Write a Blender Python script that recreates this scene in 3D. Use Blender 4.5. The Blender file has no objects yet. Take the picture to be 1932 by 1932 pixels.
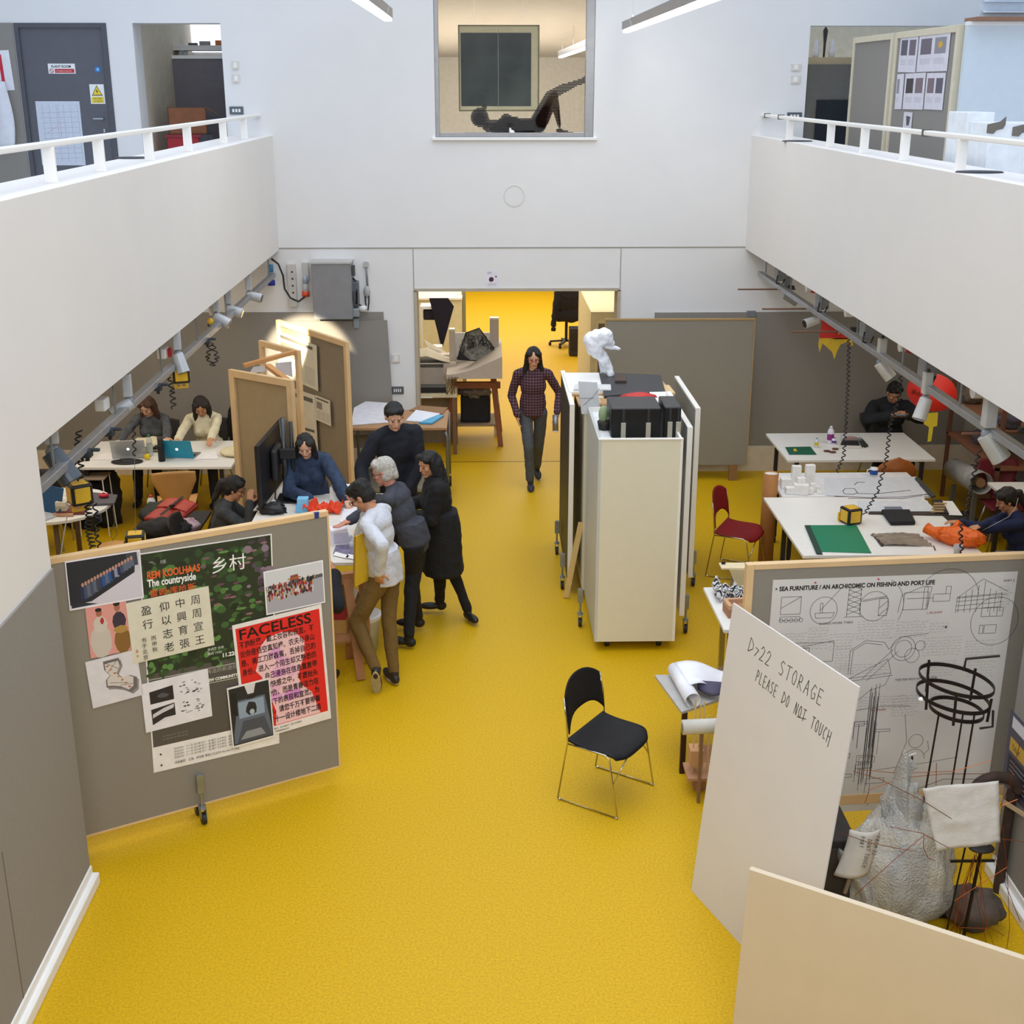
import bpy, bmesh, math, random
from mathutils import Vector, Matrix, noise
from mathutils.bvhtree import BVHTree
PI = math.pi
rad = math.radians
S = bpy.context.scene
COL = S.collection
# ------------------------------------------------------------------ camera, light, exposure
F, CH = 2400.0, 4.57
PITCH = math.atan(806 / F)
YAW = math.atan(56 / F * math.cos(PITCH))
cd = bpy.data.cameras.new('camera'); cam = bpy.data.objects.new('camera', cd); COL.objects.link(cam)
cd.sensor_width = 36; cd.lens = 36 * F / 1932; cd.clip_start = .05; cd.clip_end = 200
cam.location = (0, 0, CH); cam.rotation_euler = (PI / 2 - PITCH, 0, -YAW)
S.camera = cam
S.view_settings.view_transform = 'Standard'; S.view_settings.look = 'None'
S.view_settings.gamma = 1; S.view_settings.use_curve_mapping = False
S.view_settings.exposure = -.14
w = bpy.data.worlds.new('daylight'); S.world = w; w.use_nodes = True
w.node_tree.nodes['Background'].inputs[0].default_value = (.62, .77, 1, 1)
w.node_tree.nodes['Background'].inputs[1].default_value = 1.15
def area(name, loc, rot, sx, sy, power, color=(1, .93, .82), spread=180):
    l = bpy.data.lights.new(name, 'AREA'); l.shape = 'RECTANGLE'; l.size = sx; l.size_y = sy
    l.energy = power; l.color = color; l.spread = rad(spread)
    o = bpy.data.objects.new(name, l); o.location = loc; o.rotation_euler = rot; COL.objects.link(o)
    return o
area('hall_daylight', (.3, 8, 9), (0, 0, 0), 7, 14, 270, (1, .93, .85), 115)
area('front_fill', (.4, -1.6, 6.2), (rad(62), 0, 0), 5, 2.4, 330, (1, .95, .88))  # added fill from behind the camera, brightens the near boards and fascia
area('under_gallery_fill', (-4.2, 12.5, 2.66), (0, 0, 0), 1.6, 3.5, 42, (1, .9, .76))  # this and the next two: fill lamps added under the galleries, no fittings
area('under_gallery_fill', (-4.2, 8.5, 2.66), (0, 0, 0), 1.6, 3.0, 30, (1, .9, .76))
area('under_gallery_fill', (4.7, 11.2, 2.66), (0, 0, 0), 1.4, 5, 34, (1, .92, .8))
area('far_room_fill', (.5, 18.5, 2.7), (0, 0, 0), 5, 4, 130, (1, .97, .9))  # this and the next: added fill to brighten the floor beyond the doorway
area('far_room_fill', (.5, 26, 2.7), (0, 0, 0), 5, 8, 330, (1, .97, .9))
area('gallery_light', (.4, 22, 5.25), (0, 0, 0), 4, 8, 330, (1, .95, .88))


def _ray(px, py):
    cp, sp, cy, sy = math.cos(PITCH), math.sin(PITCH), math.cos(YAW), math.sin(YAW)
    f = Vector((sy * cp, cy * cp, -sp)); r = Vector((cy, -sy, 0)); u = r.cross(f)
    return f + r * ((px - 966) / F) - u * ((py - 966) / F)
C0 = Vector((0, 0, CH))
def PZ(px, py, z=0): d = _ray(px, py); return C0 + d * ((z - CH) / d.z)
def PY(px, py, y): d = _ray(px, py); return C0 + d * (y / d.y)
def PX(px, py, x): d = _ray(px, py); return C0 + d * (x / d.x)
# ------------------------------------------------------------------ materials
_mats = {}
def lin(c):
    if isinstance(c, str):
        c = c.lstrip('#'); c = c if len(c) == 6 else ''.join(k * 2 for k in c); c = [int(c[i:i + 2], 16) / 255 for i in (0, 2, 4)]
    return [((x + .055) / 1.055) ** 2.4 if x > .04045 else x / 12.92 for x in c[:3]]
def M(col, rough=.6, metal=0., var=.06, scale=12., bump=0., bscale=60., emit=0., alpha=1., trans=0., spec=.5, kind='noise', col2=None, attr=False):
    key = (str(col), rough, metal, var, scale, bump, bscale, emit, alpha, trans, spec, kind, str(col2), attr)
    if key in _mats: return _mats[key]
    m = bpy.data.materials.new('mat'); _mats[key] = m; m.use_nodes = True
    nt = m.node_tree; b = nt.nodes['Principled BSDF']; L = nt.links.new
    N = nt.nodes.new
    b.inputs['Roughness'].default_value = rough; b.inputs['Metallic'].default_value = metal
    b.inputs['Specular IOR Level'].default_value = spec
    b.inputs['Alpha'].default_value = alpha; b.inputs['Transmission Weight'].default_value = trans
    c = lin(col); tc = N('ShaderNodeTexCoord')
    if attr:
        a = N('ShaderNodeVertexColor'); a.layer_name = 'Col'; L(a.outputs[0], b.inputs['Base Color'])
    elif emit:
        b.inputs['Base Color'].default_value = (*c, 1)
        b.inputs['Emission Color'].default_value = (*c, 1); b.inputs['Emission Strength'].default_value = emit
    else:
        if kind == 'wood':
            n = N('ShaderNodeTexWave'); n.inputs['Scale'].default_value = scale; n.inputs['Distortion'].default_value = 5; n.inputs['Detail'].default_value = 2
            n.bands_direction = 'X'; fac = n.outputs['Fac']
        elif kind == 'stripe':
            n = N('ShaderNodeTexWave'); n.inputs['Scale'].default_value = scale; n.inputs['Distortion'].default_value = .4; fac = n.outputs['Fac']
        else:
            n = N('ShaderNodeTexNoise'); n.inputs['Scale'].default_value = scale; n.inputs['Detail'].default_value = 5; fac = n.outputs['Fac']
        L(tc.outputs['Object'], n.inputs['Vector'])
        r = N('ShaderNodeValToRGB'); e = r.color_ramp.elements
        k1, k2 = 1 - var, 1 + var
        e[0].position = .3; e[1].position = .7
        e[0].color = (*[min(1, x * k1) for x in c], 1)
        e[1].color = (*(lin(col2) if col2 else [min(1, x * k2) for x in c]), 1)
        L(fac, r.inputs[0]); L(r.outputs[0], b.inputs['Base Color'])
    if bump:
        n2 = N('ShaderNodeTexNoise'); n2.inputs['Scale'].default_value = bscale; n2.inputs['Detail'].default_value = 4
        L(tc.outputs['Object'], n2.inputs['Vector'])
        bm_ = N('ShaderNodeBump'); bm_.inputs['Strength'].default_value = bump; bm_.inputs['Distance'].default_value = .02
        L(n2.outputs['Fac'], bm_.inputs['Height']); L(bm_.outputs[0], b.inputs['Normal'])
    return m
def PAPER(): return M('#efece6', .8, var=.02, attr=False)
ATTR = lambda rough=.7: M('#808080', rough, attr=True)
# ------------------------------------------------------------------ mesh builder
def rotz(a): return Matrix.Rotation(a, 4, 'Z')
def frame_from(p0, p1):
    d = (Vector(p1) - Vector(p0)); L_ = d.length
    q = d.to_track_quat('Z', 'Y').to_matrix().to_4x4()
    return Matrix.Translation(p0) @ q, L_
class MB:
    def __init__(s): s.v = []; s.f = []; s.c = []; s.col = (1, 1, 1)
    def add(s, vs, fs, mt=None):
        n = len(s.v)
        s.v += [tuple(mt @ Vector(p)) if mt else tuple(p) for p in vs]
        for f in fs: s.f.append([i + n for i in f]); s.c.append(s.col)
        return s
    def color(s, c): s.col = tuple(lin(c)); return s
    def box(s, x0, x1, y0, y1, z0, z1, mt=None):
        vs = [(x, y, z) for z in (z0, z1) for y in (y0, y1) for x in (x0, x1)]
        return s.add(vs, [(0, 2, 3, 1), (4, 5, 7, 6), (0, 1, 5, 4), (2, 6, 7, 3), (0, 4, 6, 2), (1, 3, 7, 5)], mt)
    def cbox(s, c, sz, mt=None, rz=0, rx=0, ry=0):
        m = Matrix.Translation(c) @ Matrix.Rotation(rz, 4, 'Z') @ Matrix.Rotation(ry, 4, 'Y') @ Matrix.Rotation(rx, 4, 'X')
        if mt: m = mt @ m
        a, b, d = [k / 2 for k in sz]
        return s.box(-a, a, -b, b, -d, d, m)
    def bar(s, p0, p1, wd, ht=None, up=(0, 0, 1)):
        ht = ht or wd; p0 = Vector(p0); p1 = Vector(p1); d = (p1 - p0).normalized(); u = Vector(up)
        if abs(d.dot(u)) > .98: u = Vector((0, 1, 0))
        r = d.cross(u).normalized(); u = r.cross(d).normalized()
        vs = [p + r * a * wd / 2 + u * b * ht / 2 for p in (p0, p1) for b in (-1, 1) for a in (-1, 1)]
        return s.add(vs, [(0, 2, 3, 1), (4, 5, 7, 6), (0, 1, 5, 4), (2, 6, 7, 3), (0, 4, 6, 2), (1, 3, 7, 5)])
    def cyl(s, p0, p1, r0, r1=None, n=12, cap=True):
        r1 = r0 if r1 is None else r1; m, L_ = frame_from(p0, p1)
        vs = [(r * math.cos(2 * PI * i / n), r * math.sin(2 * PI * i / n), z) for r, z in ((r0, 0), (r1, L_)) for i in range(n)]
        fs = [(i, (i + 1) % n, n + (i + 1) % n, n + i) for i in range(n)]
        if cap: fs += [tuple(range(n - 1, -1, -1)), tuple(range(n, 2 * n))]
        return s.add(vs, fs, m)
    def tube(s, pts, r, n=8, closed=False):
        pts = [Vector(p) for p in pts]; k = len(pts); vs = []; up = Vector((0, 0, 1)); rr = None
        for i, p in enumerate(pts):
            a = pts[i - 1] if (i or closed) else p; b = pts[(i + 1) % k] if (i < k - 1 or closed) else p
            d = (b - a).normalized()
            if rr is None: rr = d.cross(up if abs(d.z) < .9 else Vector((1, 0, 0))).normalized()
            rr = (rr - d * rr.dot(d)).normalized(); uu = rr.cross(d)
            q = r[i] if isinstance(r, (list, tuple)) else r
            vs += [p + rr * q * math.cos(2 * PI * j / n) + uu * q * math.sin(2 * PI * j / n) for j in range(n)]
        fs = []
        for i in range(k if closed else k - 1):
            for j in range(n):
                a, b = i * n, ((i + 1) % k) * n
                fs.append((a + j, b + j, b + (j + 1) % n, a + (j + 1) % n))
        if not closed: fs += [tuple(range(n)), tuple(range(k * n - 1, (k - 1) * n - 1, -1))]
        return s.add(vs, fs)
    def lathe(s, prof, n=20, mt=None, cap=True):
        vs = [(r * math.cos(2 * PI * j / n), r * math.sin(2 * PI * j / n), z) for r, z in prof for j in range(n)]
        fs = [(i * n + j, i * n + (j + 1) % n, (i + 1) * n + (j + 1) % n, (i + 1) * n + j) for i in range(len(prof) - 1) for j in range(n)]
        if cap: fs += [tuple(range(n - 1, -1, -1)), tuple(range((len(prof) - 1) * n, len(prof) * n))]
        return s.add(vs, fs, mt)
    def prism(s, poly, z0, z1, mt=None):
        n = len(poly)
        vs = [(x, y, z) for z in (z0, z1) for x, y in poly]
        return s.add(vs, [tuple(range(n - 1, -1, -1)), tuple(range(n, 2 * n))] + [(i, (i + 1) % n, n + (i + 1) % n, n + i) for i in range(n)], mt)
    def ell(s, c, r, mt=None, n=16, m_=10, fn=None):
        r = (r, r, r) if not isinstance(r, (tuple, list)) else r; vs = []
        for i in range(m_ + 1):
            t = PI * i / m_
            for j in range(n):
                p = 2 * PI * j / n; d = Vector((math.sin(t) * math.cos(p), math.sin(t) * math.sin(p), math.cos(t)))
                k = fn(d) if fn else 1
                vs.append((c[0] + r[0] * d.x * k, c[1] + r[1] * d.y * k, c[2] + r[2] * d.z * k))
        fs = [(i * n + j, (i + 1) * n + j, (i + 1) * n + (j + 1) % n, i * n + (j + 1) % n) for i in range(m_) for j in range(n)]
        return s.add(vs, fs, mt)
    def grid(s, fn, nu, nv, th=0):
        vs = [fn(i / nu, j / nv) for j in range(nv + 1) for i in range(nu + 1)]
        return s.add(vs, [(j * (nu + 1) + i, j * (nu + 1) + i + 1, (j + 1) * (nu + 1) + i + 1, (j + 1) * (nu + 1) + i) for j in range(nv) for i in range(nu)])
    def quad(s, a, b, c, d): return s.add([a, b, c, d], [(0, 1, 2, 3)])
    def build(s, name, mat, parent=None, smooth=False, bevel=0, loc=None, solid=0, sub=0, rz=None, weld=False):
        me = bpy.data.meshes.new(name); me.from_pydata(s.v, [], s.f); me.materials.append(mat)
        if any(c != (1, 1, 1) for c in s.c):
            at = me.color_attributes.new('Col', 'FLOAT_COLOR', 'CORNER'); k = 0; buf = []
            for p, c in zip(s.f, s.c): buf += (list(c) + [1]) * len(p)
            at.data.foreach_set('color', buf)
        me.validate()
        if smooth: me.polygons.foreach_set('use_smooth', [True] * len(me.polygons))
        o = bpy.data.objects.new(name, me); COL.objects.link(o)
        if parent: o.parent = parent
        if loc is not None: o.location = loc
        if rz is not None: o.rotation_euler.z = rz
        if weld: q = o.modifiers.new('w', 'WELD'); q.merge_threshold = .0005
        if solid: q = o.modifiers.new('s', 'SOLIDIFY'); q.thickness = abs(solid); q.offset = 1 if solid < 0 else -1
        if bevel: q = o.modifiers.new('b', 'BEVEL'); q.width = bevel; q.segments = 2; q.limit_method = 'ANGLE'; q.angle_limit = rad(40)
        if sub: q = o.modifiers.new('u', 'SUBSURF'); q.levels = q.render_levels = sub
        return o
def thing(name, label, cat, loc=(0, 0, 0), rz=0, group=None):
    o = bpy.data.objects.new(name, None); COL.objects.link(o); o.location = loc; o.rotation_euler.z = rz
    o.empty_display_size = .1; o['label'] = label; o['category'] = cat
    if group: o['group'] = group
    return o
def tag(o, label, cat, group=None, kind=None):
    o['label'] = label; o['category'] = cat
    if group: o['group'] = group
    if kind: o['kind'] = kind
    return o
def struct(o): o['kind'] = 'structure'; return o
def dup(root, loc=None, rz=None, label=None, group=None):
    def cp(o, par):
        c = o.copy(); COL.objects.link(c); c.parent = par
        for ch in o.children: cp(ch, c)
        return c
    r = cp(root, None)
    if loc is not None: r.location = loc
    if rz is not None: r.rotation_euler.z = rz
    if label: r['label'] = label
    if group: r['group'] = group
    return r
def text(body, size, mat, parent, mt, name='lettering', ext=.0006, sx=1, align='LEFT', bold=0, shear=0):
    cu = bpy.data.curves.new(name, 'FONT'); cu.body = body; cu.size = size; cu.extrude = ext; cu.align_x = align
    cu.offset = bold; cu.shear = shear; cu.resolution_u = 3
    t = bpy.data.objects.new('t', cu); COL.objects.link(t)
    dg = bpy.context.evaluated_depsgraph_get(); me = bpy.data.meshes.new_from_object(t.evaluated_get(dg)); me.name = name
    bpy.data.objects.remove(t)
    me.transform(mt @ Matrix.Diagonal((sx, 1, 1, 1))); me.materials.clear(); me.materials.append(mat)
    o = bpy.data.objects.new(name, me); COL.objects.link(o); o.parent = parent
    return o
WALL = M('#e6e6e6', .75, var=.012, scale=3, bump=.06, bscale=200)
GREYB = M('#8f8b85', .9, var=.05, scale=90, bump=.15, bscale=400)
PINE = M('#dcbb8c', .55, var=.07, scale=5)
WHITE = M('#eeeeec', .45, var=.015)
BLACK = M('#15151a', .55, var=.1)
STEEL = M('#b9bcc0', .28, 1., var=.05)
GALV = M('#9aa0a4', .45, .8, var=.1)
DARK = M('#23232a', .8, var=.12, bump=.2)
# ------------------------------------------------------------------ people
def cap(m, p0, r0, p1, r1, n=14):
    """closed tapered capsule"""
    p0, p1 = Vector(p0), Vector(p1); fr, L_ = frame_from(p0, p1) if (p1 - p0).length > 1e-5 else (Matrix.Translation(p0), 0)
    prof = [(max(1e-4, r0 * math.sin(a)), -r0 * math.cos(a)) for a in (0.02, .5, 1.0, PI / 2)]
    prof += [(max(1e-4, r1 * math.cos(a)), L_ + r1 * math.sin(a)) for a in (0, .5, 1.0, PI / 2 - .02)]
    m.lathe(prof, n, fr)
def oell(m, c, r, R=None, n=18):
    m.ell((0, 0, 0), r, Matrix.Translation(c) @ (R or Matrix()), n, 12)
def remesh(m, name, mat, parent, vox=.008, smooth=3, disp=0, dscale=9, seed=0, stretch=(1, 1, .45), fn=None, dec=0):
    o = m.build('tmp', mat); q = o.modifiers.new('r', 'REMESH'); q.mode = 'VOXEL'; q.voxel_size = vox
    if smooth: q = o.modifiers.new('s', 'SMOOTH'); q.factor = .5; q.iterations = smooth
    dg = bpy.context.evaluated_depsgraph_get(); me = bpy.data.meshes.new_from_object(o.evaluated_get(dg)); me.name = name
    bpy.data.objects.remove(o)
    if disp:
        off = Vector((seed * 3.1, seed * 1.7, seed))
        ns = [v.normal.copy() for v in me.vertices]
        for v, nn in zip(me.vertices, ns):
            c = v.co
            k = noise.noise(Vector((c.x * stretch[0], c.y * stretch[1], c.z * stretch[2])) * dscale + off)
            k += .5 * noise.noise(Vector((c.x + c.z * .5, c.y - c.z * .4, c.z)) * dscale * 1.7 + off)
            v.co = c + nn * (disp * k)
    me.polygons.foreach_set('use_smooth', [True] * len(me.polygons))
    me.materials.clear(); me.materials.append(mat)
    o = bpy.data.objects.new(name, me); COL.objects.link(o); o.parent = parent
    return o
def ik(a, b, l1, l2, pole):
    a, b = Vector(a), Vector(b); d = b - a; D = min(d.length, (l1 + l2) * .998); D = max(D, abs(l1 - l2) + .02); dn = d.normalized()
    b = a + dn * D; x = (l1 * l1 - l2 * l2 + D * D) / (2 * D); h = math.sqrt(max(0, l1 * l1 - x * x))
    p = Vector(pole) - dn * Vector(pole).dot(dn); p.normalize()
    return a + dn * x + p * h, b
def hand(m, w_, d, nrm, side, curl=.5, s=1.0, thumb=1):
    """palm at wrist w_, pointing d, palm facing nrm"""
    d = Vector(d).normalized(); nrm = Vector(nrm); nrm = (nrm - d * nrm.dot(d)).normalized(); lat = d.cross(nrm) * side
    R = Matrix((lat, d, nrm)).transposed().to_4x4()
    c = Vector(w_) + d * .045 * s
    oell(m, c, (.040 * s, .052 * s, .017 * s), R); cap(m, Vector(w_) - d * .02, .026 * s, c, .026 * s)
    for k, (o_, L_) in enumerate(((-.030, .062), (-.010, .075), (.010, .070), (.029, .054))):
        b = Vector(w_) + d * .088 * s + lat * o_ * s
        fd = (d + lat * o_ * 2.2 * (1 - curl)).normalized()
        f1 = (fd * math.cos(curl * .7) + nrm * math.sin(curl * .7)).normalized(); f2 = (fd * math.cos(curl * 1.7) + nrm * math.sin(curl * 1.7)).normalized()
        p1 = b + f1 * L_ * .55 * s; p2 = p1 + f2 * L_ * .5 * s
        cap(m, b - fd * .02 * s, .0098 * s, p1, .0088 * s, 8); cap(m, p1, .0088 * s, p2, .0078 * s, 8)
    if thumb:
        b = Vector(w_) + d * .02 * s - lat * .030 * s; t1 = b + (d * .55 - lat * .75 + nrm * .25).normalized() * .042 * s; t2 = t1 + (d * .85 - lat * .25 + nrm * .35).normalized() * .034 * s
        cap(m, b, .0135 * s, t1, .011 * s, 8); cap(m, t1, .011 * s, t2, .009 * s, 8)
def E3(rx=0, ry=0, rz=0):
    return Matrix.Rotation(rad(rz), 4, 'Z') @ Matrix.Rotation(rad(rx), 4, 'X') @ Matrix.Rotation(rad(ry), 4, 'Y')
SKIN = dict(light='#d9a98c', mid='#c68f6c', tan='#b87a56')
def person(label, loc, face, height=1.72, hip=None, lean=(0, 0), twist=0, head=(0, 0), hands=None, poles=None, feet=None, knees=None, toes=None,
           skin='mid', hair='#17130f', style='short', top='#223', top_mat=None, hem=.02, sleeve=1.0, legs='#333', legs_mat=None, shoe='#15151a', glasses=False,
           skirt=None, curl=(.5, .5), palms=None, hdirs=None, bulk=1.0, coat=0, sole=None, collar=True, ear=True, female=False, top_name='shirt', tiptoe=(0, 0)):
    s = height / 1.75
    root = thing('person', label, 'person', loc, rad(face))
    inv = (Matrix.Translation(loc) @ rotz(rad(face))).inverted()
    W = lambda p: inv @ Vector(p)
    hipz = .955 * s if hip is None else hip[2]
    P = Vector((0, 0, hipz)) if hip is None else W(hip)
    RT = E3(-lean[0], lean[1], twist); T_ = lambda x, y, z: P + (RT @ Vector((x * s, y * s, z * s)))
    sh = .165 if female else .182; wd = (.93 if female else 1) * bulk
    N = T_(0, -.005, .53); RH = RT @ E3(lean[0] * .6, -lean[1] * .5, 0) @ E3(-head[0], 0, head[1])
    HC = N + (RH @ Vector((0, .022 * s, .125 * s)))
    H_ = lambda x, y, z: HC + (RH @ Vector((x * s, y * s, z * s)))
    sk = M(SKIN.get(skin, skin), .5, var=.06, scale=25)
    hd = [W(h) if h else T_((.24, -.24)[i] * 1.0, .06, -.08) for i, h in enumerate(hands or (None, None))]
    pl = [(inv.to_3x3() @ Vector(p)) if p else Vector(((.4, -.4)[i], -1, -.1)) for i, p in enumerate(poles or (None, None))]
    arms = []
    for i, sd in enumerate((1, -1)):
        a = T_(sh * sd, 0, .438); e, wr = ik(a, hd[i], .285 * s, .26 * s, pl[i]); arms.append((a, e, wr))
    ft = [W(f) if f else Vector(((.09, -.09)[i] * s, 0, .085 * s)) for i, f in enumerate(feet or (None, None))]
    kp = [(inv.to_3x3() @ Vector(k)) if k else Vector((0, 1, .1)) for k in (knees or (None, None))]
    lg = []
    for i, sd in enumerate((1, -1)):
        h = P + (RT.to_3x3() @ Vector((.092 * sd * s, 0, -.04 * s)) if hip is None else Vector((.092 * sd * s, 0, -.03)))
        k, an = ik(h, ft[i], .43 * s, .42 * s, kp[i]); lg.append((h, k, an))
    td = [(inv.to_3x3() @ Vector(t)) if t else Vector(((.15, -.15)[i], 1, 0)) for i, t in enumerate(toes or (None, None))]
    def torso(m, g, hemx=0, zt=.47):
        oell(m, T_(0, .0, .0), ((.155 * wd + g) * s, (.108 * wd + g) * s, (.13 + g) * s), RT)
        oell(m, T_(0, .005, .14), ((((.138 if female else .150) * wd) + g) * s, (.104 * wd + g) * s, (.14 + g) * s), RT)
        oell(m, T_(0, .005, .30), ((.158 * wd + g) * s, (.112 * wd + g) * s, (.16 + g) * s), RT)
        oell(m, T_(0, -.01, .40), ((.165 * wd + g) * s, (.095 * wd + g) * s, (.095 + g) * s), RT)
        for sd in (1, -1): cap(m, T_(.05 * sd, -.01, .475), (.047 + g) * s, T_((sh - .018) * sd, 0, .442), (.048 + g * .8) * s)
        if female:
            for sd in (1, -1): oell(m, T_(.07 * sd, .085, .29), ((.058 + g) * s, (.045 + g) * s, (.055 + g) * s), RT)
    def arm(m, g, upto=1.0, cuff=0):
        for a, e, wr in arms:
            cap(m, a, (.047 * bulk + g) * s, e, (.038 * bulk + g) * s)
            if upto > .5:
                q = e.lerp(wr, min(1, (upto - .5) * 2)); cap(m, e, (.039 * bulk + g) * s, q, (.029 * bulk + g + cuff) * s)
    # body
    m = MB(); torso(m, 0); arm(m, -.002)
    cap(m, T_(0, -.005, .46), .055 * s, H_(0, -.012, -.05), .052 * s)
    oell(m, H_(0, -.008, .028), (.076 * s, .094 * s, .092 * s), RH); oell(m, H_(0, .028, -.045), (.054 * s, .058 * s, .068 * s), RH)
    oell(m, H_(0, .062, -.095), (.026 * s, .022 * s, .02 * s), RH)
    cap(m, H_(0, .080, .015), .009 * s, H_(0, .103, -.022), .0125 * s, 8)
    for sd in (1, -1):
        oell(m, H_(.024 * sd, .074, .028), (.024 * s, .016 * s, .009 * s), RH, 10); oell(m, H_(.042 * sd, .062, -.022), (.022 * s, .02 * s, .022 * s), RH, 10)
        if ear: oell(m, H_(.078 * sd, -.005, -.008), (.009 * s, .018 * s, .03 * s), RH, 10)
    oell(m, H_(0, .085, -.058), (.022 * s, .010 * s, .010 * s), RH, 10)
    for i, (a, e, wr) in enumerate(arms):
        d = (wr - e).normalized(); hd_ = (inv.to_3x3() @ Vector(hdirs[i])) if hdirs and hdirs[i] else d
        nr = (inv.to_3x3() @ Vector(palms[i])) if palms and palms[i] else Vector(((-1, 1)[i], .2, 0))
        hand(m, wr, hd_, nr, (1, -1)[i], curl[i], s * (.94 if female else 1))
    for h, k, an in lg:
        cap(m, h, .078 * s, k, .052 * s); cap(m, k, .05 * s, an, .034 * s)
    remesh(m, 'body', sk, root, .0065, 3)
    # eyes, brows, mouth
    m = MB()
    for sd in (1, -1):
        m.color('#a08c80'); oell(m, H_(.029 * sd, .0785, .006), (.0105 * s, .007 * s, .0042 * s), RH, 10)
        m.color('#20140e'); oell(m, H_(.029 * sd, .0845, .005), (.0062 * s, .0045 * s, .0062 * s), RH, 8)
    m.build('eyes', ATTR(.3), root, smooth=True)
    m = MB()
    for sd in (1, -1): cap(m, H_(.014 * sd, .089, .030), .0026 * s, H_(.044 * sd, .078, .0305), .0022 * s, 6)
    m.build('eyebrows', M(hair if style != 'grey' else '#777', .8), root, smooth=True)
    m = MB(); cap(m, H_(-.019, .0885, -.058), .0042 * s, H_(0, .0945, -.057), .0056 * s, 6); cap(m, H_(0, .0945, -.057), .0056 * s, H_(.019, .0885, -.058), .0042 * s, 6)
    m.build('lips', M('#a4584c', .5), root, smooth=True)
    if glasses:
        m = MB()
        for sd in (1, -1):
            m.tube([H_(.033 * sd + .023 * math.cos(t) , .100, .004 + .017 * math.sin(t)) for t in [2 * PI * i / 14 for i in range(14)]], .0028 * s, 6, True)
            m.tube([H_(.056 * sd, .098, .008), H_(.079 * sd, .06, .008), H_(.084 * sd, -.01, .004)], .0024 * s, 6)
        m.tube([H_(-.011, .102, .008), H_(.011, .102, .008)], .0026 * s, 6)
        m.build('glasses', M(glasses, .3), root, smooth=True)
    # hair
    m = MB(); hm = M(hair, .55, var=.25, scale=60, bump=.5, bscale=120, col2=None)
    if style != 'bald':
        oell(m, H_(0, -.022, .044), (.087 * s, .098 * s, .088 * s), RH); oell(m, H_(0, -.045, -.005), (.083 * s, .07 * s, .085 * s), RH)
        if style in ('short', 'mop', 'grey'):
            oell(m, H_(.02, .045, .092), (.062 * s, .045 * s, .030 * s), RH); oell(m, H_(-.03, .035, .088), (.05 * s, .04 * s, .032 * s), RH)
            if style == 'mop':
                for k in range(16):
                    a = k * 2.4; oell(m, H_(.06 * math.cos(a), -.02 + .07 * math.sin(a), .075 + .02 * math.sin(k * 1.7)), (.034 * s,) * 3, RH, 8)
            if style == 'grey':
                for sd in (1, -1): oell(m, H_(.066 * sd, -.03, -.02), (.024 * s, .05 * s, .055 * s), RH)
                oell(m, H_(0, -.085, -.045), (.055 * s, .03 * s, .045 * s), RH)
        if style in ('long', 'pony', 'wavy', 'parted'):
            for sd in (1, -1):
                oell(m, H_(.055 * sd, .038, .075), (.042 * s, .05 * s, .034 * s), RH @ E3(0, 25 * sd, 0))
                if style == 'pony': oell(m, H_(.07 * sd, -.01, .02), (.02 * s, .05 * s, .05 * s), RH)
            if style in ('long', 'wavy', 'parted'):
                L1 = .26 if style == 'wavy' else .30
                for sd in (1, -1):
                    cap(m, H_(.072 * sd, .006, .045), .028 * s, H_(.082 * sd, -.0, -.10), .032 * s)
                    a = H_(.082 * sd, -.0, -.10); b = T_(.095 * sd, .045, .30 if L1 < .28 else .27)
                    if style == 'wavy': b = T_(.115 * sd, .02, .42)
                    cap(m, a, .034 * s, b, .024 * s if style != 'wavy' else .036 * s)
                cap(m, H_(0, -.07, -.0), .075 * s, T_(0, -.085, .33), .06 * s)
                for sd in (1, -1): cap(m, H_(.045 * sd, -.055, 0), .055 * s, T_(.06 * sd, -.07, .38), .045 * s)
            else:
                oell(m, H_(0, -.125, .02), (.042 * s,) * 3, RH); cap(m, H_(0, -.13, .01), .04 * s, H_(0, -.15, -.17), .028 * s)
    remesh(m, 'hair', hm, root, .008, 2, disp=.007, dscale=30, seed=len(label), stretch=(1, 1, .4))
    # top garment
    tm = top_mat or M(top, .85, var=.10, bump=.35, bscale=45)
    g = .014 + coat * .012
    m = MB(); torso(m, g); arm(m, g, sleeve, .004)
    cap(m, T_(0, -.012, .47), (.058 + g * .6) * s, T_(0, -.004, .505), (.054 + (.008 if collar else -.01)) * s)
    if hem > 0:
        pts = 10
        q = T_(0, 0, -hem) if hip is None else T_(0, 0, -min(hem, .1))
        R3 = (E3(-lean[0] * .45, lean[1] * .5, twist) if hip is None else Matrix())
        prof = [(.84, .18), (.92, .10), (.93, .02), (.93, -hem)] if hip is None else [(.9, .14), (1, .08), (1.0, .0)]
        m.lathe([(k, z * s) for k, z in prof], 22, Matrix.Translation(P) @ R3 @ Matrix.Diagonal(((.172 * wd + g) * s, (.133 * wd + g) * s, 1, 1)))
    if skirt:
        m.lathe([(.9, .16), (1, .08), (1.08, -.1), (1.2, -skirt * s), (1.12, -skirt * s - .02)], 24, Matrix.Translation(P) @ Matrix.Diagonal(((.165 + g) * s, (.13 + g) * s, 1, 1)))
    remesh(m, top_name, tm, root, .009, 3, disp=.011, dscale=9, seed=len(label) + 1)
    # trousers
    lm = legs_mat or M(legs, .85, var=.10, bump=.3, bscale=45)
    m = MB(); oell(m, P + Vector((0, 0, .0)), ((.155 * wd + .012) * s, (.112 * wd + .012) * s, .125 * s), RT if hip is None else None)
    for h, k, an in lg:
        cap(m, h, .088 * s, k, .064 * s); cap(m, k, .064 * s, an + (k - an).normalized() * .02, .050 * s)
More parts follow.
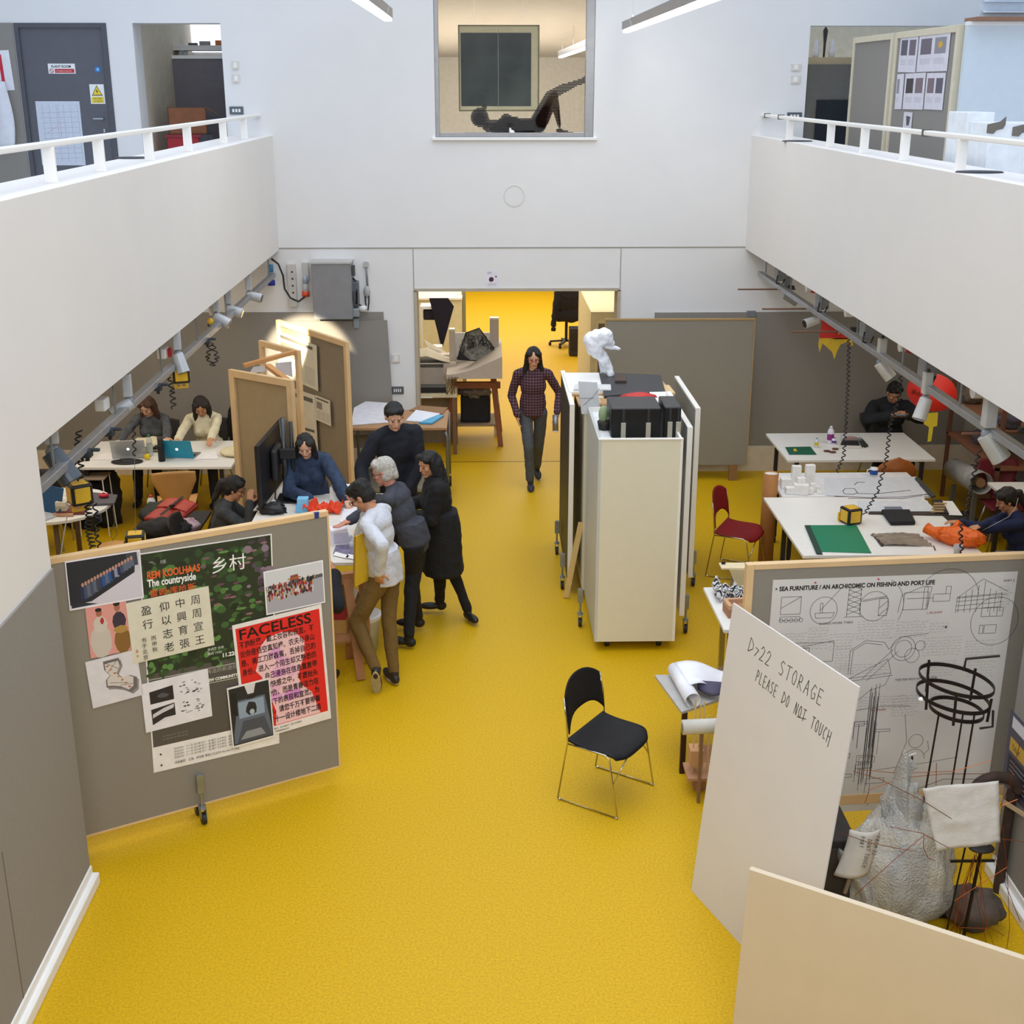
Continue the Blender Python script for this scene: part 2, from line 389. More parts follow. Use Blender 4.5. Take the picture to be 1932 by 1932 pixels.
    remesh(m, 'trousers', lm, root, .009, 3, disp=.009, dscale=9, seed=len(label) + 2)
    # shoes
    for i, (h, k, an) in enumerate(lg):
        t = td[i].normalized(); up = Vector((0, 0, 1)); tz = tiptoe[i]
        if tz: t = (Vector((t.x, t.y, 0)).normalized() * math.cos(rad(tz)) + Vector((0, 0, -1)) * math.sin(rad(tz))); 
        lat = t.cross(up).normalized(); un = lat.cross(t).normalized()
        R = Matrix((lat, t, un)).transposed().to_4x4(); B = an - un * .05 * s
        m = MB()
        oell(m, B + t * .10 * s, (.045 * s, .105 * s, .036 * s), R); oell(m, B - t * .01 * s, (.037 * s, .055 * s, .046 * s), R); cap(m, B, .038 * s, an + un * .01, .041 * s)
        sh_ = remesh(m, 'shoe', M(shoe, .5, var=.1), root, .007, 2)
        if sole:
            m = MB(); n = 20
            poly = [((.043 if math.sin(a) > 0 else .036) * s * math.cos(a), (.045 + .145 * math.sin(a) if math.sin(a) > 0 else .045 + .10 * math.sin(a)) * s) for a in [2 * PI * j / n for j in range(n)]]
            m.prism(poly, -.038 * s, -.022 * s, Matrix.Translation(B) @ R)
            m.build('sole', M(sole, .7, var=.1), sh_, bevel=.003)
    return root
# ------------------------------------------------------------------ structure
YB = 15.2
def solid(name, mat, *boxes, bevel=0):
    m = MB()
    for b in boxes: m.box(*b)
    return struct(m.build(name, mat, bevel=bevel))
FLOORM = M('#cda300', .5, var=.16, scale=70, bump=.12, bscale=240, spec=.3, col2='#dab008')
solid('floor', FLOORM, (-6.2, 6.6, -3, 34, -.1, 0))
solid('trim_1', M('#8a6a10', .5), (-.9, 1.7, 15.62, 15.645, 0, .003))
T = .35
solid('wall_back', WALL,
      (-6.2, -.8, YB, YB + T, 0, 3.05), (1.6, 6.6, YB, YB + T, 0, 3.05), (-.8, 1.6, YB, YB + T, 2.25, 3.05),
      (-2.91, -.54, YB, YB + T, 3.05, 7), (1.27, 3.69, YB, YB + T, 3.05, 7), (-.54, 1.27, YB, YB + T, 3.05, 4.0), (-.54, 1.27, YB, YB + T, 6.2, 7),
      (-6.2, -5.19, YB, YB + T, 3.05, 7), (-4.17, -3.88, YB, YB + T, 3.05, 5.22), (-5.19, -2.91, YB, YB + T, 5.22, 7), (3.69, 6.9, YB, YB + T, 5.2, 7))
# thin shadow gap and joints on the back wall
solid('trim_2', M('#9c988f', .8), (-2.4, 3.1, YB - .006, YB, 2.745, 2.757), (-.835, -.825, YB - .003, YB, .0, 2.74), (1.62, 1.63, YB - .003, YB, 0.0, 2.74))
solid('trim_3', M('#b5ab98', .7), (-.83, -.795, YB - .02, YB + T, 0, 2.25), (1.595, 1.63, YB - .02, YB + T, 0, 2.25), (-.83, 1.63, YB - .02, YB + T, 2.24, 2.275))
solid('floor_gallery', WALL, (-6.2, -2.85, 3.2, YB, 2.73, 3.05), (3.5, 6.9, 3.2, YB, 2.73, 3.05), (-6.2, 6.9, -3, .5, 2.73, 3.05), (-6.2, 6.9, YB + T, 34, 2.76, 3.05), (-6.2, -2.85, .5, 3.2, 2.73, 3.05), (3.5, 6.9, .5, 3.2, 2.73, 3.05))
PAR = M('#e9e6e2', .7, var=.012, scale=2, bump=.05, bscale=150)
solid('wall_parapet_left', PAR, (-2.85, -2.4, .5, YB, 2.73, 4.02))
solid('wall_parapet_right', PAR, (3.1, 3.5, .5, YB, 2.73, 4.02))
solid('wall_left', PAR, (-2.62, -2.4, -3, 6.62, 0, 2.73))
solid('wall_right', PAR, (3.1, 3.32, -3, 6.62, 0, 2.73))
solid('wall_panel_left', GREYB, (-2.402, -2.385, .5, 6.61, .12, 2.04))
solid('trim_4', M('#6e6253', .8), (-2.386, -2.383, 5.44, 5.446, .12, 1.0))
solid('wall_panel_right', GREYB, (3.083, 3.102, .5, 6.61, .12, 2.04))
solid('baseboard_left', WHITE, (-2.4, -2.34, -3, 6.63, 0, .075), (-2.4, -2.375, -3, 6.62, 0, .13), bevel=.008)
solid('baseboard_right', WHITE, (3.04, 3.1, -3, 6.63, 0, .075), (3.075, 3.1, -3, 6.62, 0, .13), bevel=.008)
solid('wall_far_left', WALL, (-6.3, -6.1, -3, YB, 0, 7))
solid('wall_far_right', M('#a8a49b', .85), (5.95, 6.1, 5, YB, 0, 2.75))
solid('wall_gallery_right', WALL, (6.9, 7.0, -3, 34, 2.73, 7))
solid('wall_front', WALL, (-6.3, 7, -3.1, -3, 0, 7))
# pin-board cladding of the back wall under the galleries
solid('wall_panel_back_left', GREYB, (-6.1, -1.2, YB - .03, YB, .32, 2.0))
solid('wall_panel_back_right', GREYB, (2.05, 5.95, YB - .03, YB, .32, 1.98))
solid('baseboard_back', M('#d9cfbd', .7), (-6.1, -1.1, YB - .05, YB, 0, .32), (1.75, 5.95, YB - .05, YB, 0, .32))
solid('baseboard_side', M('#d9cfbd', .7), (5.88, 5.95, 6.6, YB - .05, 0, .3))
# room beyond the doorway
CREAM = M('#d9cca8', .7, var=.03)
solid('wall_far_room', CREAM, (-1.25, -1.1, 20.5, 21.2, 0, 2.75), (-6, -1.25, 20.5, 20.6, 0, 2.75), (2.9, 3.0, 19, 34, 0, 2.75), (1.9, 3.0, 18.6, 19.0, 0, 2.75), (-6.2, 6.6, 33.9, 34, 0, 2.75), (-6.2, -6.1, YB + T, 34, 0, 2.75), (6.5, 6.6, YB + T, 34, 0, 2.75))
# gallery room behind the internal window
solid('wall_gallery', M('#efe9dc', .8), (-2.8, 3.6, 30, 30.1, 3.05, 7), (-2.8, -2.6, YB + T, 30, 3.05, 7), (3.45, 3.6, YB + T + 1.2, 30, 3.05, 5.4))
m = MB(); m.add([(-2.8, YB + T, 5.62), (3.6, YB + T, 5.62), (3.6, 30, 5.15), (-2.8, 30, 5.15), (-2.8, YB + T, 5.8), (3.6, YB + T, 5.8), (3.6, 30, 5.3), (-2.8, 30, 5.3)], [(0, 3, 2, 1), (4, 5, 6, 7), (0, 1, 5, 4), (1, 2, 6, 5), (2, 3, 7, 6), (3, 0, 4, 7)])
struct(m.build('ceiling', M('#cdbfa9', .85)))
wn = struct(bpy.data.objects.new('window_1', None)); COL.objects.link(wn)
m = MB().box(-.54, -.49, YB + .02, YB + .12, 4.0, 6.2).box(1.17, 1.27, YB + .02, YB + .12, 4.0, 6.2).box(-.49, 1.17, YB + .02, YB + .12, 4.0, 4.05).box(-.49, 1.17, YB + .02, YB + .12, 6.1, 6.2)
struct(m.build('window_frame', M('#9a9a9c', .4, .4), wn, bevel=.005))
struct(MB().box(-.58, 1.31, YB - .04, YB + .02, 3.965, 4.0).build('window_sill', WHITE, wn, bevel=.006))
# upper wall left: plant room door
dn = struct(bpy.data.objects.new('door_1', None)); COL.objects.link(dn)
DG = M('#5c5e66', .5, var=.04)
struct(MB().box(-5.19, -4.17, YB + .02, YB + .1, 3.05, 5.22).build('door_panel', DG, dn))
struct(MB().box(-5.19, -5.14, YB - .01, YB + .12, 3.05, 5.22).box(-4.23, -4.17, YB - .01, YB + .12, 3.05, 5.22).box(-5.14, -4.23, YB - .01, YB + .12, 5.17, 5.22).build('door_frame', M('#50525a', .5), dn))
hp = PY(195, 224, YB)
struct(MB().cyl((hp.x, YB - .05, hp.z), (hp.x, YB + .03, hp.z), .012).cyl((hp.x + .01, YB - .05, hp.z), (hp.x - .1, YB - .05, hp.z), .011).cbox((hp.x, YB + .01, hp.z - .13), (.02, .03, .04)).build('door_handle', STEEL, dn))
solid('wall_panel_upper_left', GREYB, (-6.1, -5.2, YB - .02, YB, 3.05, 5.22))
solid('wall_side_room', M('#cfc4b0', .8), (-3.98, -3.88, YB + T, 18.2, 3.05, 5.4), (-2.91, -2.8, YB + T, 18.2, 3.05, 5.4))
# ------------------------------------------------------------------ upper level
RAILW = M('#f3f1ec', .4, var=.01)
def handrail(label, x, posts, y0, zr):
    t = thing('handrail', label, 'handrail', (x, 10, 4.02), 0, None)
    MB().box(-.03, .03, y0 - 10, YB - 10, zr - 4.02 - .012, zr - 4.02 + .022).build('rail', RAILW, t, bevel=.008)
    for y in posts: MB().box(-.036, .036, y - 10 - .012, y - 10 + .012, 0, zr - 4.02 - .01).build('post', RAILW, t, bevel=.003)
    return t
handrail('white handrail on flat posts along the ledge above the laptop tables', -2.55, [5.4, 6.75, 7.81, 8.83, 10.15, 11.5, 13.1, 14.25], 4.5, 4.235)
hr = handrail('white handrail on flat posts along the ledge above the red chairs', 3.22, [5.2, 6.4, 7.6, 8.81, 10.02, 11.1, 12.2, 13.85], 4.5, 4.235)
for y in (15.0, 14.3, 9.55):
    MB().box(-.034, .034, y - 10 - .015, y - 10 + .015, .195, .245).build('rail_clip', M('#55524c', .5), hr)
def sw(px0, px1, py0, py1, label, dark=False, y=YB, gangs=3):
    a = PY(px0, py0, y); b = PY(px1, py1, y); c = (a + b) / 2
    t = thing('wall_socket' if dark else 'switch_plate', label, 'socket' if dark else 'switch', (c.x, y - .001, c.z))
    W_, H_ = abs(b.x - a.x), abs(a.z - b.z)
    MB().box(-W_ / 2, W_ / 2, -.015, 0, -H_ / 2, H_ / 2).build('plate', M('#5d646c' if dark else '#dad6cc', .4, .3 if dark else 0), t, bevel=.004)
    if dark:
        for k in range(gangs): MB().box(-W_ * .33 + k * W_ * .66 / gangs + .006, -W_ * .33 + (k + 1) * W_ * .66 / gangs - .006, -.019, -.014, -H_ * .2, H_ * .2).build('rocker', WHITE, t)
    else: MB().box(-W_ * .22, W_ * .22, -.02, -.014, -H_ * .3, H_ * .3).build('rocker', WHITE, t, bevel=.002)
    return t
sw(437, 451, 115, 131, 'white switch plate on the upper wall, topmost beside the opening with the cardboard box')
sw(438, 453, 140, 156, 'white switch plate on the upper wall, lower one beside the opening with the cardboard box')
sw(433, 460, 201, 216, 'grey double socket above the ledge end under two white switch plates, plant room side', True)
sw(1493, 1510, 120, 134, 'white switch plate on the upper wall, topmost beside the opening with display screens')
sw(1492, 1509, 142, 158, 'white switch plate on the upper wall, lower one beside the opening with display screens')
sw(1485, 1512, 212, 226, 'grey double socket above the ledge end beside the opening with display screens', True)
sw(739, 755, 668, 684, 'small square white switch plate between the grey pin board and the doorway')
sw(738, 762, 729, 743, 'grey four gang socket on the white wall above the metal trolley', True, gangs=4)
# flat sheets placed on a plane -------------------------------------------------
def plane(o, x, y):
    x = Vector(x).normalized(); n = x.cross(Vector(y)).normalized(); y = n.cross(x)
    m = Matrix((x, y, n)).transposed().to_4x4(); m.translation = o; return m
def hit(m, px, py):
    d = _ray(px, py); n = m.col[2].to_3d(); t = (m.translation - C0).dot(n) / d.dot(n); return C0 + d * t
WALLP = plane((0, YB, 0), (1, 0, 0), (0, 0, 1))
class Sheet:
    """a flat pinned sheet: local x right, y up, z towards the room"""
    def __init__(s, name, label, cat, pl, bl, br, tl, mat=None, th=.0015, off=.001, group=None, curl=0):
        n = pl.col[2].to_3d(); a, b, c = (hit(pl, *q) + n * off for q in (bl, br, tl))
        s.m = plane(a, b - a, c - a); s.w = (b - a).length; s.h = (c - a).dot(s.m.col[1].to_3d())
        s.t = bpy.data.objects.new(name, None); COL.objects.link(s.t); s.t.matrix_world = s.m
        s.t['label'] = label; s.t['category'] = cat
        if group: s.t['group'] = group
        s.t.empty_display_size = .1; s.k = 0
        if curl:
            m = MB(); m.grid(lambda u, v: (u * s.w, v * s.h, .002 + curl * max(0, (u * .6 + (1 - v)) - .9) ** 2), 12, 12); s.sheet = m.build('sheet', mat or PAPER(), s.t, solid=.001, smooth=True)
        else: s.sheet = MB().box(0, s.w, 0, s.h, 0, th).build('sheet', mat or PAPER(), s.t)
        s.z = th
    def up(s): s.k += 1; return s.z + .00022 * s.k
    def rects(s, rs, name='print', rough=.6):
        z = s.up(); m = MB()
        for x0, y0, x1, y1, c in rs: m.color(c).quad((x0 * s.w, y0 * s.h, z), (x1 * s.w, y0 * s.h, z), (x1 * s.w, y1 * s.h, z), (x0 * s.w, y1 * s.h, z))
        m.build(name, ATTR(rough), s.t); return s
    def polys(s, ps, name='print', rough=.6):
        z = s.up(); m = MB()
        for i, (pts, c) in enumerate(ps): m.color(c).add([(x * s.w, y * s.h, z + i * .0000035) for x, y in pts], [tuple(range(len(pts)))])
        m.build(name, ATTR(rough), s.t); return s
    def text(s, body, x, y, size, col='#111', sx=1, rot=0, align='LEFT', bold=0, shear=0, name='lettering'):
        z = s.up()
        text(body, size * s.h, M(col, .7), s.t, Matrix.Translation((x * s.w, y * s.h, z)) @ Matrix.Rotation(rad(rot), 4, 'Z'), name, .0001, sx, align, bold * s.h, shear); return s
    def ink(s, lines, w_=.0015, col='#333', name='drawing'):
        z = s.up(); m = MB().color(col)
        for ln in lines:
            for a, b in zip(ln, ln[1:]):
                a = Vector((a[0] * s.w, a[1] * s.h, z)); b = Vector((b[0] * s.w, b[1] * s.h, z)); d = b - a
                if d.length < 1e-6: continue
                d.normalize(); n = Vector((-d.y, d.x, 0)) * w_ / 2
                m.quad(a - n, b - n, b + n, a + n)
        m.build(name, ATTR(.8), s.t); return s
def blob(cx, cy, rx, ry, n=10, seed=0, jit=.25):
    r = random.Random(seed)
    return [(cx + rx * (1 + jit * (r.random() - .5)) * math.cos(2 * PI * i / n), cy + ry * (1 + jit * (r.random() - .5)) * math.sin(2 * PI * i / n)) for i in range(n)]
def scrib(x0, y0, x1, rows, dy, seed=0, amp=.004):
    r = random.Random(seed); L_ = []
    for k in range(rows):
        y = y0 - k * dy; x = x0
        while x < x1:
            wd = r.uniform(.006, .02); L_.append([(x + wd * i / 4, y + r.uniform(-amp, amp)) for i in range(5)]); x += wd + r.uniform(.003, .007)
    return L_
DOORP = plane((0, YB + .02, 0), (1, 0, 0), (0, 0, 1))
s_ = Sheet('door_sign', 'white and red plant room sign on the grey upper door', 'sign', DOORP, (92, 139), (143, 139), (91, 120), M('#eceff2', .4))
s_.text('PLANT ROOM', .12, .6, .34, '#16161c', .95, bold=.01).rects([(.24, .08, .96, .48, '#c0343c')]).text('AUTHORISED ACCESS ONLY', .27, .2, .17, '#f3dede', .78)
s_.ink([[(.12 + .07 * math.cos(a), .28 + .2 * math.sin(a)) for a in [2 * PI * i / 12 for i in range(13)]], [(.07, .42), (.17, .14)]], .006, '#b02030')
s_ = Sheet('door_sign', 'small round blue sign on the grey upper door edge', 'sign', DOORP, (179, 137), (191, 137), (179, 125), M('#5c5e66', .5))
s_.polys([(blob(.5, .5, .48, .48, 16, jit=0), '#2f7fc4'), (blob(.5, .5, .2, .25, 6, jit=0), '#9cc8ea')])
s_ = Sheet('door_sign', 'white and yellow electrical warning sign on the grey upper door', 'sign', DOORP, (172, 196), (199, 196), (169, 159), M('#eef0f0', .4))
s_.polys([([(.12, .42), (.88, .42), (.5, .95)], '#1d1a10'), ([(.19, .46), (.81, .46), (.5, .89)], '#efd43a'), ([(.52, .8), (.42, .62), (.5, .62), (.46, .49), (.58, .66), (.5, .66)], '#1d1a10')]).rects([(.08, .05, .92, .36, '#e7cf45')]).text('DANGER', .2, .23, .12, '#2a2610', .9).text('OF DEATH', .2, .09, .11, '#2a2610', .9)
s_ = Sheet('door_sheet', 'white plan sheet taped to the lower half of the grey upper door', 'poster', DOORP, (80, 312), (162, 312), (74, 191), M('#cfd6e4', .7, var=.05, scale=40))
s_.ink([[(.1, .1 + .08 * k), (.95, .12 + .08 * k)] for k in range(10)] + [[(.15 + .16 * k, .05), (.14 + .16 * k, .95)] for k in range(6)], .004, '#a9b1c4').ink([[(.5, .95), (.52, .4), (.9, .38)], [(.2, .5), (.45, .62)]], .004, '#c99aa4')
UPL = plane((0, YB - .022, 0), (1, 0, 0), (0, 0, 1))
s_ = Sheet('wall_print', 'white paper banner with a red stripe pinned beside the plant room door', 'poster', UPL, (-20, 172), (28, 170), (-24, 96), M('#e7e8ee', .7)); s_.rects([(.55, .1, .68, .9, '#c7283c')])
t = thing('paper_roll', 'white paper sheet rolled and hanging beside the plant room door', 'paper', tuple(PY(18, 280, YB - .07)))
m = MB(); m.grid(lambda u, v: (-.14 + .2 * u + .03 * math.sin(v * 4), -.03 * math.sin(u * PI), v * .72), 8, 10); m.build('sheet', M('#dfe2ea', .7), t, solid=.002, smooth=True)
# room beyond the upper left opening
t = thing('pin_board', 'grey pin board screen seen through the upper left opening', 'screen', (-3.3, 17.0, 3.05))
MB().box(-.62, .45, -.02, .02, 0, 1.83).build('board', M('#77747a', .9), t); MB().box(-.64, .47, -.03, .03, 1.83, 1.87).build('frame', WHITE, t)
t = thing('work_shelf', 'cluttered white shelf above the screen in the upper left opening', 'shelf', (-3.3, 17.25, 3.05))
MB().box(-.6, .45, -.16, .2, 1.93, 1.99).build('shelf_board', M('#cfcac6', .6), t)
for x in (-.5, .35): MB().box(x, x + .04, -.1, .15, 0, 1.93).build('leg', GALV, t)
for k, (x, wd, h, c) in enumerate(((-.35, .1, .03, '#555'), (-.2, .12, .05, '#8a8480'), (.02, .16, .06, '#b5662c'), (.18, .1, .04, '#7a6050'))):
    tag(MB().box(-wd / 2, wd / 2, -.05, .05, 0, h).build('model_piece', M(c, .7), loc=(-3.3 + x, 17.2, 5.041)), ('thin dark', 'long grey', 'orange brown', 'short brown')[k] + ' model piece on the high shelf in the upper left opening', 'model')
solid('window_2', M('#e9eef8', .5, emit=1.3), (-3.86, -3.3, 18.1, 18.12, 4.98, 5.4))
solid('wall_upper_room', M('#c9c4c0', .8), (-3.98, -2.8, 18.15, 18.25, 3.05, 5.6))
t = thing('cardboard_box', 'open cardboard box with raised flaps in the upper left opening', 'box', tuple(PZ(352, 257, 3.75) + Vector((0, 0, 0))), rad(12))
bp = PY(352, 250, 15.8); t.location = (bp.x, 15.9, bp.z - .02)
KR = M('#8a5a3e', .85, var=.12)
MB().box(-.22, .22, -.15, .15, 0, .01).box(-.22, -.21, -.15, .15, 0, .3).box(.21, .22, -.15, .15, 0, .3).box(-.22, .22, -.15, -.14, 0, .3).box(-.22, .22, .14, .15, 0, .3).build('carton', KR, t)
MB().add([(-.22, -.15, .3), (-.22, .15, .3), (-.10, .16, .42), (-.10, -.14, .42)], [(0, 1, 2, 3)]).build('flap', KR, t, solid=.006)
MB().add([(.22, -.15, .3), (.22, .15, .3), (.36, .16, .22), (.36, -.14, .22)], [(0, 1, 2, 3)]).build('flap', KR, t, solid=.006)
t2 = thing('storage_crate', 'red crate under the cardboard box in the upper left opening', 'crate', (bp.x, 15.9, 3.05), rad(12))
zc = t.location.z - 3.051
MB().box(-.25, .12, -.18, .18, 0, zc).build('crate_body', M('#a81f2c', .6), t2, bevel=.01); MB().box(.12, .28, -.18, .18, 0, zc).build('crate_end', M('#3a3c44', .6), t2)
MB().box(-.27, .14, -.2, -.18, zc - .03, zc).build('rim', M('#8a2430', .6), t2)
# hanging picture and layered reclining figure in the internal window
t = thing('framed_picture', 'large dark framed picture hanging behind the reclining figure', 'picture', (0, 0, 0))
a, b = PY(866, 210, 16.5), PY(1018, 47, 16.5); t.location = (a.x, 16.5, a.z); W_, H_ = b.x - a.x, b.z - a.z
MB().box(0, W_, 0, .03, 0, .015).box(0, W_, 0, .03, H_ - .015, H_).box(0, .015, 0, .03, 0, H_).box(W_ - .015, W_, 0, .03, 0, H_).build('frame', M('#6a5f2c', .5), t)
MB().box(.012, W_ - .012, .01, .025, .012, H_ - .012).build('mount', M('#cfc8a2', .8), t)
pc = M('#2c3433', .9, var=.4, scale=2.2, col2='#454c48', spec=.1)
MB().box(.03, W_ - .1, .004, .012, .06, H_ - .09).build('canvas', pc, t)
MB().box(W_ * .49, W_ * .49 + .004, -.001, .006, 0, H_).build('join', M('#9aa08c', .4), t)
for x in (.2, W_ - .2): MB().cyl((x, .015, H_), (x, .015, H_ + .28), .002, n=6).build('hanging_wire', STEEL, t)
t = thing('layered_sculpture', 'dark brown layered figure lying on its back with one leg raised in the internal window', 'sculpture', (.35, 15.38, 4.0))
q = lambda px, py: Vector(PY(px, py, 15.38)) - Vector((.35, 15.38, 4.0))
m = MB(); R0 = Matrix()
oell(m, q(905, 226) + Vector((0, 0, .02)), (.105, .09, .105)); oell(m, q(914, 203), (.03, .03, .03)); oell(m, q(918, 236), (.06, .06, .075)); oell(m, q(921, 246), (.03, .03, .03))
cap(m, q(925, 236), .05, q(945, 238), .07); oell(m, q(962, 236), (.17, .12, .095)); oell(m, q(955, 222), (.06, .06, .035)); cap(m, q(965, 240), .085, q(1012, 238), .09); oell(m, q(1015, 236), (.1, .12, .095))
cap(m, q(1015, 228), .085, q(1038, 182), .062); cap(m, q(1038, 182), .058, q(1062, 168), .05); cap(m, q(1062, 169), .05, q(1096, 154), .025); cap(m, q(1096, 156), .03, q(1106, 148), .028); cap(m, q(1104, 155), .026, q(1111, 128), .012)
d = Vector((0, -.1, 0))
cap(m, q(1022, 228) + d, .08, q(1044, 182) + d, .055); cap(m, q(1044, 186) + d, .052, q(1048, 205) + d, .045); cap(m, q(1048, 205) + d, .043, q(1054, 236) + d, .024); cap(m, q(1052, 247) + d, .026, q(1081, 253) + d, .014)
cap(m, q(930, 246) - d * .7, .04, q(975, 254) + d, .03); cap(m, q(935, 254) + d, .03, q(1005, 250) + d, .028)
src = m.build('tmp', PINE); qd = src.modifiers.new('r', 'REMESH'); qd.mode = 'VOXEL'; qd.voxel_size = .009
me = bpy.data.meshes.new_from_object(src.evaluated_get(bpy.context.evaluated_depsgraph_get())); bpy.data.objects.remove(src)
out = MB(); bm0 = bmesh.new(); bm0.from_mesh(me); k = 0; zz = .008
while zz < .9:
    bm = bm0.copy(); g = bmesh.ops.bisect_plane(bm, geom=bm.verts[:] + bm.edges[:] + bm.faces[:], plane_co=(0, 0, zz), plane_no=(0, 0, 1), clear_inner=True, clear_outer=True)
    es = [e for e in bm.edges]
    if es:
        bmesh.ops.triangle_fill(bm, edges=es, use_beauty=True)
        if bm.faces:
            ex = bmesh.ops.extrude_face_region(bm, geom=bm.faces[:]); vs = [v for v in ex['geom'] if isinstance(v, bmesh.types.BMVert)]
            bmesh.ops.translate(bm, verts=vs, vec=(0, 0, .013)); bm.verts.index_update()
            kx = 1
            out.add([v.co[:] for v in bm.verts], [[v.index for v in f.verts] for f in bm.faces])
    bm.free(); zz += .0165
bm0.free()
out.build('layers', M('#1c0d09', .95, var=.35, scale=30, spec=.1), t)
for a_, b_ in ((q(905, 235), q(1018, 236)), (q(918, 248), q(1010, 245)), (q(1052, 205) + d, q(1056, 245) + d)): MB().bar(a_, b_, .012).build('spine_rod', M('#2a1a14', .7), t)
t = thing('paper_figure', 'small white folded paper piece lying in front of the reclining figure', 'paper', tuple(PY(966, 257, 15.24))); t.location.z = 4.0
MB().ell((0, 0, .04), (.035, .02, .04), n=7, m_=5).ell((-.02, 0, .075), (.015, .012, .03), n=6, m_=4).build('folded_paper', WHITE, t)
wg = struct(MB().box(-.49, 1.17, YB + .06, YB + .066, 4.05, 6.1).build('window_pane', M('#dfe6e6', .05, trans=.0, alpha=.03, var=0, spec=.2), wn))
# strip lights
def striplight(label, x, y0, y1, z, group=None):
    t = thing('strip_light', label, 'ceiling light', (x, y0, z), 0, group)
    L_ = y1 - y0
    MB().box(-.045, .045, 0, L_, .0, .085).build('housing', M('#8f9298', .35, .6), t, bevel=.006)
    MB().box(-.037, .037, .01, L_ - .01, -.03, .001).build('diffuser', M('#fffdf6', .5, emit=5.5), t, bevel=.01)
    for k in range(3): MB().cyl((0, L_ * (.08 + .42 * k), .085), (0, L_ * (.08 + .42 * k), 1.0), .003, n=6).build('hanging_wire', STEEL, t)
    return t
striplight('suspended strip light high in the hall nearer to the plant room door', -.86, 6.5, 12.5, 5.15)
striplight('suspended strip light high in the hall nearer to the display screens', 1.55, 6.5, 14.6, 5.13)
striplight('strip light in the gallery room near the raised foot of the figure', 1.42, 17.6, 24.5, 5.06)
striplight('strip light showing only its end beside the window frame by the figure head', -.98, 17.5, 28, 5.12)
area('strip_glow', (-.86, 11.5, 5.05), (rad(20), 0, 0), .1, 2, 14, (1, .97, .9)); area('strip_glow', (1.55, 13.4, 5.05), (rad(20), 0, 0), .1, 2, 14, (1, .97, .9))
# display screens on the right gallery
CF = M('#d8cfb6', .6, var=.04)
def screen(name, label, x, y0, y1, z0, z1, mat=GREYB, cat='screen'):
    t = thing(name, label, cat, (x, y0, z0)); L_ = y1 - y0; H_ = z1 - z0
    MB().box(-.02, .02, .06, L_ - .06, .06, H_ - .06).build('board', mat, t)
    MB().box(-.035, .035, 0, .06, 0, H_).box(-.035, .035, L_ - .06, L_, 0, H_).box(-.035, .035, .06, L_ - .06, H_ - .06, H_).box(-.035, .035, .06, L_ - .06, 0, .06).build('frame', CF, t, bevel=.004)
    return t
screen('display_screen', 'cream framed screen with student sheets on the upper gallery', 4.12, 11.57, 13.33, 3.06, 5.06)
screen('display_screen', 'blank cream framed screen beside the opening on the upper gallery', 4.12, 13.42, 14.84, 3.06, 5.06)
SP = plane((4.095, 0, 0), (0, -1, 0), (0, 0, 1))
SHR = [((1694, 136), (1727, 137), (1704, 66)), ((1729, 136), (1787, 134), (1738, 64)), ((1688, 206), (1701, 206), (1695, 140)), ((1703, 206), (1741, 207), (1710, 139)), ((1743, 206), (1778, 208), (1747, 138))]
for k, (bl, br, tl) in enumerate(SHR):
    s_ = Sheet('student_sheet', 'white student sheet on the upper screen, ' + ('upper row nearer the opening', 'upper row with a yellow picture', 'narrow one of the lower row', 'middle of the lower row', 'lower row nearest the handrail side')[k], 'poster', SP, bl, br, tl, M('#d9d7e0', .7), group='student sheets on the upper gallery screen')
    r = random.Random(k); cs = ['#5a5664', '#6d6470', '#8e8c94', '#3a3438', '#7a6a70']
    n = 2 if k in (0, 1, 3, 4) else 1
    rs = [(.08 + .46 * i, .45, .08 + .46 * i + .36, .86, cs[(k + i) % 5]) for i in range(n)] + [(.08 + .46 * i, .2 + .04 * j, .08 + .46 * i + .34, .215 + .04 * j, '#b9b6c0') for i in range(n) for j in range(4)]
    s_.rects(rs)
    if k == 1: s_.polys([(blob(.72, .68, .07, .09, 8), '#d8a828')])
s_ = Sheet('student_sheet', 'single sheet pinned low on the upper screen under the other student sheets', 'poster', SP, (1703, 245), (1719, 247), (1708, 211), M('#d9d7e0', .7)); s_.polys([([(.3, .8), (.8, .75), (.7, .3), (.4, .25)], '#55525c')])
# dark doorway furniture seen at the far end of the right gallery
solid('wall_upper_right', M('#e9e0c8', .8), (3.4, 6.9, 17.4, 17.5, 3.05, 5.6))
t = thing('storage_cupboard', 'tall beige cupboard with a dark screen on its door inside the upper opening', 'cupboard', (3.7, 15.9, 3.05))
MB().box(0, .14, 0, .3, 0, 1.83).box(.14, .95, .05, .3, 0, 1.83).build('carcass', M('#bfae8c', .7), t); MB().box(.17, .9, .02, .05, .05, 1.75).build('door', M('#6f6c66', .7), t)
MB().box(.30, .88, 0, .02, .45, 1.35).build('screen', M('#14161e', .3), t)
for k, (x, c) in enumerate(((3.98, '#e9e8f0'), (4.08, '#3a3036'), (4.17, '#eae6ea'))):
    o = MB().lathe([(.03, 0), (.045, .06), (.03, .12), (.012, .2)] if k != 1 else [(.012, 0), (.015, .15), (.03, .3), (.008, .34)], 10).build('figurine', M(c, .6), loc=(x, 16.05, 4.881), smooth=True)
    tag(o, ('white rounded', 'thin dark twig-like', 'pale')[k] + ' figurine on top of the beige cupboard in the upper opening', 'figurine')
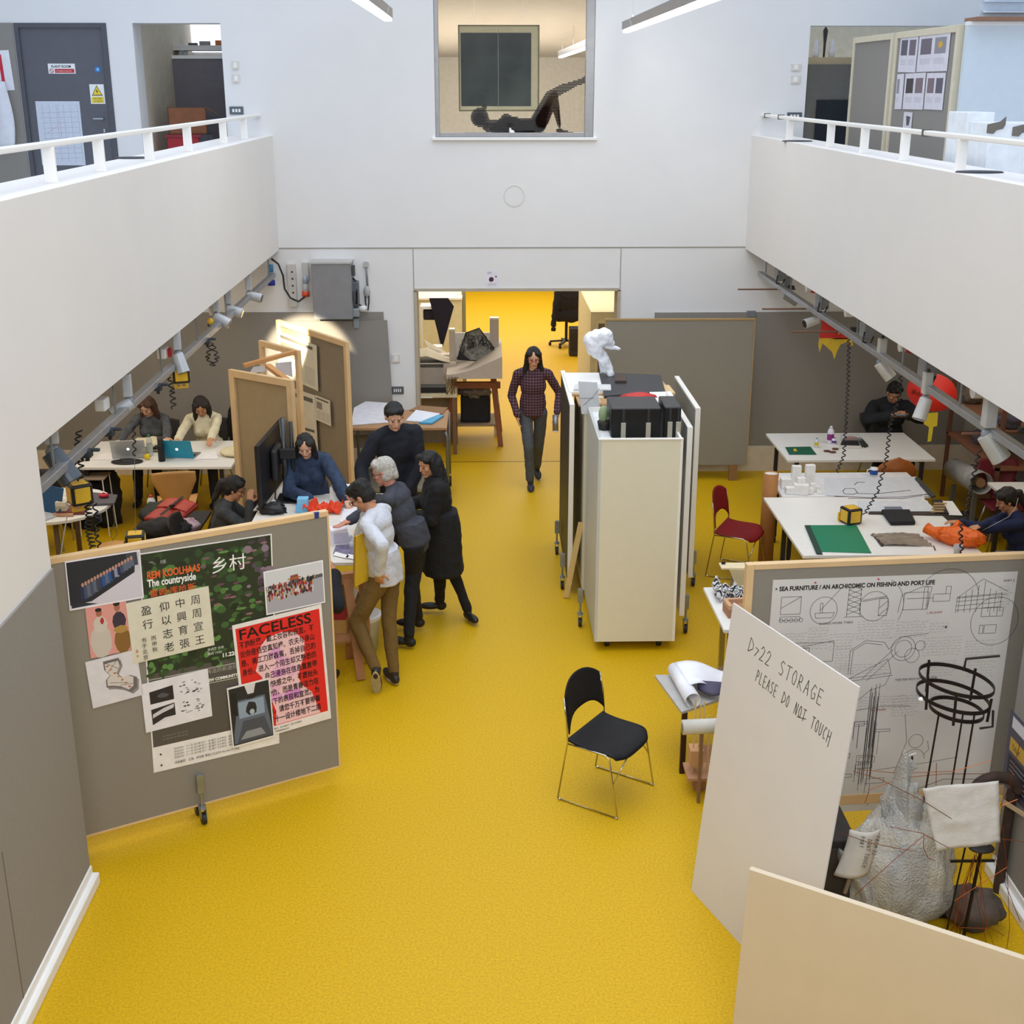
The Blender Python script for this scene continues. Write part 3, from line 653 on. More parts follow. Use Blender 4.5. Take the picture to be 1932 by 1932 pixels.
# pale blue partition and white units nearer on the gallery
PB = M('#cdd9e2', .5, var=.02)
t = thing('partition_panel', 'pale blue tall partition panel on the upper gallery beside the student sheets', 'partition', (4.12, 11.45, 3.05))
MB().box(0, 2.6, 0, .06, 0, 2.0).build('panel', PB, t); MB().box(0, 2.6, -.01, .07, 2.0, 2.03).build('edge', WHITE, t)
tag(MB().box(4.14, 4.72, 11.3, 11.6, 5.081, 5.11).build('wood_plank', M('#8f6a52', .7)), 'brown wooden plank resting on top of the pale blue partition', 'plank')
t = thing('slatted_vent', 'pale slatted vent unit standing on the brown plank', 'vent', (4.45, 11.45, 5.112))
MB().box(-.23, .23, .03, .06, 0, .6).build('back_panel', M('#c3cfdc', .5), t)
for k in range(6): MB().add([(-.2, .03, .05 + k * .085), (.2, .03, .05 + k * .085), (.23, -.05, .035 + k * .085), (-.23, -.05, .035 + k * .085)], [(0, 1, 2, 3)]).build('slat', M('#dfe8f0', .4), t, solid=.004)
def whitebox(label, px0, px1, py0, y, dep):
    a = PY(px0, py0, y); b = PY(px1, py0, y); t = thing('white_unit', label, 'box', (a.x, y, 3.05))
    MB().box(0, b.x - a.x, 0, dep, 0, a.z - 3.05).build('carcass', M('#e4e9ee', .5), t, bevel=.006); return t
whitebox('tall white box unit behind the handrail in front of the pale blue partition', 1826, 1878, 212, 9.8, .4)
t = whitebox('low white unit with arrow cut-outs behind the handrail', 1869, 1990, 232, 9.4, .4)
for k, (px, py) in enumerate(((1862, 243), (1910, 248))):
    c = PY(px, py, 9.395)
    pts = [(0, .03), (.09, .05), (.13, .085), (.13, .03), (.115, .0), (.07, -.01), (.05, -.035), (.0, -.03)]
    MB().prism([(x, z) for x, z in pts], 0, .004, Matrix.Translation(Vector((c.x, 9.396, c.z)) - t.location) @ Matrix.Rotation(PI / 2, 4, 'X')).build('cutout', M('#6f6a62', .8), t)
for k, (px, py) in enumerate(((250, 299), (1850, 326), (1505, 267))):
    c = PZ(px, py, 4.02); o = MB().lathe([(.16, 0), (.15, .008), (.02, .012)], 20, Matrix.Diagonal((1, .7, 1, 1))).build('dark_dish', M('#2c2f35', .6), loc=(c.x, c.y + .02, 4.021)); tag(o, ('thin dark disc on the ledge below the plant room door', 'thin dark disc on the ledge by the white unit', 'thin dark disc on the ledge end by the opening with display screens')[k], 'disc')
# ------------------------------------------------------------------ lower back wall fittings
s_ = Sheet('notice', 'small white notice pinned above the doorway', 'notice', WALLP, (917, 541), (942, 541), (916, 510), M('#e6e3ee', .7))
s_.polys([(blob(.4, .45, .2, .16, 8, 3), '#4a2430'), (blob(.75, .62, .08, .05, 6, 3), '#2a2430')]).text('LEO', .1, .8, .15, '#333').ink(scrib(.15, .2, .8, 2, .08), .004, '#888')
tag(MB().lathe([(.115, 0), (.122, .0), (.122, .004), (.115, .004)], 32, Matrix.Rotation(PI / 2, 4, 'X'), cap=False).build('round_cover', M('#dcd8d0', .7), loc=(*PY(970, 370, YB).xy, PY(970, 370, YB).z)), 'faint round cover plate in the wall above the doorway', 'cover')
def PB_(px, py, y=YB): return PY(px, py, y)
t = thing('electrical_cabinet', 'large grey electrical cabinet hanging on the white wall', 'cabinet', (0, YB, 0))
a, b = PB_(592, 603, YB - .3), PB_(661, 498, YB - .3)
MB().box(a.x, b.x, -.3, -.001, a.z, b.z).build('case', M('#8b8c90', .5, .2), t, bevel=.006); MB().box(a.x - .01, b.x + .01, -.31, 0, b.z, b.z + .02).build('lid', M('#b4b3b0', .5), t)
for k in range(2): MB().cbox((b.x + .02, -.16, a.z + .25 + .3 * k), (.03, .08, .12)).build('latch', M('#55585c', .5, .5), t)
t = thing('isolator_switch', 'grey isolator switch with cables beside the electrical cabinet', 'switch', (0, YB, 0))
c = PB_(672, 570); MB().cbox((c.x, -.07, c.z + .12), (.09, .14, .28)).build('switch_box', M('#6a7078', .4, .4), t, bevel=.01)
MB().cbox((c.x, -.09, c.z - .1), (.1, .16, .1)).cbox((c.x, -.05, c.z - .24), (.07, .1, .12)).build('socket', M('#9aa2a8', .4, .3), t, bevel=.01)
MB().cyl((c.x + .03, -.08, c.z - .07), (c.x + .12, -.16, c.z - .05), .035).build('plug', M('#dfe2e2', .4), t, smooth=True)
MB().tube([(c.x - .02, -.1, c.z + .3), (c.x + .03, -.12, c.z + .25), (c.x + .02, -.15, c.z)], .012).build('cable', BLACK, t, smooth=True)
t = thing('cable_conduit', 'grey conduit with round box and looped black cables near the doorway', 'conduit', (0, YB, 0))
c = PB_(691, 498); e = PB_(694, 543); f = PB_(693, 556)
MB().cyl((c.x, -.04, c.z), (c.x, 0, c.z), .035).build('round_box', M('#b9bab6', .4), t); MB().cyl((c.x, -.02, c.z), (e.x, -.02, e.z), .012).build('pipe', M('#8f9698', .4, .4), t, smooth=True)
MB().ell((f.x, -.04, (e.z + f.z) / 2), (.04, .035, .07)).build('junction', M('#a8aca8', .4), t, smooth=True)
g = PB_(684, 577); h_ = PB_(697, 575); k_ = PB_(691, 583)
for sx, ex in ((-.02, g), (.022, g)):
    MB().tube([(f.x + sx, -.05, f.z), (f.x + sx, -.06, f.z - .07), (f.x + sx * .4, -.07, k_.z), (g.x, -.06, g.z), (g.x - .03, -.08, g.z + .03)], .009).build('cable', BLACK, t, smooth=True)
t = thing('pin_board_sheet', 'grey hanging board with a torn upper edge on the white wall beside the doorway', 'screen', (0, YB - .05, 0))
a, b = PB_(555, 780), PB_(760, 604); c = PB_(731, 604); d0 = PB_(742, 780)
r = random.Random(4); n = 16; top = [(a.x + (c.x - a.x) * i / n, c.z + .012 * r.random()) for i in range(n + 1)]
m = MB(); m.prism([(a.x, .5), (c.x + .05, .5)] + top[::-1], 0, .02, Matrix.Rotation(PI / 2, 4, 'X')); m.build('board', GREYB, t)
# white cable trunks near the ceiling by the fascia end
def trunk(px, py0, py1, wd, label, holes=0, y=YB, col='#c9c8c4'):
    a, b = PB_(px, py0, y), PB_(px, py1, y); t = thing('wall_trunking', label, 'trunking', (a.x, y, b.z)); H_ = a.z - b.z
    MB().box(-wd / 2, wd / 2, -.06, -.001, 0, H_).build('casing', M(col, .5), t, bevel=.005)
    for k in range(holes): MB().cyl((wd * .1, -.063, H_ * (.18 + .16 * k)), (wd * .1, -.058, H_ * (.18 + .16 * k)), .012).build('hole', M('#5a2a20', .7), t)
trunk(550, 497, 578, .1, 'pale vertical trunking with brown holes near the electrical cabinet', 5)
trunk(577, 494, 530, .07, 'short grey trunking with blue label near the electrical cabinet')
def sock(px, py, c1, c2, label):
    c = PB_(px, py, YB - .1); t = thing('industrial_socket', label, 'socket', tuple(c))
    MB().cyl((0, 0, 0), (0, 0, .13), .035).build('body', M('#b7b8b8', .4), t, smooth=True); MB().cyl((0, 0, -.02), (0, 0, .04), .045).build('ring', M(c1, .4), t, smooth=True); MB().cyl((0, .01, .13), (0, .02, .22), .03).build('cap', M(c2, .4), t, smooth=True)
sock(577, 556, '#e0532c', '#a9b7c4', 'orange ringed industrial socket hanging near the electrical cabinet')
sock(512, 535, '#2a35a8', '#3a86b8', 'blue ringed industrial socket hanging in the corner under the balcony')
pts = [PB_(px, py, YB - .15) for px, py in ((512, 488), (525, 498), (534, 520), (537, 545), (548, 562), (563, 569), (575, 560))]
tag(MB().tube(pts, .011).build('power_cable', BLACK, smooth=True), 'black power cable swinging down to the orange ringed socket', 'cable')
# grey wall panels and boards on the right
t = thing('leaning_board', 'large grey board with thin wooden edge standing against the back wall', 'screen', (0, 14.75, 0))
a = PY(1144, 605, 14.75); b = PY(1424, 601, 14.75); c = PY(1404, 863, 14.75); zt = a.z; xr = b.x
MB().box(a.x, xr, 0, .03, .20, zt).build('board', M('#8b877c', .9, var=.05, scale=60), t)
MB().box(a.x - .015, xr + .01, -.006, .035, zt, zt + .02).box(a.x - .015, a.x, -.006, .035, .2, zt).box(xr, xr + .012, -.006, .035, .2, zt).build('edge_strip', M('#a98a5c', .6), t)
for fx in (xr - .2, a.x + .1): MB().box(fx, fx + .1, -.01, .04, 0, .2).build('foot', M('#8f6a3e', .6), t)
tag(MB().box(*[PY(1408, 596, YB).x, PY(1424, 596, YB).x], YB - .05, YB - .001, PY(1408, 597, YB).z, PY(1408, 586, YB).z).build('junction_box', M('#777c82', .4)), 'small grey junction box above the large grey leaning board', 'socket')
# ------------------------------------------------------------------ foreground boards
A0 = Vector((-2.60, 6.90, 0)); A1 = Vector((-1.02, 7.78, 0)); AL = (A1 - A0).length
ARZ = math.atan2(A1.y - A0.y, A1.x - A0.x)
t = thing('poster_screen', 'grey wheeled pin board screen covered with posters in front of the seated group', 'screen', tuple(A0), ARZ)
Z0, Z1 = .12, 1.955
MB().box(0, AL, .004, .035, Z0, Z1 - .02).build('board', M('#8c867a', .9, var=.04, scale=120, bump=.15, bscale=500), t)
MB().box(-.04, AL + .012, 0, .05, Z1 - .02, Z1 + .015).build('top_rail', PINE, t, bevel=.002)
for sx_ in (AL, -.012): MB().box(sx_, sx_ + .012, 0, .045, Z0, Z1 - .02).build('side_strip', PINE, t)
MB().box(0, AL, 0, .04, Z0 - .012, Z0).build('bottom_strip', PINE, t)
def caster(m4, par, nm='caster'):
    c = MB().cbox((0, 0, .29), (.045, .03, .13), m4).cyl(m4 @ Vector((0, 0, .13)), m4 @ Vector((0, 0, .36)), .009).cyl(m4 @ Vector((0, 0, .115)), m4 @ Vector((0, 0, .13)), .026)
    c.cbox((-.017, -.01, .08), (.004, .05, .075), m4).cbox((.017, -.01, .08), (.004, .05, .075), m4).cbox((0, -.01, .115), (.04, .05, .006), m4)
    o = c.build(nm, GALV, par, bevel=.001)
    MB().cyl(m4 @ Vector((-.013, -.012, .04)), m4 @ Vector((.013, -.012, .04)), .04, n=20).build('wheel', M('#1d1b1a', .6), o)
    return o
fl = PZ(405, 1585, 0) - A0; u = fl.dot((A1 - A0).normalized())
caster(Matrix.Translation((u, -.035, 0)), t); caster(Matrix.Translation((u, .09, 0)), t)
MB().box(AL - .085, AL - .05, -.003, .02, Z1 + .0152, Z1 + .017).box(AL - .085, AL - .055, -.003, -.001, Z1 - .02, Z1 + .017).build('tape', M('#23357c', .5), t)
pn = (A1 - A0).normalized()
AP = plane(A0 + Vector((0, 0, 0)), pn, (0, 0, 1))
AP.translation = A0 + AP.col[2].to_3d() * -.004
AP.translation = A0 - Vector((-pn.y, pn.x, 0)) * -.003
GRP = 'posters pinned on the wheeled screen'
# tall countryside lecture poster
s_ = Sheet('lecture_poster', 'tall green hillside lecture poster with grey lower half and white foot', 'poster', AP, (290, 1458), (527, 1402), (266, 1044), M('#eceae8', .6), group=GRP, off=.001)
r = random.Random(2); ps = [([(.01, .42), (.99, .42), (.99, .995), (.01, .995)], '#26331f')]
for k in range(330):
    x, y = r.uniform(.02, .98), r.uniform(.44, .98); g = r.choice(['#1c2818', '#2f4a26', '#3f6332', '#4f7a3e', '#335230', '#203020', '#5c8a48'] if x < .8 or y < .75 else ['#6b5a68', '#8a7684', '#4a3c46', '#3a5030', '#584858'])
    ps.append((blob(x, y, r.uniform(.012, .045), r.uniform(.006, .02), 7, k), g))
for k in range(26): x, y = r.uniform(.45, .98), r.uniform(.6, .97); ps.append((blob(x, y, .03, .006, 5, k), r.choice(['#7a5560', '#8d6a6e', '#6a4650'])))
s_.polys(ps, 'photo_print'); s_.rects([(.01, .12, .99, .46, '#55514c')]).rects([(.0, .364, .99, .367, '#c9c4bd'), (.0, .434, .99, .437, '#c9c4bd')])
s_.polys([([(.855, .50), (.885, .50), (.895, .545), (.845, .545)], '#1c1a26'), (blob(.87, .553, .018, .014, 8), '#e88a70'), (blob(.90, .535, .02, .02, 8), '#2a2230'), (blob(.93, .455, .05, .02, 8), '#c9a088')])
s_.text('学术讲座', .07, .944, .018, '#b9bdb0').text('REM KOOLHAAS', .05, .885, .045, '#e8632a', .66, bold=.0012).text('The countryside', .05, .85, .045, '#f2f2ee', .68, bold=.0012).text('雷姆·库哈斯', .06, .807, .035, '#e8632a', 1.05).text('乡村', .52, .868, .078, '#f4f4f0', 1.0)
s_.text('11.22—3', .57, .475, .025, '#f0f0e8', 1, bold=.001).text('周四 19:00', .46, .497, .014, '#dfe3da').text('演讲厅 中央', .46, .517, .014, '#dfe3da')
s_.text('飞地／围地—社区再造的新途径', .12, .412, .023, '#a9a59e', 1).text('ENCLAVE/EXCLAVE—', .12, .394, .018, '#f2f0ec', 1, bold=.0008).text('A THRESHOLD TO THE NEW COMMUNITY', .12, .374, .018, '#f2f0ec', .92, bold=.0008)
for k in range(5): s_.text('社区 建筑 城市 设计 讲座 中国 展览', .70 if k < 3 else .08, .25 - .014 * k if k < 3 else .16 - .014 * (k - 3), .009, '#8f8a84', .8)
s_.text('11:29', .84, .440, .018, '#cfcac4')
for k in range(4): s_.text('活动时间：十一月 设计楼 地下一层 展厅 主办单位：建筑学院', .16, .09 - .014 * k, .0105, '#6a655f', 1)
s_.text('讲座嘉宾：王澍、库哈斯 策划人与主持 Marcelo M. Ding', .16, .022, .014, '#4a4642', .85).polys([(blob(.06, .082, .008, .005, 6), '#3a3430'), (blob(.06, .03, .008, .005, 6), '#3a3430')])
# group photo on dark ground
s_ = Sheet('photo_poster', 'photo print of a line of people against a dark wall', 'poster', AP, (131, 1152), (271, 1127), (121, 1059), M('#eceaf0', .5), group=GRP, off=.0062)
ps = [([(.015, .03), (.985, .03), (.985, .97), (.015, .97)], '#cfcbd6'), ([(.015, .10), (.3, .12), (.98, .62), (.98, .97), (.015, .97)], '#20242e'), ([(.9, .55), (.985, .6), (.985, .97), (.93, .97)], '#c8c4d0'), ([(.8, .7), (.96, .7), (.95, .97), (.8, .97)], '#3f434c')]
ps += [([(.03, .04), (.38, .05), (.14, .14), (.03, .12)], '#222838')]
for k in range(17):
    x = .2 + .042 * k; y = .16 + .033 * k; h = .42 - .012 * k; c = r.choice(['#2a3a66', '#24508a', '#3a3e4c', '#5a6478', '#8a90a0', '#1c2a52', '#444a60'])
    ps += [([(x - .03, y), (x + .03, y), (x + .034, y + h * .62), (x - .034, y + h * .62)], c), (blob(x, y + h * .75, .019, .045, 8, k, 0), '#b58a78')]
s_.polys(ps, 'photo_print')
# crowd photo
s_ = Sheet('photo_poster', 'photo print of a large crowd on an open grey square', 'poster', AP, (502, 1160), (613, 1136), (497, 1078), M('#f1f0f2', .5), group=GRP, off=.0062)
ps = [([(.02, .03), (.98, .03), (.98, .97), (.02, .97)], '#a9a9b2'), ([(.02, .6), (.98, .66), (.98, .97), (.02, .97)], '#d3d6da'), ([(.02, .55), (.98, .62), (.98, .70), (.02, .64)], '#5a5a60'), ([(.42, .66), (.58, .67), (.56, .80), (.44, .79)], '#8a4a3c'), ([(.38, .70), (.62, .71), (.6, .74), (.4, .73)], '#b0683c')]
for k in range(190):
    x = r.uniform(.03, .84); y = r.uniform(.30, .64) + .06 * x; ps.append((blob(x, y, .016, .045, 6, k), r.choice(['#a02a2c', '#2a2630', '#3a3a44', '#c8473c', '#6a3a40', '#b8a060', '#1c1a20', '#d0c4bc', '#8a2a30'])))
s_.polys(ps, 'photo_print')
# pink portrait
s_ = Sheet('portrait_poster', 'pink photo print of two women in aprons', 'poster', AP, (171, 1242), (247, 1226), (161, 1145), M('#e2a09a', .6), group=GRP, off=.0045)
ps = [([(0, 0), (1, 0), (1, 1), (0, 1)], '#dd9a92'), (blob(.3, .30, .26, .34, 12, 1, .1), '#c9c0b4'), (blob(.32, .62, .17, .16, 10, 2, .1), '#cfc6ba'), (blob(.31, .84, .075, .075, 10, 3, 0), '#a4684c'), (blob(.31, .90, .085, .04, 8, 4), '#1a1416'),
      (blob(.82, .22, .2, .26, 10, 5, .1), '#8a6230'), (blob(.78, .62, .17, .18, 10, 6, .1), '#3a3040'), (blob(.8, .45, .18, .08, 8, 9), '#b08a48'), (blob(.76, .88, .075, .08, 10, 7, 0), '#a86c50'), (blob(.76, .95, .09, .04, 8, 8), '#1a1416'), (blob(.37, .68, .05, .07, 6, 9), '#b8282c')]
s_.polys(ps, 'photo_print')
# calligraphy sheet
s_ = Sheet('calligraphy_sheet', 'cream sheet of handwritten brush characters overlapping the hillside poster', 'poster', AP, (251, 1252), (404, 1216), (240, 1137), M('#dcd8c4', .8, var=.05), group=GRP, off=.0075)
for cx_, chars in ((.76, '周周宣王'), (.57, '中興育張'), (.38, '仰以志老'), (.16, '盈行')):
    for k, ch in enumerate(chars): s_.text(ch, cx_, .76 - .225 * k, .165, '#26221f', 1)
for cx_, chars in ((.24, '丙申秋'), (.12, '书于北京')):
    for k, ch in enumerate(chars): s_.text(ch, cx_, .32 - .095 * k, .085, '#3a342f', 1)
s_.polys([(blob(.06, .2, .015, .03, 6), '#d08a80'), (blob(.06, .12, .015, .02, 6), '#d08a80')])
# white sheet with model
s_ = Sheet('model_poster', 'white print showing an angular grey building model', 'poster', AP, (175, 1336), (270, 1310), (167, 1247), M('#dedbe0', .7), group=GRP, off=.0062)
pl_ = [(.33, .92), (.64, .92), (.66, .78), (.56, .62), (.66, .47), (.80, .50), (.93, .42), (.9, .2), (.78, .13), (.62, .26), (.45, .33), (.32, .36), (.33, .52), (.42, .6), (.33, .74)]
s_.polys([([(x + .03, y - .05) for x, y in pl_], '#8f8a8c'), (pl_, '#6f6a6c'), ([(.5 + (x - .5) * .84, .55 + (y - .55) * .84) for x, y in pl_], '#d3ccc6')] + [(blob(.4 + .06 * k, .8 - .09 * k, .03, .02, 5, k), ('#b5562c', '#c98a5c')[k % 2]) for k in range(7)]).ink([[(.36, .88), (.6, .7)], [(.38, .66), (.6, .88)], [(.4, .44), (.75, .35)], [(.58, .34), (.86, .3)]], .003, '#5a5458')
# four black drawings
s_ = Sheet('drawing_poster', 'white print with four black ink landscape pictures', 'poster', AP, (275, 1382), (400, 1350), (268, 1290), M('#e6e4ea', .7), group=GRP, off=.0062)
ps = [([(.11, .55), (.46, .55), (.46, .84), (.11, .80)], '#26242a'), ([(.11, .12), (.46, .22), (.46, .48), (.11, .44)], '#2a282e'), ([(.13, .34), (.3, .42), (.45, .46), (.44, .38), (.28, .33), (.12, .26)], '#cfccd2'), ([(.11, .12), (.3, .22), (.46, .22), (.3, .16)], '#dcdae0'), (blob(.3, .68, .08, .05, 8, 2, .5), '#55525a')]
for k in range(40): x, y = r.uniform(.56, .88), r.choice([r.uniform(.58, .86), r.uniform(.18, .44)]); ps.append((blob(x, y, .025, .016, 5, k, .9), r.choice(['#4a484e', '#8a888e', '#2c2a30', '#a9a7ad'])))
s_.polys(ps, 'photo_print')
# FACELESS poster
s_ = Sheet('event_poster', 'red and black FACELESS event poster with a pale head silhouette', 'poster', AP, (462, 1401), (624, 1354), (451, 1176), M('#ece7e4', .6), group=GRP, off=.0075)
s_.rects([(.03, .075, .97, .965, '#e0231f')], 'red_ground')
head = [(.36, .08), (.38, .2), (.34, .3), (.36, .4), (.28, .44), (.26, .52), (.2, .58), (.24, .66), (.26, .76), (.36, .83), (.52, .85), (.68, .82), (.77, .73), (.76, .62), (.70, .52), (.66, .44), (.70, .36), (.80, .28), (.88, .08)]
s_.polys([(head, '#efc6cb')] + [(blob(r.uniform(.35, .68), r.uniform(.2, .78), .07, .045, 7, k, .8), r.choice(['#e3a3d6', '#e8b4cf', '#d98fd0'])) for k in range(12)], 'silhouette')
s_.text('FACELESS', .055, .868, .118, '#140808', 1.17, bold=.002)
for k, tx in enumerate(('不施粉黛，戴上妆容和假面，不', '论你是悟空真知棒、农夫与泉山', '是、美工刀甜香蕉，丢掉自己的', '身份，进入一个陌生却又熟悉的', '　　　　自己浸泡在信息重复带', '　　　　的快感之中，不愿抬头', '　　　　虚伪，而是青春活力在', '　　　　态下的表现和宣泄。为', '　　　　始，请您千万不要带着', '　　　　双十一设计楼地下二层')):
    s_.text(tx, .05, .80 - .0765 * k, .060, '#140808', .72, bold=.0009)
s_.text('主办：学生会 时间：十一月 地点：设计楼地下二层 中央美术', .05, .045, .017, '#2a2626', .95).text('不带脸参加派对', .34, .018, .017, '#2a2626', 1.0)
# dark interior print over its corner
s_ = Sheet('interior_print', 'small blue-grey print of a dark interior with a hanging form', 'poster', AP, (438, 1410), (517, 1388), (427, 1297), M('#e8e6e2', .6), group=GRP, off=.0135)
s_.polys([([(.03, .03), (.97, .03), (.97, .97), (.03, .97)], '#23262c'), ([(.06, .2), (.22, .75), (.85, .75), (.95, .2), (.95, .05), (.06, .05)], '#5f6a7c'), ([(.22, .45), (.22, .72), (.82, .72), (.82, .45)], '#8fa2b8'), ([(.40, .97), (.66, .97), (.6, .82), (.46, .82)], '#d8d8dc'), ([(.12, .05), (.3, .4), (.8, .4), (.95, .05)], '#4a4f5a'), ([(.2, .1), (.35, .22), (.7, .22), (.8, .1)], '#8f949c'), (blob(.52, .58, .13, .12, 9, 3, .3), '#23252a'), (blob(.53, .52, .06, .05, 7, 4), '#aab8c6'), ([(.4, .78), (.66, .78), (.62, .74), (.44, .74)], '#1a1c20'), ([(.06, .55), (.2, .5), (.2, .9), (.06, .9)], '#15171b')], 'photo_print')
# ------------------------------------------------------------------ right: drawing board, storage sign, cream partition
B0 = PY(1409, 1080, 6.93); B0.z = 0; BZ = 1.905
BL_ = 2.2; BR = rad(5)
t = thing('drawing_screen', 'pine framed grey screen carrying the big pen drawing', 'screen', tuple(B0), BR)
MB().box(.03, BL_, .006, .03, .33, BZ - .03).build('board', M('#8c867a', .9, var=.04, scale=120), t)
MB().box(0, .045, 0, .05, .22, BZ).box(.045, BL_ - .04, 0, .05, BZ - .035, BZ).box(BL_ - .04, BL_, 0, .05, .22, BZ).box(.045, BL_ - .04, 0, .05, .25, .32).build('frame', PINE, t, bevel=.003)
for x in (.1, BL_ - .15): MB().box(x, x + .05, -.08, .3, 0, .05).build('foot', PINE, t); MB().box(x, x + .05, .0, .05, .05, .3).build('leg', PINE, t)
xd = Vector((math.cos(BR), math.sin(BR), 0)); BP = plane(B0, xd, (0, 0, 1)); BP.translation = B0 + BP.col[2].to_3d() * -.006
s_ = Sheet('pen_drawing', 'large white sheet of dense pen drawings about sea furniture and port life', 'drawing', BP, (1424, 1540), (1858, 1516), (1428, 1095), M('#d6d3ce', .8, var=.04, scale=3), off=.002)
s_.text('SEA FURNITURE / AN ARCHICOMIC ON FISHING AND PORT LIFE', .028, .955, .024, '#1a1816', .86, rot=.5, bold=.0010)
def circ(cx, cy, rr, a0=0, a1=360, n=28, k=1.0): return [(cx + rr * math.cos(rad(a0 + (a1 - a0) * i / n)), cy + rr * k * math.sin(rad(a0 + (a1 - a0) * i / n))) for i in range(n + 1)]
def rc(x0, y0, x1, y1): return [(x0, y0), (x1, y0), (x1, y1), (x0, y1), (x0, y0)]
L_ = [rc(.04, .86, .12, .93), [(.04, .885), (.12, .93)], rc(.04, .835, .12, .85)] + [circ(.045 + .02 * k, .835, .008, n=8) for k in range(5)]
L_ += [circ(.215, .87, .055), [(.20, .87), (.285, .965)], [(.18, .86), (.185, .84), (.25, .84), (.26, .86), (.18, .86)], rc(.2, .86, .21, .9)]
for k in range(6): L_ += [[(.31, .85 + .02 * k), (.365, .87 + .02 * k)], [(.365, .85 + .02 * k), (.31, .87 + .02 * k)]]
L_ += [[(.31, .84), (.312, .975)], [(.365, .84), (.36, .975)], [(.30, .84), (.38, .84)], [(.37, .90), (.47, .915)], [(.37, .905), (.47, .92)], rc(.44, .84, .475, .91), [(.44, .84), (.475, .87)], [(.44, .87), (.475, .9)], circ(.42, .88, .06), circ(.42, .88, .12, -30, 60)]
L_ += [rc(.54, .86, .64, .93), [(.52, .85), (.53, .92), (.62, .955), (.65, .95), (.64, .86)], rc(.62, .86, .635, .95), rc(.66, .89, .73, .92), rc(.71, .92, .73, .95), [(.66, .905), (.55, .905)]]
L_ += [[(.76, .90), (.86, .975), (.97, .92)], [(.76, .90), (.97, .91)], [(.76, .84), (.76, .90)]] + [[(.77 + .025 * k, .84), (.77 + .025 * k, .905 + (.06 if k < 5 else .04) * (1 - abs(k - 4) / 4))] for k in range(8)] + [[(.76, .85 + .018 * k), (.95, .86 + .018 * k)] for k in range(4)]
L_ += [circ(.72, .89, .13, 10, 150), circ(.93, .80, .10, 0, 360), rc(.87, .82, .96, .855), rc(.905, .82, .935, .855), rc(.89, .75, .94, .785), rc(.87, .75, .885, .785)]
L_ += [rc(.10, .66, .27, .74), [(.10, .72), (.27, .745)], rc(.11, .67, .17, .72)] + [[(.11 + .008 * k, .67), (.11 + .008 * k, .72)] for k in range(7)]
L_ += [circ(.56, .70, .05), circ(.60, .67, .03), circ(.63, .71, .02), circ(.56, .70, .035), [(.34, .60), (.34, .70), (.40, .74), (.48, .73), (.50, .70), (.55, .75), (.66, .76)], [(.35, .60), (.352, .70), (.40, .73), (.47, .72)]]
L_ += [[(.24, .57), (.36, .585), (.52, .60)], [(.25, .565), (.38, .575), (.53, .59)], [(.24, .57), (.30, .50), (.36, .52), (.37, .47), (.44, .53), (.50, .55), (.52, .60)], [(.52, .60), (.50, .66), (.42, .62), (.34, .58)], [(.40, .58), (.52, .70)], [(.42, .57), (.54, .69)]]
for k in range(9): L_ += [[(.20 + .006 * k, .53 - .01 * k), (.33, .545 - .008 * k)]]
for k in range(11): x = r.uniform(.26, .5); y = r.uniform(.12, .42); L_ += [rc(x, y, x + r.uniform(.02, .08), y + r.uniform(.01, .03)), [(x, y), (x, y - .06)], [(x + .02, y), (x + .02, y - .1)]]
for k in range(26): x = .44 + .045 * r.random(); L_ += [[(x, r.uniform(.1, .3)), (x + .002, r.uniform(.35, .56))]]
L_ += [[(.27, .43), (.38, .445), (.50, .46), (.62, .455)], circ(.66, .3, .03), [(.60, .42), (.62, .30), (.58, .16)], circ(.66, .22, .045, 0, 300), [(.70, .24), (.72, .26), (.71, .3)], [(.50, .18), (.7, .2), (.85, .22)]]
s_.ink(L_, .0030, '#55524e')
L2 = []
for (x0, y0, x1, rr, sd) in ((.05, .78, .15, 7, 1), (.16, .80, .24, 8, 2), (.25, .77, .34, 6, 3), (.36, .82, .5, 7, 4), (.52, .81, .64, 6, 5), (.66, .80, .73, 4, 6), (.64, .74, .80, 7, 7), (.82, .72, .94, 8, 8), (.28, .72, .34, 9, 9), (.30, .64, .5, 4, 10), (.66, .64, .78, 6, 11), (.84, .63, .95, 6, 12), (.06, .64, .1, 6, 13), (.40, .5, .6, 5, 14), (.93, .94, .97, 9, 15), (.54, .5, .64, 8, 16), (.05, .5, .2, 8, 17), (.70, .5, .8, 5, 18)): L2 += scrib(x0, y0, x1, rr, .012, sd, .003)
s_.ink(L2, .0013, '#77736d', 'notes')
for x, y, tx, c in ((.20, .812, 'SHARED WORK TABLE', '#2a201c'), (.64, .84, 'L.AR.SHOP', '#a03028'), (.54, .565, 'THE FISH BOX AT LOW TIDE', '#3a302c'), (.945, .96, 'PORT 2', '#6a2020'), (.45, .44, 'RED MARK', '#8a3430'), (.71, .78, '⊸▲', '#1a1614')): s_.text(tx, x, y, .013, c, 1, rot=1)
for k, (x, y, c) in enumerate(((.015, .965, '#2a5a40'), (.17, .985, '#c02a2c'), (.425, .99, '#c02a2c'))): MB().ell((x * s_.w, y * s_.h, .006), (.006, .006, .005), n=8, m_=6).build('pin', M(c, .3), s_.t, smooth=True)
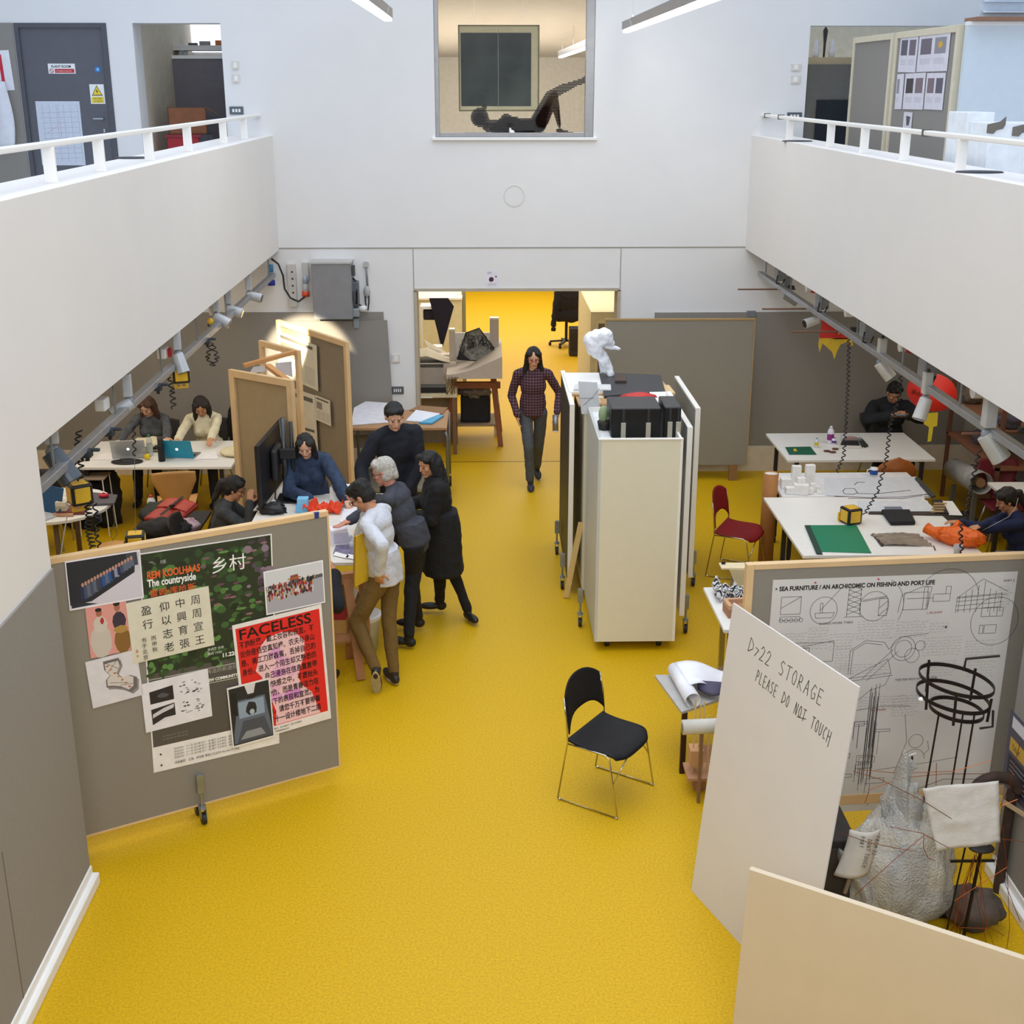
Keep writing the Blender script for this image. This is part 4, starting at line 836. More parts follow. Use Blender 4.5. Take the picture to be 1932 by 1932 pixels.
# storage sign board
D0 = Vector((1.215, 6.47, 0)); D1 = Vector((1.40, 6.47, 1.82))
up_ = (D1 - D0).normalized(); DW = 1.13; dx = Vector((.36, -.93, 0)).normalized()
nrm_ = dx.cross(up_).normalized(); up2 = nrm_.cross(dx).normalized()
DP = plane(D0, dx, up2)
DHt = 1.84
t = thing('storage_board', 'tall white foam board leaning on the cream panel with handwritten storage notice', 'board'); t.matrix_world = DP
MB().box(0, DW, 0, DHt, -.01, 0).build('board', M('#dcd8d4', .6, var=.015, scale=4), t, bevel=.001)
GL = {'D': [[(0, 0), (.05, 1), (.5, .7), (.55, .35), (0, 0)]], '>': [[(.05, .6), (.5, .55), (.12, .0)]], '2': [[(0, .75), (.2, 1), (.45, .8), (.3, .4), (0, 0), (.5, .05)]], 'S': [[(.5, .9), (.2, 1), (.05, .75), (.45, .35), (.35, .05), (0, .1)]],
      'T': [[(0, .95), (.6, 1)], [(.3, .97), (.28, 0)]], 'O': [[(.25, 1), (.05, .6), (.15, .1), (.4, .05), (.5, .5), (.4, .9), (.25, 1)]], 'R': [[(.05, 0), (.08, 1), (.4, .85), (.35, .55), (.08, .5), (.5, 0)]], 'A': [[(0, 0), (.28, 1), (.5, 0)], [(.1, .4), (.45, .4)]],
      'G': [[(.5, .85), (.25, 1), (.03, .5), (.2, .02), (.5, .15), (.5, .45), (.28, .45)]], 'E': [[(.5, .98), (.05, 1), (.05, 0), (.5, .02)], [(.05, .52), (.42, .5)]], 'P': [[(.05, 0), (.08, 1), (.45, .8), (.38, .5), (.08, .45)]], 'L': [[(.08, 1), (.05, 0), (.5, .03)]],
      'N': [[(.03, 0), (.08, 1), (.45, 0), (.5, 1)]], 'U': [[(.05, 1), (.08, .15), (.25, 0), (.45, .2), (.48, 1)]], 'C': [[(.5, .85), (.25, 1), (.05, .5), (.2, .03), (.48, .12)]], 'H': [[(.05, 1), (.05, -.05)], [(.5, 1), (.5, -.3)], [(.05, .5), (.5, .5)]],
      'F': [[(.5, 1), (.05, 1), (.05, 0)], [(.05, .5), (.4, .5)]], 'M': [[(0, 0), (.1, 1), (.28, .4), (.45, 1), (.55, 0)]], 'Y': [[(0, 1), (.25, .5), (.5, 1)], [(.25, .5), (.22, 0)]]}
def pen(tx, fr, h, wd, x0=0, y0=0, gap=.25, rr=.0022, mat=None, par=None, slant=.12, name='handwriting'):
    m = MB(); x = x0
    for ch in tx:
        if ch == ' ': x += wd * .8; continue
        for st in GL[ch]:
            pts = [(x + (a_ + slant * b_) * wd * 1.6, y0 + b_ * h, 0) for a_, b_ in st]
            for p_, q_ in zip(pts, pts[1:]): m.bar(fr @ Vector(p_), fr @ Vector(q_), rr, .0005, up=fr.col[2].to_3d())
        x += wd * (1 + gap)
    return m.build(name, mat or M('#262a28', .6), par)
def penline(tx, ppx, ppy, qpx, qpy, h):
    a = DP.inverted() @ hit(DP, ppx, ppy); b = DP.inverted() @ hit(DP, qpx, qpy); n = len(tx) - .2 * tx.count(' ')
    wd = (b - a).length / (sum(.8 if c == ' ' else 1.25 for c in tx))
    pen(tx, Matrix.Translation((a.x, a.y, .0006)) @ Matrix.Rotation(math.atan2(b.y - a.y, b.x - a.x), 4, 'Z'), h, wd, par=t, rr=.0042)
penline('D>22  STORAGE', 1411, 1228, 1552, 1335, .085); penline('PLEASE  DO  NOT  TOUCH', 1425, 1284, 1566, 1405, .070)
a = DP.inverted() @ hit(DP, 1504, 1352); b = DP.inverted() @ hit(DP, 1521, 1357)
MB().bar((a.x, a.y, .001), (b.x, b.y, .001), .0035, .001).build('underline', M('#262a28', .6), t)
# big cream partition in front
E0 = PZ(1413, 1640, 1.10); E1 = PZ(1932, 1810, 1.10); ed = (E1 - E0); EL = ed.length + .55; ed.normalize(); E0.z = 0
t = thing('cream_panel', 'big cream panel standing in the nearest corner in front of the storage pile', 'panel', tuple(E0), math.atan2(ed.y, ed.x))
m = MB(); m.prism([(-.035, 0), (EL, 0), (EL, 1.1), (0, 1.1)], 0, .03, Matrix.Rotation(PI / 2, 4, 'X') @ Matrix.Translation((0, 0, -.03)))
m.build('panel', M('#d3c4ab', .6, var=.02, scale=5), t, bevel=.002)
for x in (.15, EL - .3): MB().box(x, x + .04, .03, .35, 0, .04).build('foot', PINE, t); 
# ------------------------------------------------------------------ storage pile
BR_ = M('#2c2522', .45, .5, var=.2)
c = PY(1802, 1305, 6.35); t = thing('ring_stand', 'dark iron basket of three flat rings on tall rods in front of the drawing', 'sculpture', (c.x, 6.35, 0)); zc = c.z
def ring(r_, z, tilt=(0, 0), cx=0, cy=0, h=.022):
    m = MB(); n = 40
    for i in range(n):
        a, b = 2 * PI * i / n, 2 * PI * (i + 1) / n
        P_ = lambda a_, rr, z_: (cx + rr * math.cos(a_), cy + rr * math.sin(a_), z + z_ + tilt[0] * rr * math.cos(a_))
        m.add([P_(a, r_, -h / 2), P_(b, r_, -h / 2), P_(b, r_, h / 2), P_(a, r_, h / 2), P_(a, r_ - .006, -h / 2), P_(b, r_ - .006, -h / 2), P_(b, r_ - .006, h / 2), P_(a, r_ - .006, h / 2)], [(0, 1, 2, 3), (7, 6, 5, 4), (3, 2, 6, 7), (0, 4, 5, 1)])
    m.build('ring', BR_, t, smooth=False, weld=True)
ring(.205, zc + .07, (-.14, 0)); ring(.2, zc - .03, (-.14, 0), -.01); ring(.15, zc - .11, (-.1, 0), .02)
for a, z0, z1 in ((200, -.10, .10), (250, -.12, .06), (40, -.1, .1), (320, -.10, .04), (120, -.1, .1)):
    x, y = .2 * math.cos(rad(a)), .2 * math.sin(rad(a)); MB().bar((x * .95, y, zc + z0 - x * .14), (x, y, zc + z1 - x * .14), .014, .006).build('upright', BR_, t)
MB().tube([(.10, -.15, zc - .15), (.17, -.15, zc - .14), (.17, -.13, zc - .05)], .007).tube([(.1, .16, zc + .05), (.11, .17, zc + .12), (.27, .1, zc + .17)], .008).build('hook', BR_, t)
MB().ell((-.2, -.05, zc - .02), (.022, .016, .014)).build('label_tag', WHITE, t)
for (a, bx, by) in ((-.1, -.17, -.08), (.035, -.02, -.1), (.1, .06, -.06)): MB().cyl((a, -.06, zc - .1), (bx, by, .05), .0055, n=6).build('rod', BR_, t)
MB().cbox((-.05, -.08, .025), (.35, .2, .05)).build('base', BR_, t)
t = thing('iron_rod', 'thin dark upright rod with a wire tie left of the ring stand rods', 'rod', tuple(PZ(1722, 1600, 0).xy) + (0,))
a = PY(1728, 1427, 6.2); t.location = (a.x - .02, 6.2, 0); MB().cyl((-.02, 0, 0), (.0, 0, a.z), .006, n=6).build('rod', BR_, t); MB().tube([(-.04, 0, a.z - .01), (-.01, 0, a.z + .01), (.02, .0, a.z + .02)], .002, 5).build('tie', WHITE, t)
# crumpled white paper on a dark copper-wire stand
t = thing('paper_flag', 'creased square white paper sheet draped on the copper wire stand', 'paper', (0, 0, 0)); pl_ = plane((0, 5.75, 0), (1, 0, 0), (0, .12, 1))
cn = [hit(pl_, *q_) for q_ in ((1768, 1606), (1888, 1590), (1884, 1472), (1741, 1488))]; o_ = cn[0].copy(); t.location = o_
m = MB(); m.grid(lambda u, v: tuple((cn[0].lerp(cn[1], u)).lerp(cn[3].lerp(cn[2], u), v) - o_ + Vector((0, .006 * math.sin(u * 7 + v * 3) + .006 * noise.noise(Vector((u * 6, v * 6, 1))), .008 * math.sin(u * 6) * v))), 18, 18)
m.build('sheet', M('#d5d2cc', .8, var=.03, bump=.4, bscale=15), t, solid=.0015, smooth=True)
k_ = plane((0, 5.74, 0), (1, 0, 0), (0, .12, 1))
t = thing('wire_stand', 'dark iron stand wound with copper wires under the creased paper', 'sculpture', (2.15, 5.85, 0))
c = PY(1845, 1600, 5.85); zc = c.z; cx_ = c.x - 2.15
COP = M('#a4552c', .35, .9)
MB().cyl((cx_ - .02, 0, 0), (cx_ + .02, 0, zc), .01, n=8).build('post', M('#1f1a18', .4, .5), t); MB().bar((cx_ - .14, 0, zc - .08), (cx_ + .1, 0, zc - .08), .012).build('crossbar', M('#1f1a18', .4, .5), t)
MB().cyl((cx_ - .11, .02, .05), (cx_ - .06, .02, zc), .005, n=6).build('side_rod', M('#1f1a18', .4, .5), t)
MB().ell((cx_ + .02, 0, zc), (.07, .05, .018)).build('dark_cap', M('#19150f', .6), t); MB().lathe([(.16, 0), (.16, .01)], 20, Matrix.Translation((cx_, 0, 0))).build('base', M('#1f1a18', .6), t)
r = random.Random(8)
for k in range(11):
    a = r.uniform(0, 2 * PI); b = a + r.uniform(-1, 1); R_ = r.uniform(.08, .26)
    MB().tube([(cx_ + .02 * math.cos(a), .02 * math.sin(a), zc - r.uniform(0, .1)), (cx_ + R_ * .5 * math.cos(b), R_ * .5 * math.sin(b), zc * r.uniform(.3, .7)), (cx_ + R_ * math.cos(a), R_ * math.sin(a), .006)], .0016, 5).build('copper_wire', COP, t)
t = thing('copper_wire_tangle', 'loose tangle of thin copper wires arching over the storage pile', 'wire', (1.9, 5.9, 0))
def wpx(pts, y, rr=.0018): return MB().tube([Vector(PY(px, py, y)) - Vector((1.9, 5.9, 0)) for px, py in pts], rr, 5)
for pts, y in (([(1610, 1455), (1660, 1470), (1740, 1510), (1820, 1560)], 5.85), ([(1620, 1452), (1700, 1459), (1800, 1455), (1870, 1435)], 6.2), ([(1632, 1515), (1640, 1490), (1700, 1468), (1780, 1460), (1860, 1460)], 6.3), ([(1612, 1690), (1690, 1620), (1745, 1575)], 5.7), ([(1583, 1570), (1640, 1590), (1700, 1602), (1730, 1606)], 5.8), ([(1680, 1560), (1740, 1572), (1790, 1600)], 5.75),
              ([(1743, 1578), (1742, 1600), (1752, 1620), (1765, 1624)], 5.7), ([(1888, 1520), (1905, 1480), (1925, 1400)], 5.9), ([(1890, 1583), (1910, 1585), (1932, 1589)], 5.7), ([(1890, 1520), (1920, 1508)], 5.75), ([(1766, 1482), (1767, 1440)], 5.9), ([(1892, 1560), (1900, 1640), (1905, 1750), (1898, 1800)], 5.8), ([(1800, 1700), (1850, 1668), (1900, 1636)], 5.75), ([(1855, 1560), (1890, 1650), (1925, 1740)], 5.9), ([(1810, 1750), (1870, 1752), (1895, 1765)], 5.5)):
    wpx(pts, y).build('wire', COP, t)
for pts in ([(1640, 1562), (1700, 1500), (1780, 1470), (1868, 1470)],): wpx(pts, 6.35, .0016).build('wire', M('#3a342e', .5), t)
# curled note sheet
t = thing('curled_note', 'curled white paper with handwritten note beside the storage board', 'paper', (0, 0, 0)); a = PY(1625, 1600, 5.95); t.location = a
H2 = .33
m = MB(); m.grid(lambda u, v: (-.09 + .17 * u - .05 * (1 - v) ** 2 * (1 if u < .5 else .6) + .02 * v, -.05 * math.sin(u * PI) - .10 * (v) ** 3 * 0 + (.07 * (v - .8) if v > .8 else 0), (-.17 + H2 * min(v, .85)) + .01 * math.sin(u * PI)), 12, 14)
m.build('sheet', M('#cfccc6', .8, bump=.2, bscale=12), t, solid=.0015, smooth=True)
for k, tx in enumerate(('FROM 22', 'DONT TOUCH', 'READY')): pen(tx.replace('READY', 'PORT'), Matrix.Translation((.055 - .04 * k, -.054, .11 - .02 * (k % 2))) @ Matrix.Rotation(PI / 2, 4, 'X') @ Matrix.Rotation(-PI / 2 - .1, 4, 'Z'), .022, .015, par=t)
MB().cyl((-.06, .02, -.30), (.0, .02, .0), .012, n=8).build('stick', M('#8a7a68', .8), t)
# translucent bubble wrap heap, dark crate behind
t = thing('dark_crate', 'dark crate at the bottom of the storage pile beside the storage board', 'crate', (1.62, 6.15, 0)); MB().box(-.1, .42, -.12, .25, 0, .62).build('crate_body', M('#2b2622', .8, var=.2), t, bevel=.01); MB().box(-.08, .40, -.13, -.12, .06, .57).build('side_panel', M('#37312b', .8, var=.3, scale=8), t)
t = thing('bubble_wrap_bundle', 'bulky bundle of translucent bubble wrap standing in the storage pile', 'packaging', (0, 0, 0)); a = PZ(1710, 1700, .25); t.location = (a.x, a.y + .15, 0)
def bub(d):
    p = d * 1.0; return 1 + .20 * noise.noise(p * 2.2) + .10 * noise.noise(p * 6 + Vector((3, 1, 2)))
BW = M('#d9dbd8', .2, alpha=.62, var=.12, scale=14, bump=1.0, bscale=70, spec=.7)
BW2 = M('#d9dbd8', .2, alpha=.5, var=.12, scale=14, bump=1.0, bscale=70, spec=.7)
MB().ell((0, 0, .33), (.30, .22, .44), n=40, m_=28, fn=bub).build('wrap', BW, t, smooth=True)
MB().ell((-.02, .02, .74), (.11, .10, .16), n=28, m_=18, fn=lambda d: 1 + .3 * noise.noise(d * 3.1)).build('wrap_top', BW2, t, smooth=True)
m = MB(); m.grid(lambda u, v: (-.12 + .10 * u + .03 * v, -.06 + .05 * math.sin(u * 5 + v * 4), .66 + .52 * v - .14 * u * v), 8, 16); m.build('wrap_tail', BW2, t, solid=.002, smooth=True)
m = MB(); m.grid(lambda u, v: (-.36 + .13 * u + .05 * math.sin(v * 5), -.16 + .05 * math.sin(u * 6 + v * 3), .12 + .48 * v), 8, 16); m.build('wrap_fold', BW2, t, solid=.002, smooth=True)
m = MB().ell((.06, .02, .3), (.12, .1, .2), n=14, m_=10).build('wrapped_object', M('#6a6660', .7, var=.3), t, smooth=True)
t = thing('brown_bag', 'crumpled grey brown bag on the floor beside the wire stand', 'bag', tuple(PZ(1835, 1735, .05)));
MB().ell((0, 0, .05), (.16, .13, .12), n=20, m_=14, fn=lambda d: 1 + .3 * noise.noise(d * 2.5)).build('bag_body', M('#5a5048', .85, var=.2), t, smooth=True); MB().ell((-.03, 0, .17), (.04, .03, .04), n=12, m_=8).build('bag_neck', M('#4a4038', .85), t, smooth=True); t.location.z = .075
t = thing('bark_coil', 'dark brown curved wooden band leaning in the corner behind the creased paper', 'wood', (0, 0, 0)); a = PY(1880, 1495, 6.4); t.location = (a.x, 6.4, a.z)
MB().tube([(.13 * math.cos(x), 0, .10 * math.sin(x)) for x in [PI * (i / 14) for i in range(15)]], .035).build('band', M('#3a2a22', .8, var=.3), t, smooth=True); MB().bar((.0, .0, -.03), (.15, -.1, -.1), .02).build('slat', M('#b8a07c', .7), t); MB().cyl((.1, .02, -a.z), (.1, .02, .0), .03).build('stem', M('#3a2a22', .8, var=.3), t)
WR = plane((3.083, 0, 0), (0, -1, 0), (0, 0, 1))
s_ = Sheet('wall_poster', 'dark poster with yellow lettering pinned on the near wall at the picture edge', 'poster', WR, (1891, 1475), (1990, 1600), (1897, 1325), M('#4a4a5c', .5)); s_.rects([(.06, .5, .95, .68, '#c9a23a'), (.06, .8, .95, .95, '#d8d8de'), (.06, .08, .95, .45, '#23232e')]).text('TALK', .1, .54, .1, '#3a2a10', 1)
s_.rects([(.1, .14 + .06 * k, .9, .15 + .06 * k, '#a9a9b5') for k in range(5)])
# ------------------------------------------------------------------ furniture builders
TOP = M('#e9e8e4', .4, var=.012)
def table(label, x0, x1, y0, y1, z, legs='square', mat=TOP, legm=BLACK, th=.03, skew=0, rz=0, name='work_table', group=None, inset=.12, wheels=False):
    cx, cy = (x0 + x1) / 2, (y0 + y1) / 2; t = thing(name, label, 'table', (cx, cy, 0), rz, group)
    a, b = (x1 - x0) / 2, (y1 - y0) / 2
    m = MB(); m.prism([(-a + skew, -b), (a + skew, -b), (a - skew, b), (-a - skew, b)], z - th, z); m.build('tabletop', mat, t, bevel=.004)
    for sx in (-1, 1):
        for sy in (-1, 1):
            x, y = sx * (a - inset), sy * (b - inset * .6)
            if legs == 'square': o = MB().box(x - .02, x + .02, y - .02, y + .02, .07 if wheels else 0, z - th).build('leg', legm, t)
            elif legs == 'round': o = MB().cyl((x, y, .07 if wheels else 0), (x, y, z - th), .018).build('leg', legm, t, smooth=True)
            if wheels: MB().cyl((x - .014, y, .035), (x + .014, y, .035), .035, n=14).build('caster', M('#1d1b1a', .6), t)
        MB().bar((sx * (a - inset), -b + inset, z - th - .03), (sx * (a - inset), b - inset, z - th - .03), .03).build('rail', legm, t)
    MB().bar((-a + inset, b - inset, z - th - .03), (a - inset, b - inset, z - th - .03), .03).build('rail', legm, t)
    return t
def sled_chair(label, loc, rz, col, group=None):
    """stacking wire chair, faces +y"""
    t = thing('stacking_chair', label, 'chair', loc, rz, group); CHR = M('#c9c6bb', .2, 1., var=.05)
    for s in (-1, 1):
        x = .245 * s
        MB().tube([(x * .96, -.225, .755), (x, -.20, .62), (x, -.185, .45), (x * 1.04, -.25, .012), (x * 1.04, -.235, .008), (x * 1.04, .20, .008), (x * 1.04, .205, .02), (x, .13, .42), (x, .10, .435), (x, -.18, .435)], .0058, 8).build('side_frame', CHR, t, smooth=True)
        for y in (-.235, .2): MB().ell((x * 1.04, y, .008), (.010, .014, .008), n=8, m_=6).build('glide', CHR, t)
    MB().tube([(-.25, .165, .24), (-.1, .19, .39), (.1, .19, .39), (.25, .165, .24)], .005).build('brace', CHR, t, smooth=True)
    sm = M(col, .6, var=.1, bump=.1, spec=.25)
    def seat(u, v):
        x = (u - .5) * 2; y = (v - .5) * 2
        wdt = .24 * (1 - .10 * max(0, y) ** 3 * 1.0); rx = x * wdt; ry = y * .205 + .01
        k = (abs(x) ** 4) * max(0, y) ** 4 * .05; z = .445 - .018 * (1 - x * x) * (1 - y * y) - (.045 * max(0, y) ** 4) + .02 * max(0, -y) ** 3
        return (rx, ry - k, z)
    MB().grid(seat, 16, 16).build('seat', sm, t, smooth=True, solid=.012)
    def back(u, v):
        x = (u - .5) * 2; top = .845 - .05 * x * x - .03 * abs(x) ** 4; bot = .60 - .10 * abs(x) ** 3.5; z = bot + (top - bot) * v
        return (x * (.235 - .01 * v), -.185 - .035 * (1 - x * x) - (z - .5) * .16, z)
    MB().grid(back, 16, 12).build('backrest', sm, t, smooth=True, solid=.010)
    return t
def book(x0, x1, y0, y1, z, h, name, label, cat, mat, rz=0, group=None, parts=None):
    cx, cy = (x0 + x1) / 2, (y0 + y1) / 2
    o = MB().box(-(x1 - x0) / 2, (x1 - x0) / 2, -(y1 - y0) / 2, (y1 - y0) / 2, 0, h).build(name, mat, loc=(cx, cy, z + .001), rz=rz, bevel=min(.003, h / 3)); return tag(o, label, cat, group)
def slab(pxs, z, h, name, label, cat, mat, group=None, bevel=.001):
    """flat thing lying at height z with corners seen at pxs"""
    ps = [PZ(px, py, z) for px, py in pxs]; c = sum(ps, Vector()) / len(ps)
    m = MB(); m.prism([((p - c).x, (p - c).y) for p in ps], 0, h)
    if m.v and (ps[1] - ps[0]).cross(ps[2] - ps[1]).z < 0: m = MB(); m.prism([((p - c).x, (p - c).y) for p in ps[::-1]], 0, h)
    o = m.build(name, mat, loc=(c.x, c.y, z + .001), bevel=bevel); return tag(o, label, cat, group)
def laptop(label, loc, rz, col, wdt=.33, ang=110, logo=True):
    t = thing('laptop', label, 'laptop', loc, rz); d = .23
    MB().box(-wdt / 2, wdt / 2, -d / 2, d / 2, 0, .014).build('base', M('#b6b8bb', .35, .8), t, bevel=.004)
    MB().box(-wdt / 2 + .02, wdt / 2 - .02, -.02, d / 2 - .02, .014, .0155).build('keyboard', BLACK, t)
    R = Matrix.Translation((0, d / 2, .012)) @ Matrix.Rotation(rad(-(ang - 90)), 4, 'X')
    l = MB().box(-wdt / 2, wdt / 2, 0, .008, 0, .225, R).build('lid', M(col, .4, .3 if col[1] == 'b' else 0), t, bevel=.003)
    MB().box(-wdt / 2 + .01, wdt / 2 - .01, -.0012, 0, .01, .215, R).build('screen', M('#1a1d24', .15), t)
    if logo: MB().lathe([(.016, 0), (.016, .001)], 14, R @ Matrix.Translation((0, .0085, .115)) @ Matrix.Rotation(-PI / 2, 4, 'X')).build('logo', M('#eef6ff', .4, emit=1.2), t)
    return t
def bottle(name, label, loc, r0, h, mat, cap_, cat='bottle', cr=.5, lab=None):
    t = thing(name, label, cat, loc)
    MB().lathe([(r0 * .9, 0), (r0, .01), (r0, h * .68), (r0 * .8, h * .78), (r0 * cr, h * .86), (r0 * cr, h * .9)], 16).build('bottle_body', mat, t, smooth=True)
    MB().lathe([(r0 * cr * 1.1, h * .88), (r0 * cr * .9, h * .95), (r0 * cr * .35, h)], 12).build('cap', M(cap_, .4), t, smooth=True)
    if lab: MB().lathe([(r0 * 1.02, h * .2), (r0 * 1.02, h * .55)], 16, cap=False).build('label', M(lab, .6), t, smooth=True)
    return t
YEL = M('#e0b32a', .45, var=.06)
def helix(p0, p1, R_, turns, n=10, sag=0):
    p0, p1 = Vector(p0), Vector(p1); k = int(turns * n); out = []
    for i in range(k + 1):
        u = i / k; c = p0.lerp(p1, u); c.z -= sag * 4 * u * (1 - u); a = 2 * PI * turns * u
        out.append((c.x + R_ * math.cos(a), c.y + R_ * math.sin(a) * .6, c.z))
    return out
def power_cube(label, px, py, y, sz=.13, rz=.35, hook=True, z=None):
    c = PY(px, py, y)
    if z is not None: c.z = z
    t = thing('power_socket_cube', label, 'socket', (c.x, c.y, c.z - sz / 2), rz)
    MB().box(-sz / 2, sz / 2, -sz / 2, sz / 2, 0, sz).build('cube_frame', M('#1c1a17', .5), t, bevel=sz * .09)
    k = sz * .36; e = sz / 2 + .003
    for nm, b in (('socket_face', (-k, k, -e, -e + .006, sz / 2 - k, sz / 2 + k)), ('socket_face', (e - .006, e, -k, k, sz / 2 - k, sz / 2 + k)), ('socket_face', (-e, -e + .006, -k, k, sz / 2 - k, sz / 2 + k)), ('socket_face', (-k, k, -k, k, sz - .003, sz + .003))): MB().box(*b).build(nm, YEL, t, bevel=.004)
    if hook: MB().box(-.045, .045, -.01, .01, -.05, -.035).box(-.055, -.035, -.01, .01, -.05, -.01).box(.035, .055, -.01, .01, -.05, -.01).box(-.008, .008, -.01, .01, -.035, 0).build('hook', YEL, t)
    return t
def coil(label, pts, y, R_=.018, turns=None, rr=.0055, grp=None):
    P_ = [Vector(PY(a, b, y if not isinstance(y, (list, tuple)) else y[i])) for i, (a, b) in enumerate(pts)]; c = P_[0].copy(); out = []
    tot = sum((b - a).length for a, b in zip(P_, P_[1:]))
    for a, b in zip(P_, P_[1:]):
        tr = (turns or tot / .05) * (b - a).length / tot; out += helix(a - c, b - c, R_, max(1, tr), 8)[:-1]
    m = MB(); m.tube(out, rr, 5); o = m.build('coiled_cable', BLACK, smooth=True, loc=c); return tag(o, label, 'cable', grp)
def spotlight(label, px, py, y, col='#b9bfc6', tilt=45, rz=0, s=1.0, dark='#4b5560'):
    c = PY(px, py, y); t = thing('spotlight', label, 'spotlight', tuple(c), rz)
    zt = 2.43 - c.z
    MB().box(-.03 * s, .03 * s, -.03 * s, .03 * s, .05 * s, max(.2 * s, .2 * s)).build('gear_box', M(col, .4, .1), t, bevel=.008)
    MB().cyl((0, 0, .2 * s), (0, 0, max(zt, .22 * s)), .012).build('stem', M('#2a2a2c', .5), t)
    a = rad(tilt); d = Vector((math.sin(a), -.25, -math.cos(a))).normalized()
    h = MB().cyl(-d * .02, d * .13 * s, .042 * s, .048 * s, n=18).build('lamp_head', M(dark if s > 1.1 else col, .4, .1), t, smooth=False, bevel=.004)
    MB().cyl(d * .128 * s, d * .133 * s, .04 * s, n=18).build('lens', M('#1a1a1c', .2), h); MB().ell((0, 0, .02), (.03 * s,) * 3, n=12, m_=8).build('joint', M('#8a9098', .4), t)
    return t
def loft_coat(m, pts): 
    for (a, ra, b, rb) in pts: cap(m, a, ra, b, rb)
# ------------------------------------------------------------------ under the left gallery
def rail(label, x, y0, y1, sx):
    t = thing('lighting_rail', label, 'rail', (x, y0, 2.45)); L_ = y1 - y0
    MB().box(-.03, .03, 0, L_, -.02, .03).build('trunking', M('#a5a7ab', .35, .5), t, bevel=.004)
    MB().box(sx * .1 - .05, sx * .1 + .05, 0, L_, .2, .275).build('cable_tray', M('#8d9094', .5, .3), t)
    for k in range(7): y = .3 + k * (L_ - .6) / 6; MB().cyl((0, y, .03), (0, y, .28), .008, n=6).build('hanger', GALV, t)
    return t
rail('grey lighting rail under the balcony above the laptop tables', -2.47, 6.75, 15.1, -1)
G_ = 'spotlights on the rail above the laptop tables'
spotlight('large dark grey spotlight nearest the wall end above the blue laptop', 100, 858, 7.25, s=1.45, tilt=30, rz=.3).__setitem__('group', G_)
for k, (px, py, y, tl, d) in enumerate(((243, 762, 8.6, -60, 'grey spotlight pointing at the girl behind the silver laptop'), (336, 672, 10.0, 15, 'white and blue spotlight directly above the yellow hanging socket cube'), (408, 598, 11.9, 60, 'white spotlight beside the looped coiled cable'), (432, 583, 12.6, 70, 'white spotlight fixed just beyond the looped coiled cable'), (470, 557, 13.5, 75, 'white spotlight nearest the corner of the back wall under the balcony'))):
    o = spotlight(d, px, py, y, tilt=tl, rz=.2, s=1.05)
for k, (px, py, y) in enumerate(((182, 775, 8.1), (290, 690, 9.4), (372, 612, 11.2), (122, 830, 7.6))):
    c = PY(px, py, y); t = thing('rail_bracket', ('dark clamp bracket on the rail between the grey spotlight and the wall end', 'dark clamp bracket on the rail before the yellow hanging cube', 'dark clamp bracket on the rail near the looped coiled cable', 'dark clamp bracket on the rail above the dark grey spotlight')[k], 'bracket', (-2.47, y, 2.42))
    MB().cbox((0, 0, 0), (.1, .06, .05)).cbox((.06, 0, .02), (.08, .03, .02)).build('clamp', M('#3f464e', .5, .5), t, bevel=.006); MB().cyl((.02, 0, -.05), (.02, 0, -.02), .012).build('knob', BLACK, t)
for k, (px, py, y) in enumerate(((196, 760, 8.3), (308, 660, 10.0), (388, 590, 12.0))):
    t = thing('rail_socket', ('white socket box on the cable tray above the grey spotlight', 'white socket box with red plug on the cable tray before the yellow cube', 'white socket box on the cable tray above the looped cable')[k], 'socket', (-2.54, y, 2.56)); MB().cbox((0, 0, 0), (.07, .12, .08)).build('casing', WHITE, t, bevel=.01)
    if k == 1: MB().cbox((.05, .02, .0), (.03, .05, .07)).build('plug', M('#b8282c', .5), t, bevel=.006)
# laptop table
p0, p1 = PZ(155, 877, .74), PZ(437, 879, .74); TY = 13.0
table('long white table with two laptops under the balcony', -4.35, p1.x, 12.98, 14.02, .74, legm=M('#2a2422', .5))
laptop('open silver laptop on the long white table', (PZ(255, 850, .75).x, 13.42, .742), PI + .12, '#b9bcbf', .36)
laptop('open teal blue laptop on the long white table', (PZ(350, 852, .75).x, 13.40, .742), PI - .12, '#1592b4', .34)
bottle('drink_bottle', 'clear plastic bottle between the two laptops', (PZ(295, 845, .75).x, 13.42, .742), .033, .24, M('#cfdcd8', .1, alpha=.45), '#2f7a4a', lab='#b9c4bc')
t = thing('flask', 'black flask standing beside the teal laptop', 'bottle', (PZ(316, 856, .75).x, 13.20, .742)); MB().lathe([(.036, 0), (.036, .17), (.03, .19)], 16).build('flask_body', BLACK, t, smooth=True); MB().lathe([(.031, .19), (.031, .27)], 16).build('lid', M('#2a2a30', .4), t, smooth=True)
t = thing('fruit', 'small yellow lemon on the long white table', 'fruit', (PZ(293, 849, .75).x, 13.26, .775)); MB().ell((0, 0, 0), (.036, .03, .032), n=16).build('lemon', M('#e8c81c', .5), t, smooth=True); MB().ell((.036, 0, 0), (.008,) * 3, n=8, m_=6).build('stem_end', M('#b09010', .6), t)
t = thing('paper_cup', 'white takeaway cup with purple print and straw on the long white table', 'cup', (PZ(172, 853, .75).x, 13.22, .742)); MB().lathe([(.03, 0), (.042, .11)], 16).build('cup_body', WHITE, t, smooth=True); MB().lathe([(.0345, .03), (.0395, .075)], 16, cap=False).build('print', M('#6a4a94', .5), t, smooth=True); MB().cyl((0, 0, .08), (-.03, 0, .19), .004, n=6).build('straw', WHITE, t)
